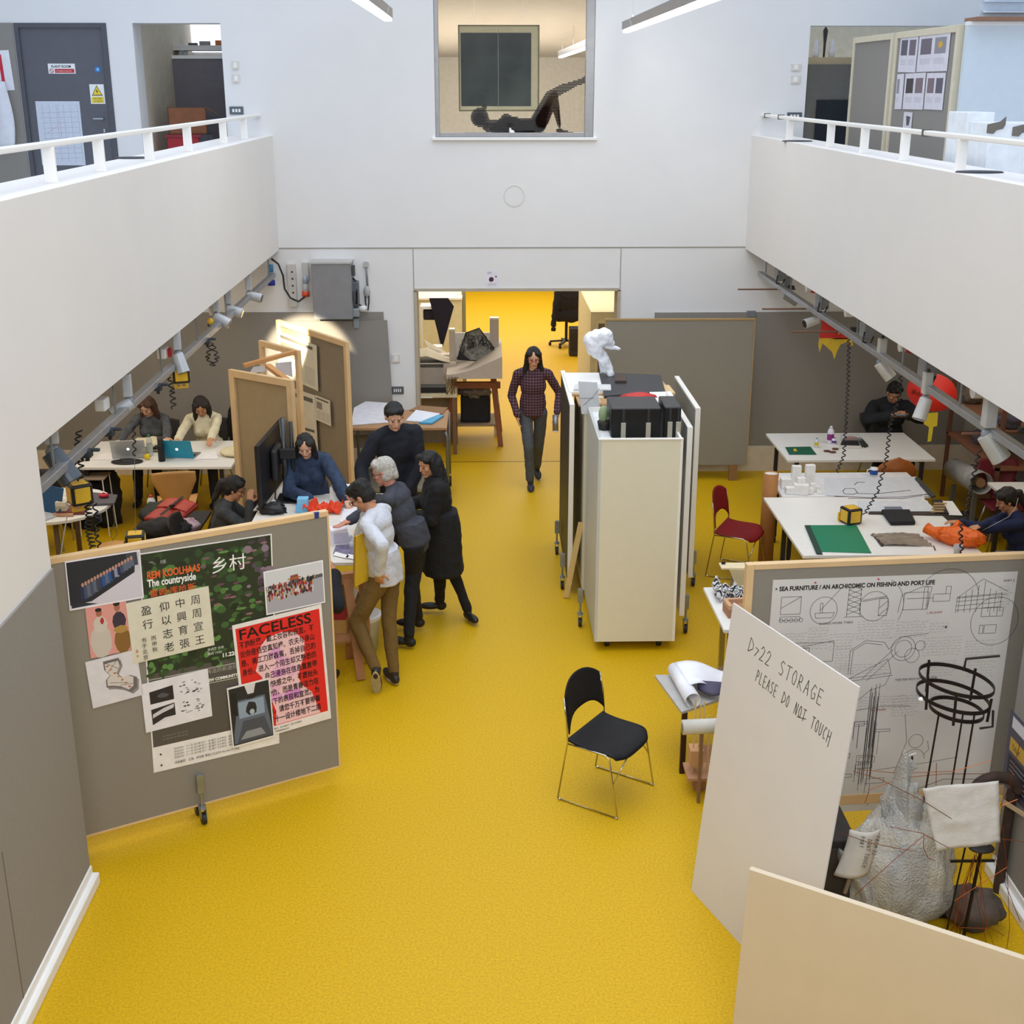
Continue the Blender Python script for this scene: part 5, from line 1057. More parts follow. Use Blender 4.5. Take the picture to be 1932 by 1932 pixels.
t = thing('paper_cup', 'plain beige cup beside the purple printed cup', 'cup', (PZ(182, 848, .75).x, 13.30, .742)); MB().lathe([(.028, 0), (.036, .09)], 16).build('cup_body', M('#d2b690', .6), t, smooth=True)
def heap(name, label, cat, loc, r, mat, seed=0, k=.3, n=26, parts=None, rz=0):
    t = thing(name, label, cat, loc, rz); o = Vector((seed * 2.3, seed, seed * .7))
    MB().ell((0, 0, r[2] * .75), r, n=n, m_=16, fn=lambda d: 1 + k * noise.noise(d * 2.4 + o) + k * .4 * noise.noise(d * 6 + o)).build('fabric', mat, t, smooth=True)
    if parts: parts(t)
    return t
def _lin(t): MB().ell((.1, -.1, .05), (.14, .05, .03), n=14, m_=8).build('lining', M('#2a2622', .8), t, smooth=True)
heap('folded_coat', 'cream coat heaped at the end of the long white table', 'coat', (-3.72, 13.68, .742), (.24, .16, .07), M('#d9cdaf', .9, bump=.3, bscale=30), 1, parts=_lin)
def _bn(t): MB().tube([(-.1, -.09, .05), (0, -.12, .06), (.12, -.08, .04)], .006).build('strap', BLACK, t)
heap('tote_bag', 'cream canvas bag lying flat at the screen end of the long white table', 'bag', (-2.72, 13.45, .742), (.17, .17, .045), M('#e0d3ae', .9, bump=.3, bscale=30), 2, .15, parts=_bn)
slab([(175, 868), (225, 868), (236, 856), (190, 856)], .742, .003, 'printed_sheet', 'white printed sheet left of the black tray on the long white table', 'paper', M('#e9e6e6', .7))
slab([(328, 868), (412, 866), (408, 853), (335, 854)], .742, .003, 'printed_sheet', 'wide white sheet of notes in front of the teal laptop', 'paper', M('#f0eff0', .7))
t = thing('drawing_tablet', 'black oval tray in front of the silver laptop', 'tray', (PZ(248, 862, .75).x, 13.16, .742)); MB().lathe([(.16, 0), (.17, .01), (.15, .014)], 20, Matrix.Diagonal((1, .62, 1, 1))).build('tray', BLACK, t); MB().box(-.05, .06, -.03, .03, .014, .018).build('pad', M('#3a3a40', .4), t)
# two seated women and their chairs
def simple_chair(label, loc, rz, seatm, name='chair', backshape=None, h=.82, legm=STEEL):
    t = thing(name, label, 'chair', loc, rz)
    MB().grid(lambda u, v: ((u - .5) * .42 * (1 - .12 * (1 - v)), (v - .5) * .40, .455 - .015 * math.sin(PI * u)), 8, 8).build('seat', seatm, t, solid=.012, smooth=True)
    for sx in (-1, 1):
        for sy in (-1, 1): MB().cyl((sx * .13, sy * .12, .44), (sx * .21, sy * .21, 0), .010, n=8).build('leg', legm, t, smooth=True)
    def bk(u, v):
        x = (u - .5) * 2; z = .50 + (h - .50) * v; wd = .12 + .10 * min(1, v * 1.4) if backshape != 'round' else .22 * math.sqrt(max(.02, 1 - (2 * v - 1) ** 2))
        return (x * wd, -.20 - .04 * (1 - x * x) - .10 * v, z + (-.02 * x * x * v))
    MB().grid(bk, 10, 12).build('backrest', seatm, t, solid=.012, smooth=True)
    MB().grid(lambda u, v: ((u - .5) * .14, -.19 - .02 * math.sin(PI * v), .44 + .09 * v), 3, 4).build('back_stem', seatm, t, solid=.012, smooth=True)
    return t
simple_chair('dark chair under the woman in the cream jumper', (-3.21, 14.47, 0), PI, M('#241f1f', .6)); simple_chair('dark chair under the woman in the grey cardigan', (-3.84, 14.44, 0), PI, M('#241f1f', .6))
hx = -3.21
person('woman in cream jumper with long dark hair reading behind the teal laptop', (hx, 14.33, 0), 180, 1.66, hip=(hx, 14.4, .53), lean=(14, 3), head=(34, 6), hands=((hx - .22, 13.72, .80), (hx + .16, 13.66, .80)), poles=((-1, .3, -.6), (1, .3, -.6)), feet=((hx - .13, 13.95, .085), (hx + .12, 13.9, .085)), toes=((0, -1, 0), (0, -1, 0)), knees=((0, -1, .6), (0, -1, .6)), skin='mid', hair='#1a1210', style='long', top='#e2dbbf', legs='#26262c', female=True, top_name='jumper', curl=(.7, .6), palms=((0, .2, -1), (0, .2, -1)))
hx = -3.84
person('woman in grey checked cardigan with brown hair behind the silver laptop', (hx, 14.3, 0), 180, 1.64, hip=(hx, 14.37, .53), lean=(12, -2), head=(30, -14), hands=((hx - .24, 13.75, .80), (hx + .34, 13.62, .80)), poles=((-1, .3, -.6), (1, .3, -.6)), feet=((hx - .13, 13.95, .085), (hx + .12, 13.9, .085)), toes=((0, -1, 0), (0, -1, 0)), knees=((0, -1, .6), (0, -1, .6)), skin='light', hair='#4a2c20', style='wavy', top_mat=M('#55585c', .9, var=.35, scale=14, bump=.3), legs='#202026', female=True, top_name='cardigan', curl=(.7, .6), palms=((0, .2, -1), (0, .2, -1)))
heap('hanging_coat', 'black coat hanging over the chair behind the woman in the cream jumper', 'coat', (-2.86, 14.5, .50), (.15, .12, .36), M('#17161a', .9), 5, .2)
heap('dark_coat', 'black coat piled on the stool frame below the long white table', 'coat', (PZ(215, 925, 0).x, 13.25, .0), (.30, .22, .42), M('#16161b', .9, bump=.2), 3, .35)
heap('dark_bag', 'black bag on the floor by the boots under the long white table', 'bag', (PZ(250, 935, 0).x, 13.3, .0), (.18, .15, .36), M('#1c1b20', .9, bump=.2), 4, .35)
t = thing('wire_stool', 'thin white wire stool frame below the long white table', 'stool', (PZ(258, 930, 0).x - .05, 12.9, 0))
for x in (-.15, .15): MB().cyl((x, 0, 0), (x * .9, 0, .62), .006, n=6).build('leg', WHITE, t); MB().cyl((x, .28, 0), (x * .9, .25, .62), .006, n=6).build('leg', WHITE, t)
MB().bar((-.14, 0, .35), (.14, 0, .35), .008).bar((-.14, .26, .35), (.14, .26, .35), .008).build('crossbar', WHITE, t); MB().box(-.15, .15, 0, .27, .62, .63).build('seat', M('#8a7a68', .7), t)
t = thing('ribbed_heater', 'small cream ribbed heater under the long white table', 'heater', (PZ(318, 905, .1).x, 14.7, .0)); 
for k in range(4): MB().box(-.17 + k * .088, -.092 + k * .088, -.04, .04, .06, .5).build('rib', M('#d6cfa8', .5), t, bevel=.01)
MB().box(-.18, .18, -.05, .05, 0, .06).build('base', M('#8a846c', .5), t)
# plywood chair, satchel and bags
pc_ = PZ(315, 1000, 0); WD = M('#d6a263', .45, var=.1, scale=3)
simple_chair('pale plywood shell chair with its back to the red satchel', (-3.22, 12.72, 0), .2, WD, name='plywood_chair', h=.86)
t = thing('satchel', 'red leather satchel with dark strap lying on the black bags', 'bag', (-3.0, 11.58, .63), -.45); t.scale = (.82, .82, .82)
m = MB(); m.grid(lambda u, v: ((u - .5) * .46, (v - .5) * .42, .05 + .03 * math.sin(PI * u) * math.sin(PI * v) + .01 * math.sin(u * 9) + .10 * v), 12, 12); m.build('satchel_body', M('#a8382e', .55, var=.12, bump=.2), t, solid=.05, smooth=True)
m = MB(); m.grid(lambda u, v: ((u - .5) * .44, (v - .5) * .2 + .1, .072 + .03 * math.sin(PI * u) + .10 * (.5 + v * .5)), 10, 6); m.build('flap', M('#b54436', .5, var=.12, bump=.2), t, solid=.008, smooth=True)
m = MB(); m.grid(lambda u, v: ((u - .5) * .035 + .02, (v - .5) * .40, .095 + .03 * math.sin(PI * .5) * 1 + .10 * v), 2, 12); m.build('strap', M('#1f1a18', .6), t, solid=.006)
MB().box(.0, .04, -.03, .03, .155, .185).build('buckle', BLACK, t, bevel=.004)
t = table('low work table under the satchel and black bags behind the poster screen', -3.35, -2.72, 11.15, 12.05, .56, name='low_table', legm=GALV, mat=M('#2b2b2e', .6))
BG = M('#1b1b1e', .75, var=.2, bump=.4, bscale=20)
heap('rucksack', 'dark green black rucksack lying under the red satchel', 'bag', (-3.15, 11.75, .562), (.20, .2, .10), M('#232a28', .75, var=.2, bump=.3), 6, .2)
heap('rucksack', 'black rolled bag in front of the red satchel', 'bag', (-3.0, 11.3, .562), (.25, .13, .10), BG, 7, .2)
def _zip(t): MB().tube([(-.12, -.10, .08), (0, -.14, .1), (.12, -.1, .08)], .004).build('zip', M('#8a8a8c', .4, .6), t)
heap('rucksack', 'black rucksack with pale zip between the satchel and the seated woman in glasses', 'bag', (-2.62, 12.3, .0), (.2, .22, .34), BG, 8, .25, parts=_zip)
heap('scarf_bag', 'magenta patterned bag beside the woman in glasses', 'bag', (-2.84, 11.45, .562), (.14, .10, .07), M('#a02a6a', .7, var=.5, scale=30, col2='#e0d0d8'), 9, .2)
bottle('glue_bottle', 'white glue bottle with red cap beside the red satchel', (-3.28, 11.95, .562), .04, .2, M('#e6e4de', .4), '#c8282c')
t = thing('round_stool', 'round tan stool seat near the yellow floor by the glue bottle', 'stool', (PZ(250, 978, .5).x, 11.3, 0)); MB().lathe([(.15, .44), (.155, .45), (.155, .465), (.14, .47)], 24).build('seat', WD, t); 
for a in range(3): MB().cyl((.1 * math.cos(a * 2.1), .1 * math.sin(a * 2.1), .44), (.17 * math.cos(a * 2.1), .17 * math.sin(a * 2.1), 0), .008, n=6).build('leg', STEEL, t)
# near left table with blue laptop
t = thing('round_end_table', 'white round-ended table with books and a red toy near the wall end', 'table', (-3.9, 11.75, 0))
pts = [(-.75, -.56), (.25, -.56)] + [(.25 + .5 * math.sin(rad(a)), -.02 - .54 * math.cos(rad(a))) for a in range(15, 180, 15)] + [(.25, .52), (-.75, .52)]
MB().prism(pts, .71, .74).build('tabletop', TOP, t, bevel=.004)
for x, y in ((-.5, -.4), (.3, -.3), (-.5, .35), (.3, .3)): MB().cyl((x, y, 0), (x, y, .71), .025).build('leg', M('#6a5a44', .6), t, smooth=True)
t.location = (PZ(218, 940, .74).x - .75, 11.75, 0)
BX = t.location.x
bl = thing('laptop', 'blue tablet folder standing open beside the wall end on the round-ended table', 'laptop', (PZ(100, 960, .745).x, 11.45, .742), -.5)
MB().box(-.20, .14, 0, .012, 0, .26, Matrix.Rotation(rad(-18), 4, 'X')).build('cover', M('#1f4f7e', .5), bl, bevel=.003); MB().box(-.20, .14, -.22, 0, 0, .012).build('base', M('#b8bcc4', .4), bl, bevel=.003)
slab([(170, 955), (216, 953), (222, 937), (172, 932)], .742, .02, 'laptop_case', 'grey flat laptop case on the round-ended table under the red toy', 'case', M('#55545c', .6))
t = thing('toy', 'small red ring-shaped toy on the grey laptop case', 'toy', tuple(PZ(196, 938, .765))); MB().tube([(.035 * math.cos(a), .025 * math.sin(a), .02) for a in [2 * PI * i / 12 for i in range(12)]], .016, 8, True).build('ring', M('#c8203a', .4), t, smooth=True); MB().ell((0, 0, .03), (.016, .016, .02), n=10, m_=8).build('knob', M('#a01830', .4), t)
slab([(107, 972), (160, 971), (162, 958), (112, 958)], .742, .03, 'book', 'red brown book under the cream block on the round-ended table', 'book', M('#7a3a2e', .6))
slab([(100, 975), (138, 975), (140, 962), (106, 962)], .742, .018, 'book', 'tan book partly below the red brown book on the round-ended table', 'book', M('#b98a6a', .6))
t = thing('foam_block', 'cream foam cube model standing on the red brown book', 'model', tuple(PZ(118, 962, .776))); MB().box(-.05, .05, -.045, .045, 0, .09).build('block', M('#dcd6c2', .8), t, bevel=.004); MB().box(-.045, .045, -.0465, -.045, .01, .05).build('print', M('#b9b39c', .8), t)
slab([(120, 936), (140, 935), (138, 921), (122, 921)], .742, .002, 'printed_sheet', 'small white sheet between the blue folder and the grey case', 'paper', M('#d8dade', .7))
t = thing('dark_armchair', 'black chair back behind the round-ended table close to the back wall', 'chair', (PZ(110, 905, .6).x, 12.6, 0)); MB().ell((0, 0, .70), (.24, .06, .14), n=20, m_=12).build('backrest', M('#221c24', .7), t, smooth=True); MB().box(-.2, .2, -.2, .2, .42, .47).build('seat', M('#221c24', .7), t, bevel=.02); 
for x in (-.17, .17):
    for y in (-.17, .17): MB().cyl((x, y, 0), (x, y, .42), .012, n=8).build('leg', STEEL, t)
t = thing('padded_chair', 'wide black padded chair seat just behind the poster screen corner', 'chair', (PZ(130, 1022, .46).x, 10.15, 0)); MB().box(-.26, .2, -.2, .2, .45, .51).build('seat', M('#15151f', .8), t, bevel=.03); 
for x in (-.2, .15):
    for y in (-.16, .16): MB().cyl((x, y, 0), (x, y, .45), .012, n=8).build('leg', STEEL, t)
MB().box(-.26, .2, .2, .24, .55, .62).build('backrest', M('#15151f', .8), t, bevel=.01)
table('white table edge showing between the wall end and the poster screen', -3.6, -2.62, 8.6, 9.5, .74, inset=.2)
# hanging socket cubes and coiled cables
power_cube('yellow and black socket cube hanging above the two women with laptops', 340, 705, 10.06, .135)
tag(MB().tube([PY(328, 689, 10.06), PY(341, 690, 10.06)], .006).build('cable_end', BLACK), 'short black cable joining the hanging yellow socket cube to the rail', 'cable')
coil('coiled black cable dangling beside the hanging yellow socket cube', [(330, 688), (321, 710), (325, 740), (328, 772)], 10.06, .022)
coil('looped coiled cable hanging from a yellow plug in front of the grey wall', [(396, 608), (398, 650), (391, 675), (402, 690), (410, 675), (401, 650)], 11.6, .02)
tag(MB().ell((0, 0, 0), (.028, .028, .03), n=12, m_=8).build('yellow_plug', YEL, loc=tuple(PY(397, 606, 11.6))), 'round yellow plug at the top of the looped coiled cable', 'plug')
power_cube('yellow and black socket cube hanging over the round-ended table', 150, 930, 7.7, .135, .6)
coil('coiled black cable holding the socket cube over the round-ended table', [(149, 812), (146, 842), (153, 868), (152, 908)], 7.7, .018, 9)
coil('tangled coiled cable dropping from the cube to the poster screen corner', [(165, 945), (168, 975), (166, 1000), (176, 1035)], 7.66, .02, 12)
coil('second coiled cable hanging with a black plug by the poster screen corner', [(178, 950), (184, 985), (182, 1010), (190, 1036)], 7.66, .014, 6)
tag(MB().box(-.022, .022, -.015, .015, -.025, .025).build('black_plug', BLACK, loc=tuple(PY(184, 977, 7.68))), 'small black square plug on the cable above the yellow floor', 'plug')
power_cube('yellow and black socket cube low behind the top rail of the poster screen', 256, 1022, 8.7, .135, .2)
coil('coiled cable crossing in front of the silver laptop', [(252, 803), (254, 862)], 8.7, .012, 4)
tag(MB().tube([PY(px, py, 8.7) for px, py in ((254, 862), (255, 960), (256, 1008))], .002, 5).build('thin_cord', GALV), 'thin straight cord hanging from the coiled cable beside the silver laptop', 'cord')
tag(MB().tube([PY(px, py, 8.7) for px, py in ((213, 958), (217, 985), (208, 1005), (213, 1020), (221, 1008), (215, 990))], .003, 5).build('thin_cord', M('#6a5a20', .6)), 'thin looping cord hanging above the yellow floor near the glue bottle', 'cord')
tag(MB().tube([PY(px, py, 7.6) for px, py in ((128, 968), (120, 1010), (114, 1052))], .0035, 5).build('slanting_cord', M('#c9c9c4', .5)), 'slanting white cord running down to the poster screen corner', 'cord')
# wooden framed screens
def wood_screen(label, a, b, zt, z0=.1, mat=None, th=.045, extra=None, fw=.07):
    a = Vector((a[0], a[1], 0)); b = Vector((b[0], b[1], 0)); L_ = (b - a).length
    t = thing('wood_framed_screen', label, 'screen', tuple(a), math.atan2(b.y - a.y, b.x - a.x), 'wood framed screens standing between the tables')
    if mat: MB().box(fw, L_ - fw, th * .6, th * .8, z0 + .02, zt - fw).build('board', mat, t)
    MB().box(0, fw, 0, th, 0, zt).box(L_ - fw, L_, 0, th, 0, zt).box(fw, L_ - fw, 0, th, zt - fw, zt).box(fw, L_ - fw, 0, th, z0 - .05, z0 + .02).build('frame', PINE, t, bevel=.003)
    return t
def wpz(px, py, z): p = PZ(px, py, z); return (p.x, p.y)
wood_screen('pine framed tan screen nearest the big black monitor', wpz(430, 697, 1.95), wpz(549, 718, 1.95), 1.95, mat=M('#a5906c', .85, var=.04))
wood_screen('open pine frame standing between the tan screen and the newspaper screen', wpz(487, 642, 2.0), wpz(561, 662, 2.0), 2.0, fw=.06)
a_, b_ = wpz(520, 603, 2.0), wpz(652, 645, 2.0)
ns = wood_screen('tall pine framed screen with lit newspapers', a_, b_, 2.0, mat=M('#8f826c', .85, var=.04), fw=.06)
a3, b3 = Vector((*a_, 0)), Vector((*b_, 0)); NP_ = plane(a3, b3 - a3, (0, 0, 1)); nn = NP_.col[2].to_3d(); NP_.translation = a3 + nn * .004
for k, (bl, br, tl, lb) in enumerate((((527, 705), (601, 738), (521, 622), 'brightly lit newspaper sheet at the top of the tall screen'), ((561, 845), (602, 862), (548, 730), 'newspaper sheet half hidden behind the pine frames'), ((598, 792), (626, 804), (576, 737), 'newspaper sheet pinned askew at mid height of the tall screen'), ((573, 870), (604, 880), (571, 800), 'newspaper sheet with dark photographs low on the tall screen'))):
    s_ = Sheet('newspaper_sheet', lb, 'newspaper', NP_, bl, br, tl, M('#d9d2bd', .8, var=.04), group='newspapers on the tall screen', off=.003 + .002 * k)
    s_.rects([(.08, .86, .9, .93, '#6a655c'), (.08 + .1 * (k % 2), .5, .45, .78, '#8f8578')] + [(.08 + .3 * i, .08 + .035 * j, .33 + .3 * i, .09 + .035 * j, '#9c968a') for i in range(3) for j in range(11)] + ([(.5, .3, .9, .5, '#3a342e'), (.1, .2, .4, .45, '#4a443c')] if k == 3 else []))
PB2 = M('#c9945c', .6, var=.12, scale=4)
for k, (p, q_, lb) in enumerate((((460, 690, 1.9), (556, 664, 1.98), 'reddish pine batten slanting across the top of the open frame'), ((505, 690, 1.9), (548, 722, 1.85), 'short pine batten slanting down to the tan screen corner'), ((549, 722, 1.9), (566, 880, .9), 'upright pine post with a hinge beside the tan screen'))):
    a, b = PZ(*p) if k < 2 else PY(549, 722, 12.2), PZ(*q_) if k < 2 else PY(566, 900, 12.2); c = a.copy(); o = MB().bar((0, 0, 0), b - a, .06, .04).build('pine_batten', PB2, loc=c, bevel=.003); tag(o, lb, 'batten')
l = bpy.data.lights.new('spot_on_newspaper', 'SPOT'); l.energy = 850; l.color = (1, .86, .62); l.spot_size = rad(30); l.spot_blend = .35; l.shadow_soft_size = .04
o = bpy.data.objects.new('spot_on_newspaper', l); o.location = (-2.30, 13.15, 2.42); COL.objects.link(o); tg = PY(560, 655, 14.6); o.rotation_euler = (tg - o.location).to_track_quat('-Z', 'Y').to_euler()
for k, (pp, lb) in enumerate((([(470, 705), (505, 700), (500, 690), (478, 692)], 'white paper sheet lying across the tops of the pine frames near the tan screen'), ([(520, 700), (552, 712), (550, 682), (520, 685)], 'white paper sheet wedged behind the open pine frame'))):
    ps = [PY(a, b, 12.9 + .1 * k) for a, b in pp]; c = ps[0].copy(); m = MB(); m.quad(*[p - c for p in ps]); tag(m.build('white_sheet', M('#dcdce6', .7), solid=.004, loc=c), lb, 'paper')
# big monitor on arm
t = thing('monitor', 'large black monitor seen edge-on beside the woman in glasses', 'monitor', (-1.97, 11.35, 0))
MB().box(-.02, .02, -.52, .52, .985, 1.56, Matrix.Rotation(rad(-4), 4, 'Z')).build('screen_case', M('#18181c', .45), t, bevel=.006); MB().box(-.028, -.019, -.5, .5, 1.0, 1.545, Matrix.Rotation(rad(-4), 4, 'Z')).build('screen', M('#0c0e14', .12), t)
MB().box(.02, .08, -.18, .12, 1.12, 1.42).build('rear_housing', M('#232327', .5), t, bevel=.02); MB().bar((.08, -.05, 1.28), (.12, -.08, 1.3), .05).build('arm', M('#2c2c30', .4, .3), t); MB().box(.085, .095, -.02, .03, 1.3, 1.36).build('label', M('#8a8c90', .5), t)
MB().cyl((.13, -.08, .93), (.13, -.08, 1.70), .026, n=16).build('pole', M('#4a4c50', .3, .6), t, smooth=True); MB().cyl((.20, -.06, .93), (.20, -.06, 1.66), .018, n=16).build('pole', M('#222226', .4), t, smooth=True); MB().box(.04, .28, -.2, .08, .915, .935).build('foot', M('#1c1c20', .5), t, bevel=.004); MB().box(.09, .24, -.12, -.02, 1.32, 1.42).build('clamp', M('#1c1c20', .5), t, bevel=.01)
MB().tube([(.05, -.1, 1.2), (.06, -.3, 1.0), (.15, -.35, .95)], .008).build('cable', BLACK, t, smooth=True)
# group work table
WTZ = .92
table('white topped work table where the tutor group is gathered', -2.06, -.88, 9.62, 11.45, WTZ - .0, mat=M('#dddad2', .5), legm=M('#b9855a', .6), th=.03, name='group_table', inset=.1)
def trestle(label, x, y, rz=0, h=.88, w_=.7, mat=None):
    mat = mat or M('#b07c52', .6, var=.15, scale=5); t = thing('trestle', label, 'trestle', (x, y, 0), rz)
    MB().box(-w_ / 2, w_ / 2, -.03, .03, h - .09, h).build('top_beam', mat, t, bevel=.003)
    for sx in (-1, 1):
        for sy in (-1, 1): MB().bar((sx * (w_ / 2 - .08), sy * .02, h - .05), (sx * (w_ / 2 - .04), sy * .22, 0.01), .07, .03, up=(0, sy, 0)).build('leg', mat, t)
    MB().box(-w_ / 2 + .05, w_ / 2 - .05, -.12, .12, .30, .32).build('shelf', mat, t)
    return t
trestle('wooden trestle at the near end of the group table', -1.28, 9.5, 0.3, .86, .5)
trestle('second wooden trestle further under the group table', -1.35, 10.35, 0, .86, .7)
Z = WTZ + .001
t = thing('paper_model', 'white box model with arched opening on the group table', 'model', tuple(PZ(662, 944, Z)), -.08)
MB().box(-.18, .18, -.06, .06, .05, .14).box(-.18, -.1, -.06, .06, 0, .05).box(.12, .18, -.06, .06, 0, .05).build('box_body', WHITE, t); MB().box(-.09, .11, -.02, .02, 0, .05).build('gold_insert', M('#b98a3c', .6), t)
t = thing('foam_block', 'light blue foam block model on the group table', 'model', tuple(PZ(571, 965, Z))); MB().box(-.055, .055, -.05, .05, 0, .07).build('block', M('#6fb4dd', .7), t, bevel=.003); MB().box(-.04, .055, -.04, .05, .07, .13).build('block', M('#7fc0e4', .7), t, bevel=.003)
def crump(name, label, cat, loc, r, mat, seed):
    t = thing(name, label, cat, loc); 
    rr = random.Random(seed); m = MB()
    m.grid(lambda u, v: ((u - .5) * 2 * r[0], (v - .5) * 2 * r[1], r[2] * (.5 + noise.noise(Vector((u * 5, v * 4, seed))) + .5 * noise.noise(Vector((u * 11, v * 9, seed + 2))))), 24, 16); m.build('folds', mat, t, solid=.003)
    return t
crump('crumpled_paper', 'bright orange red crumpled material on the group table', 'paper', tuple(PZ(610, 965, Z)), (.17, .1, .09), M('#e0441c', .6), 3)
t = thing('paper_model', 'white cube model nearer the poster screen on the group table', 'model', tuple(PZ(640, 1024, Z)), .2); MB().box(-.07, .07, -.07, .07, 0, .13).build('box_body', M('#e6e3ea', .6), t); MB().box(-.05, .075, -.072, -.07, .02, .11).build('window_print', M('#c2bfd0', .6), t)
for k, (px, py) in enumerate(((660, 1022), (668, 1028), (674, 1022), (664, 1034), (678, 1036))):
    o = MB().lathe([(.02, 0), (.026, .05)], 12, cap=False).build('clear_cup', M('#dfe3ea', .1, alpha=.5), loc=tuple(PZ(px, py, Z)), smooth=True, solid=.001); tag(o, 'small clear plastic cup among the cups beside the white cube model', 'cup', 'clear cups on the group table')
for k, pp in enumerate(([(628, 1046), (655, 1052), (672, 1028), (636, 1024)], [(652, 1050), (700, 1062), (712, 1040), (676, 1030)])):
    o = slab(pp, Z, .004, 'photo_print', ('purple photo print on the group table edge nearer the poster screen', 'purple photo print at the group table corner by the man in the white shirt')[k], 'print', M('#77708a', .5, var=.45, scale=14))
    slab([(a, b + 2) for a, b in pp][:2] + [(pp[1][0] + 4, pp[1][1] - 4), (pp[0][0] + 5, pp[0][1] - 5)], Z + .006, .001, 'white_strip', 'white strip along the edge of ' + ('the nearer', 'the farther')[k] + ' purple photo print', 'paper', WHITE)
slab([(682, 1040), (712, 1046), (722, 1018), (690, 1012)], Z, .05, 'wooden_box', 'flat brown wooden box on the group table edge', 'box', M('#7d4a26', .6, var=.15))
slab([(668, 1014), (690, 1018), (696, 1000), (672, 998)], Z, .03, 'wooden_tray', 'pale yellow wooden tray behind the clear cups', 'tray', M('#c9a458', .6))
slab([(600, 952), (650, 962), (672, 945), (620, 938)], Z, .004, 'white_sheet', 'white sheet under the pointing hands on the group table', 'paper', WHITE)
slab([(640, 985), (690, 990), (696, 962), (650, 958)], Z, .006, 'white_sheet', 'white board lying between the pointing hands and the cube model', 'paper', M('#e4e4ea', .6))
for k, (pp, lb) in enumerate((([(505, 965), (522, 968), (545, 900), (533, 890)], 'white board leaning on the pole of the big monitor'), ([(478, 965), (500, 960), (530, 915), (520, 900)], 'long white sheet beside the big monitor foot'))): slab(pp, Z, .01, 'white_board', lb, 'board', M('#e2e0da', .6))
heap('strap_bundle', 'dark strap and cable bundle at the foot of the monitor pole', 'bag', tuple(PZ(515, 968, Z)), (.12, .08, .05), BLACK, 12, .4)
slab([(650, 1120), (665, 1122), (674, 1085), (664, 1082)], .62, .012, 'white_tray', 'upper white board held below the group table', 'tray', M('#ddd6c4', .6)); slab([(648, 1135), (668, 1137), (676, 1115), (655, 1112)], .58, .012, 'white_tray', 'lower white board held below the group table', 'tray', WHITE)
t = thing('storage_box', 'red and tan box on the trestle shelf under the group table', 'box', (-1.22, 9.62, .321)); MB().box(-.08, .08, -.06, .06, 0, .12).build('carton', M('#c8a05c', .7), t); MB().box(-.08, .08, -.061, .06, .121, .2).build('lid', M('#a82a34', .6), t)
t = thing('waste_bin', 'pale plastic bag bin under the group table end', 'bin', (-1.05, 9.95, 0)); MB().lathe([(.12, 0), (.15, .3), (.16, .32)], 16).build('bin_body', M('#c9cac4', .5), t, smooth=True); MB().lathe([(.165, .30), (.17, .33), (.15, .34)], 16).build('bin_bag', WHITE, t)
t = thing('yellow_board', 'yellow edged board held upright against the body of the man in the white shirt', 'board', (-.93, 9.32, .98), rad(65)); MB().box(-.2, .08, -.004, .004, -.10, .30, Matrix.Rotation(rad(6), 4, 'Y')).build('board', M('#e0bc2c', .6), t); MB().box(-.2, -.19, -.006, .006, -.10, .30, Matrix.Rotation(rad(6), 4, 'Y')).build('edge', M('#b07a30', .6), t)
# metal trolley
TX0, TX1 = PZ(662, 800, .95).x, PZ(846, 775, .95).x
t = thing('metal_trolley', 'metal frame trolley with plywood top covered in drawings', 'trolley', ((TX0 + TX1) / 2, 14.25, 0)); a = (TX1 - TX0) / 2
MB().box(-a, a, -.42, .42, .90, .925).build('top_board', M('#a9835c', .7), t); 
for sx in (-1, 1):
    MB().tube([(sx * (a + .0), -.4, .14), (sx * a, -.4, .82), (sx * (a - .03), -.38, .89)], .018).tube([(sx * a, .4, .14), (sx * a, .4, .9)], .018).build('side_frame', M('#7d7f7c', .4, .7), t, smooth=True)
    for sy in (-1, 1): MB().cyl((sx * a - .02, sy * .38, .06), (sx * a + .02, sy * .38, .06), .06, n=16).build('caster', BLACK, t)
for x in (-a * .4, a * .25): MB().cyl((x, -.4, .2), (x, -.4, .9), .012).build('upright', M('#8a8c88', .4, .7), t)
MB().box(-a, a, -.41, -.38, .17, .21).box(-a, a, .38, .41, .17, .21).box(-a, a, -.38, .38, .16, .18).build('shelf', M('#8c8878', .6, .2), t)
slab([(662, 803), (742, 797), (746, 762), (690, 758), (668, 770)], .927, .006, 'drawing_sheet', 'crumpled white drawing hanging over the trolley end', 'drawing', M('#dcdce2', .7, var=.08, scale=10, bump=.3))
slab([(766, 795), (812, 798), (830, 782), (785, 775)], .927, .012, 'paper_stack', 'white papers with blue tags on the plywood trolley top', 'paper', M('#e2e8f4', .6)); slab([(790, 800), (815, 801), (838, 786), (825, 786)], .927, .02, 'blue_folder', 'small light blue folder at the trolley corner', 'folder', M('#4aa2cc', .6)); slab([(772, 775), (835, 782), (845, 770), (790, 766)], .927, .008, 'cardboard_sheet', 'brown cardboard sheet at the back of the trolley top', 'cardboard', M('#8f6a48', .8))
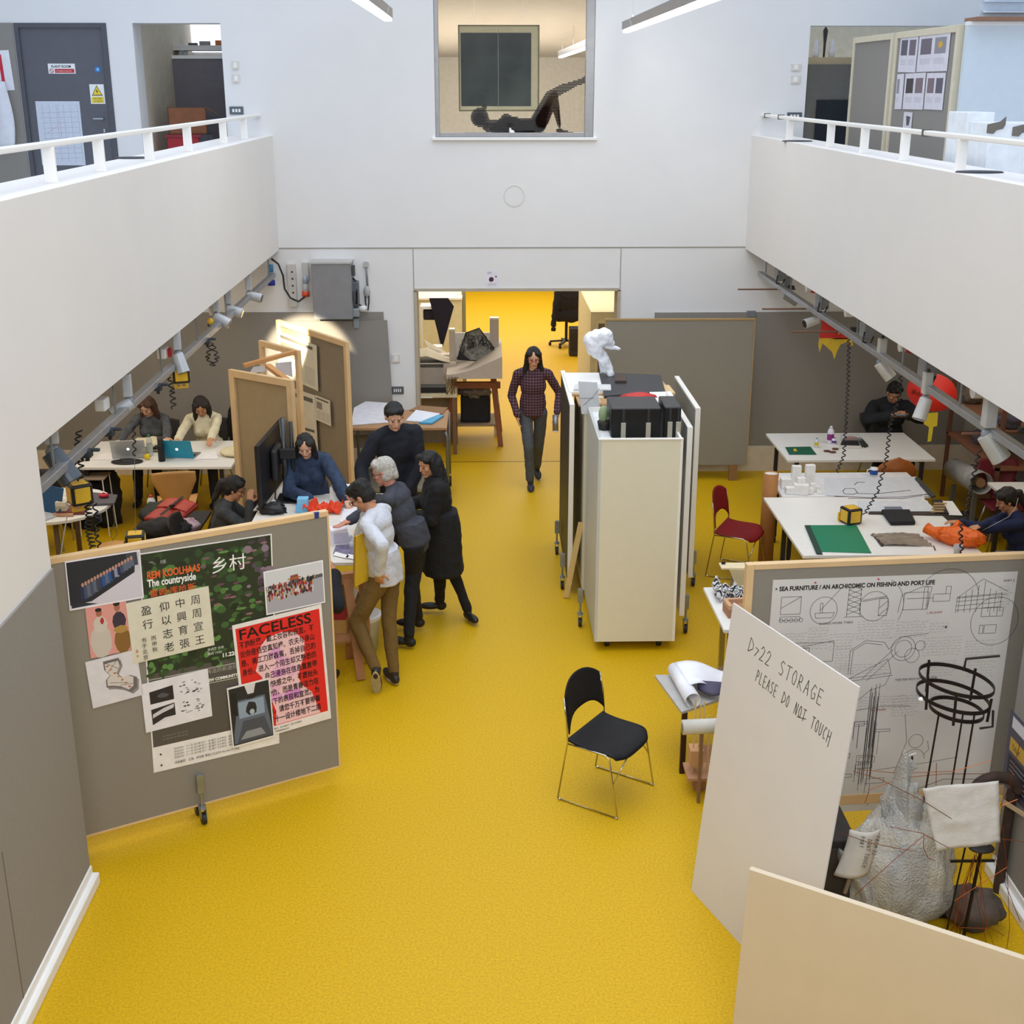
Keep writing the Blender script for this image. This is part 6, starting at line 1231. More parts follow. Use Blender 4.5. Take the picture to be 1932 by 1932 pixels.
# the tutor group
GX = lambda px, py, z: PZ(px, py, z)
person('woman in blue denim jacket with straight dark hair standing behind the group table', (-1.64, 11.52, 0), 190, 1.60, lean=(18, 4), head=(20, -8), hands=((-1.62, 11.1, .98), (-1.24, 11.0, .97)), poles=((-1, .4, -.5), (1, .6, -.5)), skin='light', hair='#14100f', style='parted', top_mat=M('#2a3a54', .85, var=.35, scale=14, bump=.5, bscale=35), legs='#1c1c22', female=True, top_name='denim_jacket', coat=1.6, palms=((0, 0, -1), (0, 0, -1)))
person('tall man in dark navy pinstripe jumper with black hair tilting his head', (-.83, 11.66, 0), 200, 1.84, lean=(12, 6), head=(18, -6), hands=((-1.1, 11.25, .98), (-.72, 11.45, .95)), poles=((-1, .5, -.5), (1, .3, -.5)), skin='light', hair='#0f0d0d', style='short', top_mat=M('#11141f', .85, var=.5, scale=22, kind='stripe', bump=.2), legs='#15151b', coat=1, top_name='jumper')
person('grey haired man in slate jumper pointing across the group table', (-.60, 10.12, 0), 78, 1.70, lean=(22, 0), head=(10, 6), hands=(tuple(PZ(655, 985, 1.12)), tuple(PZ(645, 937, 1.16))), poles=((.2, -.4, -1), (.2, .4, -1)), feet=((-.66, 9.95, .085), (-.60, 10.35, .085)), skin='#c98a72', hair='#b9b6ae', style='grey', top='#3b3e48', legs='#101014', glasses='#2a2020', top_name='jumper', curl=(.2, .15), palms=((-.2, 0, 1), (0, -1, 0)))
person('woman in long black coat standing at the edge of the tutor group', (-.38, 10.55, 0), 98, 1.62, lean=(8, 0), head=(12, 30), hands=((-.62, 10.8, 1.04), (-.66, 10.5, 1.0)), poles=((.3, .6, -1), (.3, -.6, -1)), feet=((-.16, 10.56, .085), (-.42, 10.75, .085)), toes=((.5, -1, 0), (-1, 0, 0)), skin='mid', hair='#0d0b0b', style='long', top='#0d0d10', legs='#0b0b0e', coat=2, skirt=.42, female=True, top_name='coat', shoe='#120f10')
wl = (-.80, 9.42, 0)
person('man in white long sleeved shirt and khaki trousers with one hand on his hip', wl, 70, 1.72, lean=(8, -2), twist=0, head=(36, 8), hands=(tuple(PZ(693, 965, 1.40)), tuple(PY(716, 1078, 9.10))), poles=((-.6, .1, -1), (.7, -1.2, 0)), feet=((-.74, 9.28, .085), (-.87, 9.15, .19)), toes=((-.2, .4, 0), (0, .3, 0)), knees=((-1, .3, 0), (-1, .5, 0)), tiptoe=(0, 72), skin='mid', hair='#0e0c0c', style='mop', top='#c9cdd6', legs='#6e5526', shoe='#2a2422', sole='#b0a27e', glasses='#202020', hem=.10, curl=(.5, .7), palms=((.3, -.6, 0), (.4, 1, 0)), collar=False)
person('woman in glasses with dark tied back hair seated with her hand at her mouth', (-2.50, 11.15, 0), 275, 1.64, hip=(-2.50, 11.12, .50), lean=(18, 0), head=(14, 0), hands=((-2.14, 11.05, .96), (-2.12, 11.18, .93)), poles=((-.1, -.4, -1), (.0, .4, -1)), feet=((-2.12, 11.0, .085), (-2.12, 11.25, .085)), toes=((1, 0, 0), (1, 0, 0)), knees=((1, 0, .5), (1, 0, .5)), skin='mid', hair='#151010', style='pony', top_mat=M('#3c3f42', .9, var=.3, scale=12, bump=.3), legs='#1a1a1e', glasses='#401818', female=True, top_name='cardigan')
simple_chair('dark chair under the seated woman in glasses', (-2.56, 11.1, 0), -PI / 2, M('#1c1a1c', .6))
person('person in black top and blue jeans seated behind the edge of the poster screen', (-1.52, 8.95, 0), 350, 1.70, hip=(-1.52, 8.92, .60), lean=(8, 0), head=(20, 0), hands=((-1.16, 9.12, 1.0), (-1.5, 9.35, .95)), poles=((.8, -.5, -1), (-.5, -.4, -1)), feet=((-1.25, 9.12, .16), (-1.45, 9.3, .16)), knees=((.2, 1, .5), (.2, 1, .5)), toes=((.3, 1, 0), (.3, 1, 0)), skin='mid', hair='#7a3a20', style='short', top='#12131a', legs='#26324a', coat=1)
t = thing('wooden_stool', 'wooden stool under the person in black top', 'stool', (-1.52, 8.9, 0)); MB().lathe([(.15, .50), (.16, .51), (.15, .53)], 20).build('seat', PB2, t)
for k in range(4): a = PI / 4 + k * PI / 2; MB().cyl((.1 * math.cos(a), .1 * math.sin(a), .5), (.17 * math.cos(a), .17 * math.sin(a), 0), .016).build('leg', PB2, t)
# walking man
tube_c = PY(1048, 797, 14.55)
PLAID = M('#3c1420', .85, var=.3, scale=10, bump=.2)
nt = PLAID.node_tree; b_ = nt.nodes['Principled BSDF']; tc = nt.nodes.new('ShaderNodeTexCoord')
def _grid(axis):
    sep = nt.nodes.new('ShaderNodeSeparateXYZ'); nt.links.new(tc.outputs['Object'], sep.inputs[0]); m1 = nt.nodes.new('ShaderNodeMath'); m1.operation = 'MULTIPLY'; m1.inputs[1].default_value = 30; nt.links.new(sep.outputs[axis], m1.inputs[0])
    m2 = nt.nodes.new('ShaderNodeMath'); m2.operation = 'FRACT'; nt.links.new(m1.outputs[0], m2.inputs[0]); m3 = nt.nodes.new('ShaderNodeMath'); m3.operation = 'GREATER_THAN'; m3.inputs[1].default_value = .84; nt.links.new(m2.outputs[0], m3.inputs[0]); return m3
g1, g2 = _grid(0), _grid(2); mx = nt.nodes.new('ShaderNodeMath'); mx.operation = 'MAXIMUM'; nt.links.new(g1.outputs[0], mx.inputs[0]); nt.links.new(g2.outputs[0], mx.inputs[1])
mc = nt.nodes.new('ShaderNodeMix'); mc.data_type = 'RGBA'; mc.inputs[6].default_value = (*lin('#3a1420'), 1); mc.inputs[7].default_value = (*lin('#74606c'), 1); nt.links.new(mx.outputs[0], mc.inputs[0]); nt.links.new(mc.outputs[2], b_.inputs['Base Color'])
person('walking man with long dark hair in dark red plaid shirt and grey trousers', (.57, 14.62, 0), 178, 1.72, lean=(4, 0), head=(14, 4), hands=(tuple(PY(977, 782, 14.5)), tuple(PY(1051, 778, 14.5))), poles=((-.6, .8, -.1), (.6, .8, -.1)), feet=(tuple(PZ(1001, 906, .10)), tuple(PZ(1013, 880, .14))), knees=((0, -1, .1), (0, -1, .3)), toes=((0, -1, -.15), (.1, -1, -.3)), skin='light', hair='#120f10', style='wavy', top_mat=PLAID, legs='#4c5156', shoe='#22262e', sole='#a5a29a', glasses='#8a1f24', hem=.06, bulk=.9, curl=(.5, 1.0), palms=((.6, 0, 0), (-1, 0, 0)), hdirs=((0, -.1, -1), (0, -.2, -1)))
t = thing('poster_tube', 'short grey metal tube held by the walking man', 'tube', tuple(PY(1048, 798, 14.44)), 0); MB().cyl((0, -.03, -.09), (0, .03, .09), .034, n=18).build('tube_body', M('#8a8c96', .35, .6), t, smooth=True); MB().cyl((0, -.034, -.10), (0, -.03, -.088), .035, n=18).build('tube_end', M('#d5d2d0', .4), t)
# ------------------------------------------------------------------ white cabinet row
CAB = M('#ddd8c2', .45, var=.015); CABW = M('#eceae2', .45, var=.015)
CX0, CX1, CY0, CZ = .915, 1.60, 9.86, 1.86
t = thing('storage_cabinet', 'tall cream storage cabinet on castors with an open recessed top', 'cabinet', (CX0, CY0, 0)); W_ = CX1 - CX0; D_ = 1.12
MB().box(0, .022, 0, D_, .09, CZ).build('side_panel', M('#c3c6c2', .45, var=.02), t, bevel=.002); MB().box(W_ - .022, W_, 0, D_, .09, CZ).build('side_panel', CABW, t, bevel=.002)
MB().box(.022, W_ - .022, .004, .024, .09, CZ).build('front_panel', CAB, t); MB().box(.022, W_ - .022, .024, D_, .09, .11).build('bottom_panel', CAB, t); MB().box(.022, W_ - .022, D_ - .02, D_, .11, CZ).build('back_panel', CABW, t)
MB().box(.022, W_ - .022, .024, D_ - .02, CZ - .30, CZ - .28).build('recessed_top', M('#dfe2e2', .45), t); MB().box(.022, .13, .024, D_ - .02, CZ - .28, CZ - .04).build('inner_ledge', M('#e3e6e8', .45), t)
MB().box(0, W_, -.004, .03, CZ, CZ + .012).build('front_edge', CABW, t, bevel=.002)
for x in (.12, W_ - .12):
    for y in (.12, D_ - .12): MB().cyl((x - .02, y, .04), (x + .02, y, .04), .04, n=16).box(x - .03, x + .03, y - .03, y + .03, .078, .09).build('caster', M('#1d1b1a', .6), t)
# black cases inside the open top
def case(label, px0, px1, pyt, pyb, y, dep, zb=CZ - .279):
    a, b = PY(px0, pyb, y), PY(px1, pyt, y); t = thing('black_case', label, 'case', (a.x, y, zb)); w_, h_ = b.x - a.x, b.z - zb
    MB().box(0, w_, 0, dep, 0, h_).build('case_body', M('#131316', .35), t, bevel=.01)
    for k in range(2): MB().box(w_ * (.2 + .5 * k), w_ * (.2 + .5 * k) + .04, -.012, 0, h_ * .35, h_ * .75).build('strap_clip', M('#b9b4a4', .4, .3), t, bevel=.003); MB().box(w_ * (.2 + .5 * k) + .01, w_ * (.2 + .5 * k) + .03, -.006, 0, .02, h_ - .01).build('strap', M('#2a2a2c', .7), t)
    return t
case('wide black case with pale strap clips in the open cabinet top', 1152, 1248, 770, 830, 10.1, .42); case('narrow black case at the far end of the open cabinet top', 1252, 1286, 768, 830, 10.12, .4)
t = thing('cactus', 'small pale green cactus in a dark pot in the open cabinet top', 'plant', (PY(1140, 800, 10.35).x, 10.35, CZ - .039)); MB().lathe([(.045, 0), (.06, .07), (.055, .075)], 16).build('pot', M('#2a2622', .6), t, smooth=True); MB().ell((-.01, .0, .13), (.04, .04, .075), n=16, m_=12, fn=lambda d: 1 + .06 * math.sin(8 * math.atan2(d.y, d.x))).build('stem', M('#8fa37a', .8, bump=.4), t, smooth=True)
# second unit behind with a table top and boards
t = thing('storage_cabinet', 'second cabinet of the row behind the open topped one', 'cabinet', (CX0 - .02, 11.02, 0)); MB().box(0, .74, 0, 1.35, .09, 1.80).build('carcass', CAB, t, bevel=.004); MB().box(-.01, .75, -.005, 1.36, 1.80, 1.815).build('top_edge', CABW, t)
for x in (.1, .64):
    for y in (.12, 1.2): MB().cyl((x - .02, y, .04), (x + .02, y, .04), .04, n=16).box(x - .03, x + .03, y - .03, y + .03, .078, .09).build('caster', M('#1d1b1a', .6), t)
ZT = 1.816
slab([(1073, 748), (1250, 745), (1266, 740), (1240, 712), (1060, 706)], ZT, .02, 'plywood_board', 'plywood board lying on the second cabinet of the row', 'board', M('#c9a877', .6))
slab([(1074, 742), (1155, 742), (1148, 706), (1062, 706)], ZT + .021, .015, 'white_board', 'white board on the corner of the plywood board facing the doorway', 'board', WHITE)
slab([(1140, 752), (1255, 743), (1246, 712), (1130, 707)], ZT + .021, .025, 'black_board', 'large black board lying on the plywood on the second cabinet', 'board', M('#26262a', .45))
slab([(1082, 738), (1153, 739), (1152, 729), (1084, 729)], ZT + .037, .02, 'paper_model', 'long low white card strip on the white board', 'model', M('#cfd0cf', .6))
slab([(1160, 722), (1182, 722), (1180, 708), (1164, 708)], ZT + .047, .02, 'wood_block', 'brown wooden block on the big black board', 'block', M('#4a3a30', .7))
t = thing('card_sheet', 'translucent grey plastic sheet leaning in front of the white board', 'card', tuple(PZ(1115, 757, 1.80)), 0); t.location = (PY(1097, 758, 11.0).x, 10.985, 1.80)
MB().add([(0, -.02, 0), (.17, -.02, -.01), (.14, .05, .27), (-.03, .05, .28)], [(0, 1, 2, 3)]).build('sheet', M('#b9bdc0', .3, alpha=.8), t, solid=.003)
MB().tube([(0, 0, .06), (.1, .0, .15), (.16, .04, .22)], .002).tube([(-.02, 0, .14), (.14, .02, .13)], .002).build('wire', M('#55585c', .4), t)
for k, (pp, z, lb) in enumerate((([(1092, 768), (1155, 766), (1150, 755), (1086, 752)], 1.817, 'stack of tan cardboard offcuts at the front corner of the second cabinet'), ([(1100, 764), (1135, 764), (1128, 750), (1094, 750)], 1.840, 'topmost tan cardboard offcut beside the grey plastic sheet'))): slab(pp, z, .02, 'cardboard_offcut', lb, 'cardboard', M('#c7a676' if k else '#b08d60', .7))
heap('red_bag', 'red and yellow bag lying on the big black board', 'bag', tuple(PZ(1205, 755, ZT + .047)), (.16, .07, .04), M('#c42a26', .5, var=.3, scale=5, bump=.3), 21, .15)
t = thing('laptop', 'dark tray with white folded papers on the black cases', 'tray', tuple(PZ(1210, 765, 1.87))); t.name = 'paper_tray'; MB().box(-.26, .22, -.08, .08, 0, .02).build('tray', M('#2b2f40', .5), t, bevel=.004); MB().ell((.1, 0, .04), (.12, .06, .03), n=16, m_=8, fn=lambda d: 1 + .3 * noise.noise(d * 3)).build('folded_paper', WHITE, t); MB().ell((-.1, 0, .035), (.11, .05, .02), n=16, m_=8, fn=lambda d: 1 + .3 * noise.noise(d * 4)).build('folded_paper', WHITE, t)
slab([(1232, 752), (1262, 752), (1256, 740), (1225, 741)], ZT + .048, .006, 'white_card', 'white card at the wall end of the big black board', 'card', WHITE)
slab([(1254, 745), (1274, 745), (1262, 730), (1248, 730)], ZT + .001, .02, 'wood_piece', 'pale wooden piece sticking out behind the white card', 'wood', M('#d9bb8c', .6))
# white draped paper sculpture
c = PZ(1140, 706, ZT + .05); t = thing('paper_sculpture', 'white crumpled paper sculpture swirling up from the second cabinet', 'sculpture', (PY(1140, 705, 12.25).x, 12.25, ZT + .037))
o0 = t.location.copy(); R = lambda px, py: Vector(PY(px, py, 12.25)) - o0
WP = M('#f0f3fa', .6, bump=.8, bscale=22, var=.02)
pa = [(1150, 706, .045), (1146, 690, .04), (1135, 672, .055), (1122, 656, .085), (1122, 642, .10), (1138, 636, .09), (1152, 648, .05)]
m = MB()
for (a, b, r0), (c_, d_, r1) in zip(pa, pa[1:]): cap(m, R(a, b), r0, R(c_, d_), r1, 16)
remesh(m, 'paper_body', WP, t, .012, 2, disp=.02, dscale=14, seed=3, stretch=(1, 1, .6))
m = MB(); cap(m, R(1145, 652), .035, R(1160, 656), .022); cap(m, R(1160, 656), .022, R(1168, 658), .02); remesh(m, 'paper_spout', WP, t, .009, 1, disp=.012, dscale=22, seed=5)
m = MB(); m.grid(lambda u, v: tuple(R(1134 + 20 * u - 6 * v, 706 - 32 * v) + Vector((0, .03 + .02 * math.sin(u * 9), 0))), 10, 10); m.build('paper_skirt', WP, t, solid=.002, smooth=True)
MB().tube([R(1152, 706), R(1147, 720), R(1153, 732), R(1150, 742), R(1142, 748)], .004).build('white_cord', WHITE, t, smooth=True)
MB().cyl((R(1150, 706).x, 0, 0), (R(1148, 690).x, 0, .12), .02).build('stem', WHITE, t)
# side boards on castors
def side_board(label, x, y0, y1, z0, z1, face, wheel_y=None, lean=0):
    t = thing('side_board', label, 'board', (x, y0, 0)); m4 = Matrix.Rotation(rad(lean), 4, 'Y')
    MB().box(-.016, .016, .02, y1 - y0, z0, z1 - .02, m4).build('board', face, t); MB().box(-.022, .022, 0, .02, z0, z1, m4).box(-.022, .022, .02, y1 - y0, z1 - .02, z1, m4).build('edge_strip', CABW, t)
    for wy in (wheel_y or []): caster(Matrix.Translation((-.06 if x < 1.2 else .06, wy, 0)), t)
    return t
side_board('tall black faced board with pale edges along the aisle side of the cabinets', .79, 11.15, 12.6, .10, 1.84, M('#17171b', .5), (.15, 1.1))
side_board('tall pale edged grey board along the far side of the cabinets', 1.93, 11.15, 12.5, .16, 1.80, M('#8e8d88', .7), (.2,))
side_board('narrow white board between the cabinet and the far side board', 1.69, 10.1, 11.4, .22, 1.90, CABW, (.15,))
caster(Matrix.Translation((-.08, .55, 0)), bpy.data.objects['storage_cabinet'])
t = thing('wood_strip', 'pale wooden strip leaning between the cabinet and the black board', 'wood', (.78, 11.05, 0)); MB().bar((-.03, 0, .01), (.1, 0, .75), .05, .02).build('strip', M('#d9bb7c', .6), t)
# ------------------------------------------------------------------ under the right gallery
rail('grey lighting rail under the balcony above the red lantern disc', 3.27, 6.9, 15.1, 1)
for k, (px, py, y, tl, s, d) in enumerate(((1862, 825, 7.85, 35, 1.35, 'large pale spotlight nearest the picture edge over the rolled tube'), (1746, 757, 9.1, -20, 1.1, 'white spotlight hanging in front of the red lantern disc'), (1661, 688, 10.3, 40, 1.1, 'white spotlight on the rail above the man with the phone'), (1484, 558, 14.2, 60, 1.1, 'grey spotlight by the brown rods near the back wall'), (1540, 604, 12.6, -75, 1.0, 'pale spotlight half hidden beside the red pennant'))):
    spotlight(d, px, py, y, tilt=tl, s=s, col='#c4c4c0' if k != 3 else '#8d949a', dark='#bfc0ba')
for k, (px, py) in enumerate(((1440, 516), (1534, 566), (1625, 620), (1741, 692))):
    y = PZ(px, py, 2.58).y; t = thing('rail_box', ('grey box with looped cable on the tray end at the back wall', 'grey box with looped cable on the tray between the brown rods', 'grey box with looped cable on the tray above the red pennant', 'grey box with looped cable on the tray above the lantern disc')[k], 'box', (3.30, y, 2.57)); MB().cbox((0, 0, 0), (.1, .16, .13)).build('casing', M('#8d9194', .5, .2), t, bevel=.012); MB().tube([(-.05, -.1, 0), (-.07, -.13, -.08), (0, -.12, -.1), (.03, -.1, -.04)], .008).build('cable', BLACK, t)
for k, (px, py) in enumerate(((1458, 513), (1504, 542), (1576, 588), (1676, 652), (1818, 738))):
    y = PZ(px, py, 2.6).y; t = thing('rail_plug', ('white plug nearest the back wall on the cable tray', 'red and white plug above the first brown rod', 'white round plug above the red pennant rod', 'red and white plug above the spotlight by the man with the phone', 'white double plug nearest the picture edge on the cable tray')[k], 'plug', (3.36, y, 2.60)); MB().cyl((-.05, 0, 0), (.03, 0, .0), .05, n=16).build('plug_body', WHITE, t, smooth=False)
    if k in (1, 3): MB().cbox((.02, -.05, -.0), (.06, .06, .1)).build('red_plug', M('#b42a36', .5), t, bevel=.01)
for k, (px0, px1, py) in enumerate(((1392, 1492, 546), (1438, 1545, 583), (1492, 1612, 626), (1815, 1932, 818))):
    y = PZ(px1, py, 2.42).y; a, b = PY(px0, py, y), PY(px1, py, y); t = thing('wooden_rod', ('brown rod clamped across the rail, nearest the back wall', 'brown rod clamped across the rail, second from the back wall', 'brown rod clamped across the rail behind the red pennant', 'brown rod clamped across the rail beside the large pale spotlight')[k], 'rod', tuple(a)); MB().cyl((0, 0, 0), (b.x - a.x + .05, 0, 0), .009, n=8).build('rod', M('#6a4a36', .6), t); MB().cbox((b.x - a.x, 0, .02), (.07, .06, .04)).build('clamp', M('#3a3f44', .5, .4), t, bevel=.005)
# red pennant, lantern disc
y = 12.4; a = PY(1548, 600, y); t = thing('pennant', 'red cloth pennant with yellow fringe hanging under the balcony', 'flag', tuple(a)); Q = lambda px, py: Vector(PY(px, py, y)) - a
m = MB(); m.add([Q(1552, 596), Q(1578, 612), Q(1600, 625), Q(1606, 640), Q(1546, 640)], [(4, 3, 2, 1, 0)]); m.build('cloth', M('#c22a24', .7, bump=.3), t, solid=.004)
m = MB(); m.add([Q(1546, 638), Q(1606, 638), Q(1610, 652), Q(1604, 652), Q(1598, 645), Q(1586, 650), Q(1580, 662), Q(1574, 678), Q(1570, 664), Q(1560, 655), Q(1552, 648), Q(1546, 665), Q(1544, 650)], [tuple(range(12, -1, -1))]); m.build('fringe', M('#cfae2c', .7, bump=.3), t, solid=.004)
MB().bar(Q(1580, 612) + Vector((0, -.01, 0)), Q(1582, 630) + Vector((0, -.01, 0)), .012).build('yellow_trim', YEL, t); MB().cyl(Q(1562, 600), Q(1562, 590) + Vector((0, 0, .22)), .002, n=5).build('hanging_cord', BLACK, t)
y = 11.7; a = PY(1758, 740, y); t = thing('lantern_disc', 'big red oval paper lantern disc with yellow tag and tail', 'lantern', tuple(a)); Q = lambda px, py: Vector(PY(px, py, y)) - a
MB().lathe([(.0, -.02), (.245, -.012), (.25, 0), (.245, .012), (0, .02)], 36, Matrix.Rotation(rad(18), 4, 'Y') @ Matrix.Rotation(PI / 2, 4, 'X') @ Matrix.Diagonal((1, .72, 1, 1))).build('disc', M('#d8281c', .55, var=.06), t, smooth=True)
for k, (px, py) in enumerate(((1723, 738), (1733, 742))): text('福乐'[k], .05, M('#5a1410', .7), t, Matrix.Translation(Q(px - 6, py + 4) + Vector((0, -.025, 0))) @ Matrix.Rotation(PI / 2, 4, 'X'))
MB().ell(Q(1792, 762) + Vector((0, -.02, 0)), (.05, .008, .028)).ell(Q(1787, 752) + Vector((0, -.02, 0)), (.03, .008, .02)).build('motif', M('#d8c9a8', .6, var=.5, scale=40, col2='#3a5a2c'), t)
m = MB(); m.add([Q(1745, 780), Q(1770, 778), Q(1768, 804), Q(1761, 805), Q(1757, 832), Q(1750, 834), Q(1753, 806), Q(1743, 800)], [tuple(range(7, -1, -1))]); m.build('yellow_tail', M('#d8c02c', .7), t, solid=.004)
MB().cyl((0, 0, .17), (0, 0, .9), .002, n=5).build('hanging_cord', BLACK, t)
# tables and the two people
q0, q1 = PZ(1486, 868, .74), PZ(1770, 870, .74); qb = PZ(1467, 824, .74); qe = PZ(1733, 828, .74)
table('white table against the back wall with the green mat and glue bottles', (q0.x + qb.x) / 2 - .05, q1.x - .0, q0.y, 14.2, .74, skew=.0, legm=M('#232326', .5))
px_ = PZ(1680, 800, 1.1).x; px_ = PY(1680, 780, 14.55).x
person('man in black jumper looking down at the phone in his hands', (px_, 14.62, 0), 180, 1.76, hip=(px_, 14.66, .53), lean=(8, 0), head=(34, 4), hands=((px_ - .10, 14.28, .93), (px_ + .11, 14.28, .93)), poles=((-1, .2, -.4), (1, .2, -.4)), feet=((px_ - .2, 14.3, .085), (px_ + .2, 14.3, .085)), knees=((-.2, -1, .5), (.2, -1, .5)), toes=((0, -1, 0), (0, -1, 0)), skin='mid', hair='#120d0b', style='short', top='#1d2026', legs='#15151a', coat=1, curl=(.8, .8), palms=((.6, .3, 1), (-.6, .3, 1)), hdirs=((.5, -.6, .1), (-.5, -.6, .1)), top_name='jumper', bulk=1.08)
t = thing('phone', 'dark phone held in both hands of the man in the black jumper', 'phone', (px_, 14.20, .955)); MB().box(-.07, .07, -.035, .035, 0, .01, Matrix.Rotation(rad(25), 4, 'X')).build('phone_body', M('#2a2a2e', .3), t, bevel=.003); MB().box(-.06, .06, -.03, .03, .010, .0105, Matrix.Rotation(rad(25), 4, 'X')).build('screen', M('#8a98a8', .2), t)
simple_chair('dark chair under the man with the phone', (px_, 14.74, 0), PI, M('#2a2624', .6), h=.78)
Z = .742
slab([(1489, 858), (1541, 858), (1529, 843), (1481, 844)], Z, .003, 'cutting_mat', 'small dark green cutting mat on the table by the back wall', 'mat', M('#0f5a44', .6)); slab([(1497, 851), (1504, 852), (1502, 847), (1497, 847)], Z + .004, .002, 'yellow_scrap', 'tiny yellow scrap on the small green cutting mat', 'scrap', YEL)
bottle('glue_bottle', 'small yellow labelled bottle beside the small green cutting mat', tuple(PZ(1540, 844, Z)), .022, .11, M('#d9dfe0', .4), '#4a9aa0', lab='#d8c030')
bottle('glue_bottle', 'white and magenta glue bottle with pointed tip on the table by the back wall', tuple(PZ(1566, 836, Z)), .037, .2, M('#e4e0ea', .4), '#d9d9d6', lab='#8a2f7a')
bottle('ink_bottle', 'short purple labelled jar beside the pointed glue bottle', tuple(PZ(1573, 838, Z)), .026, .08, M('#e4e0ea', .4), '#4a3a80', lab='#4a3a80')
t = thing('food_box', 'clear plastic box with reddish food on the table by the back wall', 'box', tuple(PZ(1605, 832, Z))); MB().box(-.11, .11, -.06, .06, .0, .07).build('clear_box', M('#cfd4d4', .1, alpha=.35), t, bevel=.01); MB().ell((0, 0, .03), (.08, .045, .025), fn=lambda d: 1 + .2 * noise.noise(d * 4)).build('food', M('#9a4a44', .7, var=.4, scale=40), t)
slab([(1582, 846), (1630, 846), (1625, 835), (1588, 832)], Z, .008, 'notebook', 'white edged black notebook in front of the clear food box', 'notebook', M('#d9d6d0', .6)); slab([(1586, 840), (1622, 841), (1618, 832), (1590, 830)], Z + .009, .012, 'black_folder', 'black folder on the white edged notebook', 'folder', BLACK)
slab([(1626, 846), (1638, 843), (1624, 828), (1618, 830)], Z, .02, 'pen_case', 'slanting dark pen case beside the white edged notebook', 'case', M('#2a3028', .6))
for k, (px, py) in enumerate(((1560, 852), (1571, 854), (1576, 848))): o = MB().lathe([(.024, 0), (.03, .012), (.02, .014)], 12, Matrix.Diagonal((1.3, 1, 1, 1))).build('small_dish', M('#6a4030', .6), loc=tuple(PZ(px, py, Z + .0005))); tag(o, 'small brown dish near the green cutting mat on the table by the back wall', 'dish', 'small brown dishes by the green mat')
# bronze round-back chair
cx_ = PZ(1688, 872, .9).x; t = simple_chair('brown chair with round backrest between the two white tables', (PY(1688, 870, 12.75).x, 12.95, 0), 0, M('#a8602a', .5, var=.08), backshape='round', h=.90)
# middle tables
table('white table carrying the tall white models and the line drawing', PZ(1447, 897, .74).x, PZ(1770, 945, .74).x, 11.82, 12.62, .74, wheels=True, legm=M('#2b2b2e', .5), mat=M('#e4e6e8', .4))
table('big white table with the green mat, socket cube and orange bag', 2.72, 4.28, 10.16, 11.78, .745, wheels=True, legm=M('#2b2b2e', .5), inset=.2)
slab([(1557, 935), (1735, 945), (1745, 940), (1728, 900), (1555, 903)], .742, .003, 'line_drawing', 'large white sheet with spectacle-like line drawing', 'drawing', M('#cfd2d8', .7))
o = MB(); zz = .7465
for pts in ([(1590, 927), (1594, 922), (1612, 922), (1618, 930), (1610, 933), (1594, 932), (1590, 927)], [(1618, 931), (1650, 932), (1690, 928), (1718, 925)], [(1612, 915), (1618, 910), (1632, 910)], [(1575, 936), (1640, 939), (1700, 938), (1752, 932)], [(1600, 940), (1700, 941), (1740, 935)]):
    o.tube([PZ(a, b, zz) for a, b in pts], .004, 5)
tag(o.build('drawn_lines', M('#4a3a36', .7)), 'thick dark pen lines drawn across the large white sheet', 'drawing')
slab([(1726, 905), (1732, 903), (1765, 938), (1758, 941)], .742, .02, 'ruler', 'dark edge ruler along the end of the line drawing', 'ruler', M('#3a3a36', .6))
r = random.Random(11)
for k, (px, py, w_, h_) in enumerate(((1500, 922, .09, .24), (1510, 930, .08, .16), (1526, 920, .09, .24), (1486, 920, .15, .10), (1478, 912, .16, .05), (1494, 936, .1, .07), (1516, 938, .14, .10), (1530, 936, .07, .06), (1540, 926, .06, .05), (1506, 944, .06, .04), (1533, 928, .05, .09), (1548, 934, .05, .03))):
    p = PZ(px, min(py, 938), .742); p.y = max(p.y, 11.9); o = MB().box(-w_ / 2, w_ / 2, -w_ / 3, w_ / 3, 0, h_).build('white_model', M('#ecebe8', .5, bump=.1), loc=p, bevel=.004, rz=r.uniform(-.2, .2)); tag(o, ('tall white block model in the cluster beside the cardboard tube' if h_ > .2 else 'mid height white block model in the cluster beside the cardboard tube' if h_ > .085 else 'low white block model in the cluster beside the cardboard tube'), 'model', 'white tower block models' if h_ > .2 else 'white mid height block models' if h_ > .085 else 'white low block models')
c = PZ(1445, 1060, 0); t = thing('cardboard_tube', 'tall brown cardboard tube standing on the floor beside the middle tables', 'tube', (c.x, c.y + .03, 0)); MB().lathe([(.075, 0), (.075, .93)], 22, cap=False).build('tube_wall', M('#a8733c', .7, var=.1), t, solid=.006, smooth=True); MB().lathe([(.066, .92), (.0, .921)], 22).build('end_cap', M('#d8d4cc', .6), t)
Z = .746
slab([(1540, 1041), (1644, 1044), (1616, 992), (1519, 992)], Z, .006, 'cutting_mat', 'large green cutting mat on the big white table', 'mat', M('#0e7a56', .55, var=.04)); 
slab([(1540, 1045), (1552, 1046), (1528, 992), (1518, 992)], Z + .007, .006, 'mat_edge', 'dark strip along the edge of the large green cutting mat', 'strip', M('#123a30', .6))
power_cube('yellow and black socket cube lying on the big white table', 1605, 975, 11.0, .15, .35, hook=False, z=Z + .078)
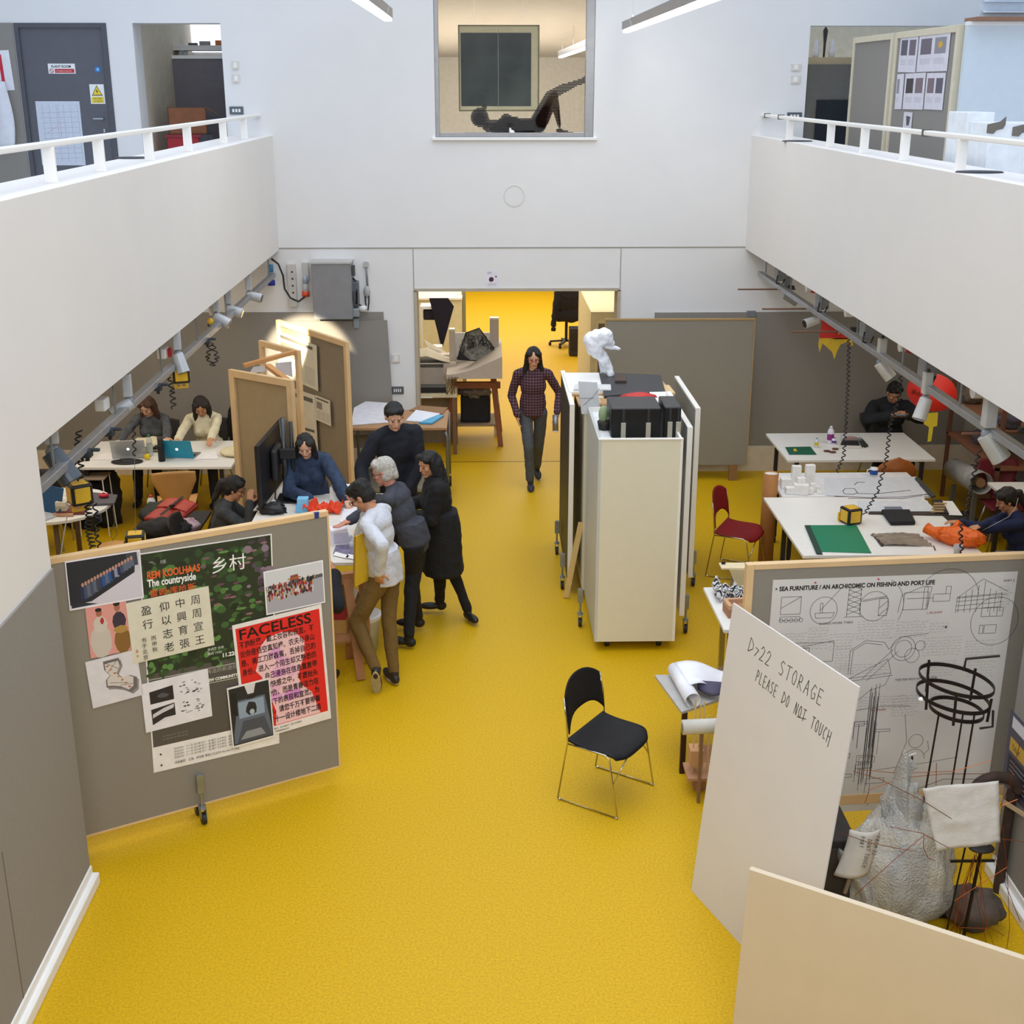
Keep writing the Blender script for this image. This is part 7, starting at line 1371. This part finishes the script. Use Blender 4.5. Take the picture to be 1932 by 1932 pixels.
t = thing('socket_hook', 'yellow hook of the socket cube lying on the big white table', 'hook', tuple(PZ(1587, 984, Z))); MB().box(-.03, .03, -.01, .01, .0, .015).box(-.035, -.02, -.01, .01, .015, .09).box(-.02, .01, -.01, .01, .075, .09).box(-.02, .02, -.01, .01, .04, .055).build('hook', YEL, t, bevel=.003)
coil('long coiled cable hanging down in front of the grey wall near the red pennant', [(1602, 640), (1600, 720), (1596, 800), (1592, 860), (1578, 893)], 11.25, .014, 30)
coil('coiled cable passing the phone man and dropping to the socket cube', [(1701, 697), (1697, 745), (1680, 800), (1672, 870), (1655, 930), (1630, 972)], [9.8, 10.0, 10.3, 10.6, 10.8, 11.1], .015, 28)
t = thing('mug', 'white and blue mug at the back edge of the middle table', 'mug', tuple(PZ(1648, 898, .742))); MB().lathe([(.035, 0), (.04, .09)], 16).build('mug_body', WHITE, t, smooth=True); MB().lathe([(.0405, .02), (.041, .07)], 16, cap=False).build('blue_band', M('#1f4a9a', .5), t, smooth=True); MB().tube([(-.038, 0, .02), (-.07, 0, .03), (-.07, 0, .065), (-.038, 0, .075)], .006).build('handle', WHITE, t)
slab([(1620, 965), (1760, 968), (1750, 945), (1618, 945)], Z, .003, 'plan_drawing', 'white sheet with blue grey plan drawing on the big table', 'drawing', M('#d2d6dc', .7)); slab([(1670, 966), (1708, 967), (1700, 956), (1668, 956)], Z + .004, .001, 'plan_patch', 'grey blue printed plan patch on the white plan sheet', 'print', M('#6f7784', .7, var=.5, scale=60))
slab([(1638, 970), (1790, 973), (1782, 966), (1640, 966)], Z + .004, .006, 'dark_ruler', 'long dark strip along the front of the plan drawing', 'ruler', M('#3a2c2a', .6)); slab([(1765, 970), (1790, 972), (1776, 946), (1758, 946)], Z + .004, .02, 'pencil_box', 'black box of wooden sticks at the end of the plan drawing', 'box', M('#1f1a18', .6))
for k in range(4): p = PZ(1768 + 2 * k, 966 - 5 * k, Z + .025); o = MB().box(-.06, .06, -.008, .008, 0, .012).build('wooden_stick', M('#c9a878', .6), loc=p); tag(o, 'short wooden stick lying in the black box of sticks', 'stick', 'wooden sticks in the black box')
slab([(1788, 972), (1816, 973), (1797, 946), (1774, 946)], Z, .004, 'white_card', 'plain white card overhanging the end of the big white table', 'card', WHITE)
slab([(1680, 992), (1727, 991), (1716, 968), (1662, 968)], Z, .04, 'black_pouch', 'black zipped pouch on the big white table', 'pouch', M('#1a1a1e', .8, bump=.3), bevel=.012)
def _br(t): MB().box(-.3, -.27, -.2, .2, 0, .012).build('edge_strip', M('#3a2c24', .6), t)
t = thing('wrinkled_cloth', 'wrinkled grey brown cloth on the big white table', 'cloth', tuple(PZ(1705, 1020, Z)), -.05); m = MB(); m.grid(lambda u, v: ((u - .5) * .42 - .05 * v, (v - .5) * .30, .012 + .012 * math.sin(u * 5 + v * 24) + .008 * noise.noise(Vector((u * 8, v * 8, 2)))), 30, 24); m.build('cloth', M('#8a7d6e', .85, var=.25, scale=14), t, solid=.004, smooth=True); MB().box(-.24, -.215, -.16, .16, 0, .01).build('edge_strip', M('#3a2c24', .6), t)
t = thing('orange_bag', 'bright orange crinkled bag on the big white table', 'bag', tuple(PZ(1798, 1025, Z)), -.5)
m = MB(); m.ell((.06, 0, .07), (.21, .12, .085), n=40, m_=24, fn=lambda d: 1 + .12 * noise.noise(d * 4) + .09 * noise.noise(d * 9)).build('bag_body', M('#f06a10', .35, var=.15, bump=.8, bscale=25), t, smooth=True); MB().tube([(-.10, 0, .07), (-.19, .03, .07), (-.25, .05, .09)], [.07, .045, .05], 12).build('bag_neck', M('#f06a10', .35, var=.15, bump=.8, bscale=25), t, smooth=True); MB().tube([(-.02, .08, .1), (.0, .16, .15), (.05, .2, .08)], [.03, .02, .03]).build('handle', M('#f06a10', .4), t, smooth=True)
coil('coiled cable hanging in front of the woman in blue down to the table edge', [(1848, 850), (1836, 900), (1822, 975), (1812, 1000), (1815, 1045)], 7.9, .012, 16)
t = thing('clear_cup', 'clear plastic cup holding a pen at the front edge of the big white table', 'cup', tuple(PZ(1806, 1047, Z))); MB().lathe([(.03, 0), (.04, .09)], 14, cap=False).build('cup_body', M('#dfe3ea', .1, alpha=.5), t, smooth=True, solid=.0015); MB().cyl((0, 0, .01), (.03, 0, .14), .004).build('pen', M('#3a3a3a', .5), t)
t = thing('pen', 'brown pen beside the orange bag on the big white table', 'pen', tuple(PZ(1763, 1035, Z))); MB().cyl((-.01, -.05, .005), (.01, .05, .005), .005).build('barrel', M('#6a3020', .5), t); MB().cyl((.01, .05, .005), (.013, .065, .005), .004, .001).build('tip', BLACK, t)
slab([(1866, 1052), (1932, 1052), (1935, 1042), (1880, 1040)], Z, .01, 'metal_tools', 'shiny metal tool rack at the table end by the picture edge', 'rack', STEEL)
# woman in blue
wx = 4.92
person('woman in dark blue top with white earphones working at the big white table', (wx, 10.75, 0), 82, 1.62, hip=(wx, 10.75, .47), lean=(20, 0), head=(18, 0), hands=(tuple(PZ(1842, 995, .84)), tuple(PZ(1812, 987, .82))), poles=((.2, .5, -1), (.3, -.5, -1)), feet=((wx - .45, 10.65, .085), (wx - .45, 10.9, .085)), knees=((-1, 0, .6), (-1, 0, .6)), toes=((-1, 0, 0), (-1, 0, 0)), skin='mid', hair='#17110f', style='pony', top='#16224a', legs='#15151b', female=True, palms=((0, 0, -1), (0, 0, -1)), curl=(.5, .5), collar=False)
tag(MB().tube([Vector((wx - .20, 10.62, 1.10)), Vector((wx - .22, 10.60, 1.02)), Vector((wx - .28, 10.58, .94)), Vector((wx - .38, 10.58, .88)), Vector((wx - .5, 10.6, .80))], .0016, 6).build('earphone_wire', WHITE, smooth=True), 'thin white earphone wire hanging from the ear of the woman in blue', 'earphones')
simple_chair('dark chair under the woman in blue', (wx + .08, 10.75, 0), PI / 2, M('#3a1a1c', .6), h=.80)
slab([(1795, 1003), (1818, 1004), (1814, 990), (1793, 990)], Z, .05, 'grey_device', 'dark grey device beside the hands of the woman in blue', 'device', M('#3a3d40', .5))
# maroon chairs
sled_chair('maroon stacking chair between the cream cabinet and the cardboard tube', (0, 0, 0), 0, '#7c1418')
ch = bpy.data.objects['stacking_chair']; c = (PZ(1342, 1092, 0) + PZ(1355, 1060, 0) + PZ(1432, 1072, 0)) / 3; pr = PZ(1342, 1092, 0); pf = PZ(1400, 1102, 0); d = (PZ(1432, 1072, 0) - PZ(1355, 1060, 0)); rz1 = math.atan2(d.y, d.x) - PI / 2
mid = (PZ(1342, 1092, 0) + PZ(1355, 1062, 0)) / 2; ch.location = (mid.x + .22, mid.y - .03, 0); ch.rotation_euler.z = rz1
bk = sled_chair('black stacking chair standing alone on the yellow floor', (0, 0, 0), 0, '#17171a')
A_, B_, C_, D__ = PZ(1064, 1508, 0), PZ(1172, 1543, 0), PZ(1230, 1487, 0), PZ(1128, 1452, 0); ctr = (A_ + B_ + C_ + D__) / 4; d = (B_ - A_) + (C_ - D__); bk.location = (ctr.x, ctr.y, 0); bk.rotation_euler.z = math.atan2(d.y, d.x) - PI / 2
dup(ch, (PY(1661, 1050, 9.55).x, 9.75, 0), PI * .0 + .1, label='maroon chair whose backrest top shows above the drawing screen')
t = simple_chair('maroon backed chair at the picture edge beyond the woman in blue', (PY(1910, 893, 12.3).x, 12.4, 0), PI, M('#6a1420', .6), h=.86)
table('white table at the picture edge behind the woman in blue', PZ(1866, 912, .74).x, 5.7, 11.75, 12.25, .74, legm=M('#232326', .5))
# clutter along the right hand wall
t = thing('rolled_plastic', 'big roll of translucent grey plastic lying against the dark wall', 'roll', (0, 0, 0)); a, b = PY(1800, 885, 13.4), PY(1852, 912, 12.5); t.location = a; d = b - a
MB().cyl((0, 0, 0), d, .12, .12, n=20, cap=False).build('roll', M('#a9a9a6', .3, alpha=.75, var=.2), t, smooth=True, solid=.01); MB().cyl(d * .02, d * .98, .05, n=14).build('core', M('#8a6a48', .7), t)
t = thing('tube_rack', 'low grey stand carrying the roll of plastic', 'stand', (a.x + .05, 13.0, 0)); MB().box(-.2, .15, -.5, .35, 0, .06).build('base', M('#6a6862', .7), t); MB().box(-.12, -.08, .2, .25, .06, max(.1, a.z - .13)).box(-.12, -.08, -.4, -.35, .06, max(.1, b.z - .13)).build('support', M('#6a6862', .7), t)
t = thing('wooden_shelf_unit', 'brown shelf unit with bags and papers along the dark side wall', 'shelf', (5.33, 12.6, 0)); m = MB()
for z in (.35, .75, 1.15): MB().box(0, .6, 0, 1.5, z, z + .03).build('shelf_board', M('#8a5c42', .7), t)
for x in (0, .57):
    for y in (0, 1.46): MB().box(x, x + .04, y, y + .04, 0, 1.4).build('post', M('#6a4432', .7), t)
for k, (px, py, c_) in enumerate(((1850, 838, '#4a4654'), (1875, 835, '#7a5a48'), (1905, 842, '#8a6a54'), (1890, 862, '#5c5460'), (1835, 850, '#6a5c50'))):
    p = PY(px, py, 13.0); p.z = .782 if k in (3,) else 1.182; heap('bag', ('dark grey bag', 'brown paper bag', 'tan paper bundle', 'grey bundle on the middle board', 'small brown sack')[k] + ' in the brown shelf unit along the side wall', 'bag', (max(5.47, min(5.75, p.x)), 12.75 + .27 * k, p.z), (.12, .11, .1), M(c_, .8, var=.25), 30 + k, .3)
# small table and low table in the foreground
p0, p1 = PZ(1327, 1108, .74), PZ(1366, 1188, .74)
t = thing('small_table', 'small white table half hidden by the drawing screen', 'table', (0, 0, 0)); pp = [p1, Vector((2.62, 8.62, .74)), Vector((2.55, 9.5, .74)), p0]
MB().prism([(p.x, p.y) for p in pp], .71, .74).build('tabletop', TOP, t, bevel=.004)
for p in ((1.95, 8.85), (2.45, 8.8), (1.9, 9.35), (2.4, 9.4)): MB().box(p[0] - .02, p[0] + .02, p[1] - .02, p[1] + .02, 0, .71).build('leg', STEEL, t)
t.location = (0, 0, 0)
t = crump('zigzag_cloth', 'black and white zigzag patterned cloth on the small white table', 'cloth', tuple(PZ(1385, 1125, .745)), (.16, .13, .10), M('#eeeeee', .8), 4)
zm = bpy.data.materials.new('zigzag'); zm.use_nodes = True; nt = zm.node_tree; tc = nt.nodes.new('ShaderNodeTexCoord'); wv = nt.nodes.new('ShaderNodeTexWave'); wv.bands_direction = 'Y'; wv.inputs['Scale'].default_value = 16; wv.inputs['Distortion'].default_value = 3; wv.inputs['Detail Scale'].default_value = 3; rp = nt.nodes.new('ShaderNodeValToRGB'); rp.color_ramp.interpolation = 'CONSTANT'; rp.color_ramp.elements[1].position = .5; rp.color_ramp.elements[0].color = (.02, .02, .03, 1); rp.color_ramp.elements[1].color = (.75, .75, .75, 1)
nt.links.new(tc.outputs['Object'], wv.inputs[0]); nt.links.new(wv.outputs[0], rp.inputs[0]); nt.links.new(rp.outputs[0], nt.nodes['Principled BSDF'].inputs['Base Color']); t.children[0].data.materials[0] = zm
t = thing('card_model', 'brown card box model with open compartments on the small white table', 'model', tuple(PZ(1390, 1158, .741)), .1); KB = M('#a8795a', .75); MB().box(-.09, .12, -.08, .08, 0, .07).build('base_box', KB, t); MB().box(-.09, -.06, -.08, .08, .07, .1).box(-.06, .12, .05, .08, .07, .1).build('rim', M('#c9a07c', .7), t)
t = thing('clip_box', 'cream card with black binder clips behind the small white table', 'card', tuple(PZ(1392, 1070, .9))); MB().box(-.14, .1, -.05, .07, 0, .012).build('card', M('#e6d6b0', .7), t); MB().add([(-.08, -.05, 0), (.1, -.05, 0), (.08, -.03, -.22), (.02, -.03, -.22)], [(0, 1, 2, 3)]).build('folded_side', M('#cbb78c', .7), t, solid=.004); 
for x in (-.11, .08): MB().cbox((x, .04, .02), (.03, .02, .025)).build('binder_clip', BLACK, t)
MB().box(-.05, -.03, .0, .02, -.9, 0).box(.05, .07, .0, .02, -.9, 0).build('support', M('#8a7a60', .7), t)
z = .50; c0, c1 = PZ(1235, 1273, z), PZ(1286, 1343, z)
t = thing('low_grey_table', 'low grey topped table with a rolled drawing beside the storage board', 'table', (0, 0, 0)); dr = (PZ(1360, 1318, z) - c1).normalized(); pf = c1 + dr * 1.0; pb = c0 + Vector((1, .0, 0)) * 1.0
GT = M('#b3b1ae', .5); MB().prism([(p.x, p.y) for p in (c1, pf, pb, c0)], z - .02, z).build('tabletop', GT, t, bevel=.002)
DKL = M('#2c1512', .5)
for p in (c1 + Vector((.03, .05, 0)), pf + Vector((-.05, .05, 0)), c0 + Vector((.55, -.05, 0)), pb + Vector((-.05, -.05, 0))): MB().box(p.x - .018, p.x + .018, p.y - .018, p.y + .018, 0, z - .02).build('leg', DKL, t)
t = thing('drawing_roll', 'white paper roll partly opened on the low grey table', 'paper', (0, 0, 0)); a, b = PZ(1272, 1262, z + .05), PZ(1308, 1322, z + .05); t.location = a; d = b - a
MB().cyl((0, 0, 0), d, .05, .055, n=20, cap=False).build('roll', M('#eef0f8', .6), t, solid=.002, smooth=True)
e = PZ(1380, 1262, z + .08) - a; g = PZ(1375, 1300, z + .03) - a
m = MB(); m.grid(lambda u, v: tuple((Vector((0, 0, .05)) + d * v * .75).lerp(e * (1 - v) + g * v, u) + Vector((0, 0, .03 * math.sin(u * 5)))), 14, 8); m.build('open_sheet', M('#eef0f8', .6), t, solid=.002, smooth=True)
m = MB(); m.grid(lambda u, v: tuple((d * .62 + Vector((.08, 0, .03))).lerp(g + Vector((.05, -.05, .04)), u) + Vector((0, -.10 * v * math.sin(PI * min(u * 1.2, 1) + .2), .03 - .06 * v))), 12, 5); m.build('dark_print', M('#4a4660', .6), t, solid=.002, smooth=True)
slab([(1352, 1275), (1385, 1274), (1385, 1264), (1356, 1264)], z, .03, 'wooden_box', 'small brown box at the back of the low grey table', 'box', M('#6a5028', .7))
BAL = M('#dcc088', .6)
t = thing('balsa_model', 'pale balsa strip model standing by the low grey table', 'model', (0, 0, 0)); a = PY(1310, 1345, 7.62); t.location = (a.x, 7.62, 0)
for dx, h in ((0, a.z + .10), (.035, a.z + .06), (.06, a.z + .08), (.10, a.z - .02)): MB().box(dx, dx + .012, 0, .004, .14, h).build('strip', BAL, t)
MB().box(-.02, .07, -.05, .06, .2, .32).build('block', M('#c99a6c', .6), t, bevel=.003); MB().box(-.04, .14, -.1, .12, .12, .14).build('base_board', M('#b98a68', .7), t); MB().box(.02, .10, -.02, .08, 0, .12).build('plinth', M('#a8785a', .7), t)
t = thing('paper_roll', 'grey white paper roll under the front of the low grey table', 'paper', tuple(PY(1322, 1372, 7.45))); MB().cyl((-.12, 0, 0), (.26, .03, 0), .05, n=18).build('roll', M('#cfcdc4', .6), t, smooth=True); MB().cyl((-.122, 0, 0), (-.12, 0, 0), .03, n=14).build('roll_end', M('#8a8880', .7), t); MB().box(.0, .02, -.01, .02, -t.location.z, -.04).box(.18, .2, -.01, .02, -t.location.z, -.04).build('prop', M('#8a6a4c', .7), t)
t = thing('glass_sheet_model', 'green edged glass sheets standing beside the storage board', 'glass', (0, 0, 0)); a = PY(1340, 1440, 7.2); t.location = (a.x, 7.15, 0)
for k, (x, rz_) in enumerate(((0, .5), (.05, .1))): MB().box(0, .16, 0, .004, .02, .45, Matrix.Translation((x, .03 * k, 0)) @ rotz(rz_)).build('glass_sheet', M('#9cc8b4', .08, alpha=.35), t); MB().box(-.002, .002, -.002, .006, .02, .45, Matrix.Translation((x, .03 * k, 0)) @ rotz(rz_)).build('glass_edge', M('#1f6a48', .3), t)
slab([(1322, 1442), (1352, 1442), (1352, 1410), (1312, 1410)], .0, .02, 'cardboard_sheet', 'brown cardboard base on the floor under the low grey table', 'cardboard', M('#b98868', .8)); 
# ------------------------------------------------------------------ room beyond the doorway
t = thing('office_chair', 'black office chair draped with a dark jacket beyond the doorway', 'chair', tuple(PZ(1068, 652, 0)), .2)
for k in range(5): a = k * 2 * PI / 5 + .3; MB().bar((0, 0, .10), (.30 * math.cos(a), .30 * math.sin(a), .075), .045, .03).build('base_arm', BLACK, t); MB().cyl((.30 * math.cos(a) - .02, .30 * math.sin(a), .03), (.30 * math.cos(a) + .02, .30 * math.sin(a), .03), .03, n=12).build('caster', BLACK, t)
MB().cyl((0, 0, .08), (0, 0, .5), .028).build('gas_column', BLACK, t); MB().box(-.24, .24, -.22, .22, .48, .56).build('seat', BLACK, t, bevel=.03); MB().box(-.22, .22, -.28, -.22, .62, 1.15).build('backrest', BLACK, t, bevel=.03)
t2 = thing('jacket', 'dark jacket hung over the office chair with one sleeve dangling', 'jacket', tuple(t.location), .2); m = MB(); oell(m, Vector((-.02, -.3, .95)), (.27, .09, .3)); cap(m, Vector((-.24, -.3, 1.1)), .07, Vector((-.32, -.3, .45)), .05); oell(m, Vector((.0, -.31, .62)), (.26, .06, .14)); remesh(m, 'jacket_body', M('#1c1a26', .9, bump=.3), t2, .015, 2, disp=.02, dscale=7); MB().cyl((-.32, -.3, .40), (-.325, -.3, .34), .045).build('cuff', M('#15141c', .9), t2)
t = thing('tower_case', 'black case standing on the floor behind the office chair', 'case', (PZ(1072, 660, 0).x + .08, PZ(1072, 660, 0).y - .5, 0)); MB().box(-.10, .12, -.1, .15, .01, .5).build('case_body', M('#232329', .5), t, bevel=.01); MB().box(-.08, .1, -.104, -.1, .1, .4).build('front_panel', BLACK, t)
t = thing('display_cabinet', 'cream cabinet with brown panel just through the doorway opening', 'cabinet', (0, 0, 0)); a = PZ(1100, 700, 0); 
t.location = (PY(1097, 600, 18.2).x, 16.6, 0); MB().box(0, .6, 0, 2.2, .05, 1.75).build('carcass', M('#e0d2a6', .6), t, bevel=.005); MB().box(.10, .5, -.012, 0, .3, 1.6).build('panel', M('#7a6a58', .7), t); MB().box(.07, .10, -.02, 0, .27, 1.63).box(.5, .53, -.02, 0, .27, 1.63).box(.1, .5, -.02, 0, 1.6, 1.63).build('panel_frame', M('#e8d8a8', .6), t); MB().box(.02, .58, .05, 2.15, 0, .05).build('plinth', M('#8a8068', .7), t)
t = thing('display_cabinet', 'cream low cabinet on the far left through the doorway with white lid', 'cabinet', (PY(815, 600, 19.5).x - .3, 19.3, 0)); W2 = PY(871, 600, 19.3).x - t.location.x; hh = PY(850, 566, 19.3).z
MB().box(0, W2, 0, 1.0, .08, hh).build('carcass', M('#dccfa4', .6), t, bevel=.004); MB().box(-.01, W2 + .01, -.02, 1.0, hh, hh + .03).build('lid', M('#f3ecd6', .5), t)
for x in (.1, W2 - .1): MB().cyl((x - .02, .1, .04), (x + .02, .1, .04), .04, n=12).build('caster', BLACK, t)
t = thing('white_frame_seat', 'white frame seat with black padding in front of the low cream cabinet', 'chair', tuple(PZ(818, 660, 0.3))); t.location = (PY(818, 620, 18.2).x, 18.2, 0); zc = PY(818, 576, 18.2).z
MB().box(-.18, .1, -.1, .2, zc - .04, zc).box(-.18, -.15, -.1, -.07, 0, zc - .04).box(.07, .1, -.1, -.07, 0, zc - .04).build('frame', WHITE, t); MB().box(-.14, .06, -.08, .15, zc - .2, zc - .05).build('cushion', M('#1e1a2a', .8), t, bevel=.02)
MB().add([(-.05, -.12, zc + .12), (.22, -.12, zc + .12), (.30, -.12, zc - .0), (.12, -.12, zc - .62)], [(0, 3, 2, 1)]).build('black_cloth', M('#1a1626', .9), t, solid=.02)
# model table with trestles
WM_ = M('#cbbfb4', .65, var=.03); WH2 = M('#e9e6e2', .6)
TB = 16.35; a, b = PY(843, 700, TB), PY(947, 690, TB); zt = .98
t = thing('model_table', 'plywood table top on trestles carrying the terrain model beyond the doorway', 'table', ((a.x + b.x) / 2, TB + .3, 0)); hw = (b.x - a.x) / 2
MB().box(-hw, hw, -.3, .55, zt - .03, zt).build('tabletop', M('#b08a60', .6), t)
BRW = M('#8a5230', .6, var=.15, scale=5)
MB().box(-hw + .06, hw - .02, -.26, -.18, zt - .2, zt - .12).build('beam', BRW, t)
for x0, x1 in ((-hw + .1, -hw - .02), (hw - .12, hw - .02)):
    MB().bar((x0, -.22, zt - .03), (x1, -.3, 0), .07, .04).build('leg', BRW, t); MB().bar((x0, .4, zt - .03), (x1, .48, 0), .07, .04).build('leg', BRW, t)
MB().box(-hw + .05, hw - .05, -.2, .4, .25, .28).build('shelf', M('#9a8468', .7), t)
t = thing('terrain_model', 'pale terrain model with towers and a perforated black framed shell', 'model', ((a.x + b.x) / 2, TB, zt))
def hgt(u): return .10 + .05 * math.sin(u * 3 - 1.2) + .26 * max(0, u - .35) ** 1.5
m = MB(); n = 18
for i in range(n):
    u0, u1 = i / n, (i + 1) / n; m.add([(-hw + 2 * hw * u0, -.27, 0), (-hw + 2 * hw * u1, -.27, 0), (-hw + 2 * hw * u1, -.27, hgt(u1)), (-hw + 2 * hw * u0, -.27, hgt(u0)), (-hw + 2 * hw * u0, .5, 0), (-hw + 2 * hw * u1, .5, 0), (-hw + 2 * hw * u1, .5, hgt(u1) * 1.3), (-hw + 2 * hw * u0, .5, hgt(u0) * 1.3)], [(0, 1, 2, 3), (5, 4, 7, 6), (3, 2, 6, 7), (0, 4, 5, 1)])
m.add([(-hw, -.27, 0), (-hw, .5, 0), (-hw, .5, hgt(0) * 1.3), (-hw, -.27, hgt(0))], [(0, 3, 2, 1)]).add([(hw, -.27, 0), (hw, .5, 0), (hw, .5, hgt(1) * 1.3), (hw, -.27, hgt(1))], [(0, 1, 2, 3)])
m.build('terrain', WM_, t)
Q = lambda px, py, y: Vector(PY(px, py, y)) - t.location
for (px0, px1, py0, y) in ((924, 941, 603, TB + .25), (847, 858, 624, TB + .3)):
    q0_, q1_ = Q(px0, py0, y), Q(px1, py0, y); MB().box(q0_.x, q1_.x, q0_.y, q0_.y + .12, .05, q0_.z).build('tower', WM_, t); MB().box(q0_.x, q1_.x, q0_.y, q0_.y + .12, q0_.z, q0_.z + .02).build('tower_top', WH2, t)
q0_, q1_ = Q(858, 628, TB + .35), Q(924, 625, TB + .35); MB().box(q0_.x, q1_.x, q0_.y, q0_.y + .03, .05, q0_.z).build('rear_wall', WH2, t)
sh = [Q(x, y, TB - .02 + .003 * (x - 860)) for x, y in ((863, 678), (879, 628), (904, 619), (912, 630), (933, 660), (920, 682), (888, 680))]
m = MB(); m.add(sh, [tuple(range(6, -1, -1))]); m.build('perforated_shell', M('#8a8a84', .6, var=.5, scale=22), t, solid=.01)
m = MB(); m.tube(sh + [sh[0]], .008, 5); m.build('shell_frame', BLACK, t)
rr = random.Random(5); m = MB()
for k in range(34):
    u, v = rr.random(), rr.random(); c = sh[0].lerp(sh[3], u).lerp(sh[1].lerp(sh[4], u), v) + Vector((0, -.02, 0)); R_ = rr.uniform(.015, .035)
    m.tube([c + Vector((R_ * math.cos(x), 0, R_ * 1.2 * math.sin(x))) for x in [2 * PI * i / 7 for i in range(7)]], .0035, 4, True)
m.build('cell_lattice', M('#2a2a2a', .6), t); MB().add([sh[0], Q(866, 662, TB - .05), Q(886, 679, TB - .06)], [(0, 2, 1)]).build('black_facet', M('#1f222c', .5), t, solid=.01)
# left model table behind the door jamb
t = thing('shelf_table', 'white edged work shelf with models just inside the doorway', 'table', (PY(800, 720, 16.0).x, 16.05, 0)); zs = PY(800, 745, 15.9).z
MB().box(-.5, .42, -.1, .5, zs - .05, zs).build('tabletop', M('#d8cdb0', .6), t)
for x in (-.45, .36): [MB().box(x, x + .05, yy, yy + .05, 0, zs - .05).build('leg', M('#7a5a40', .6), t) for yy in (-.08, .4)]
def put(name, lb, cat, px0, px1, py0, y, dep, zb, mat, **k):
    a, b = PY(px0, py0, y), PY(px1, py0, y); o = MB().box(0, b.x - a.x, 0, dep, 0, a.z - zb).build(name, mat, loc=(a.x, y, zb + .001), bevel=.003); return tag(o, lb, cat)
put('black_box', 'long black box on the work shelf just inside the doorway', 'box', 792, 841, 731, 16.0, .18, zs, M('#14141a', .5)); put('white_plank', 'thin white plank in front of the long black box', 'plank', 792, 816, 750, 15.92, .05, zs - .05, WHITE)
t = thing('upper_shelf', 'raised cream shelf carrying the grey hill model inside the doorway', 'shelf', (PY(800, 700, 16.4).x, 16.5, 0)); zu = PY(815, 697, 16.4).z
MB().box(-.5, .25, .0, .4, zs + .0, zu).build('box_body', M('#b3aaa4', .7), t); MB().box(.25, .42, .0, .4, zs, zu + .06).build('light_side', M('#c9bdae', .7), t); MB().box(-.45, .4, .05, .35, 0, zs).build('plinth', M('#8a7a64', .7), t)
t = thing('hill_model', 'cream angular hill model on the raised shelf inside the doorway', 'model', (PY(805, 690, 16.5).x, 16.65, zu + .062)); m = MB(); m.grid(lambda u, v: ((u - .5) * .62, (v - .5) * .3, .16 * max(0, 1 - 2 * abs(u - .45)) * (.6 + .4 * v) + .01), 6, 4); m.build('hill', M('#c9c0aa', .8), t, solid=.01); MB().box(-.3, .3, -.14, .14, 0, .008).build('base', M('#4a4e48', .7), t)
put('white_model_box', 'white tapering box model behind the cream hill model', 'model', 812, 834, 655, 17.1, .2, zu - .1, WH2); 
t = thing('folded_model', 'white folded paper fan model above the cream hill model', 'model', (PY(800, 655, 17.0).x, 17.0, PY(800, 668, 17.0).z)); m = MB()
for k in range(5): m.add([(0, 0, .2), (.06 + .06 * k, -.05, .10 - .02 * k), (.12 + .06 * k, -.05, .08 - .02 * k)], [(0, 1, 2)])
m.build('paper_fan', M('#efe6d0', .6), t, solid=.004); MB().box(-.15, .42, -.05, .1, -.25, .0).build('carton', M('#d2c6c0', .7), t); MB().box(-.12, .4, -.03, .08, -t.location.z, -.25).build('stand', M('#8a6048', .7), t)
t = thing('dark_clutter', 'black bag and grey bundle on the shelf under the terrain model', 'bag', ((a.x + b.x) / 2, TB, .0)); t.location = (PY(897, 760, TB).x, TB + .3, .281)
MB().box(-.2, .2, -.12, .15, 0, .36).build('black_bag', M('#1b1c20', .8, var=.3), t, bevel=.03); MB().ell((-.02, -.02, .42), (.22, .16, .10), n=20, m_=12, fn=lambda d: 1 + .4 * noise.noise(d * 3)).build('grey_bundle', M('#6f6860', .8, var=.3), t)
t = thing('wire_model', 'small bronze wire framework at the end of the work shelf inside the doorway', 'model', (PY(853, 735, 15.95).x, 15.95, zs)); rr = random.Random(3)
for k in range(7): MB().cyl((rr.uniform(-.12, .06), rr.uniform(-.04, .04), 0), (rr.uniform(-.1, .08), rr.uniform(-.04, .04), .22), .006, n=5).build('wire', M('#7a6030', .5, .5), t)
put('leaning_board', 'pale panel leaning beside the trestle leg under the terrain model', 'panel', 932, 941, 745, 16.9, .03, .0, M('#e3dcc8', .6))
put('shelf_unit', 'narrow grey green post at the end of the low cream cabinet', 'post', 871, 878, 548, 19.6, .3, .0, M('#8a8464', .7))
t = thing('cardboard_chair', 'tan folding seat visible behind the white paper sculpture', 'chair', (PZ(1115, 708, 0.0).x, 16.2, 0)); MB().box(-.2, .2, -.15, .15, .38, .41).build('seat', M('#c9a45c', .6), t); 
for x in (-.18, .16): [MB().box(x, x + .02, yy, yy + .02, 0, .38).build('leg', WHITE, t) for yy in (-.14, .12)]
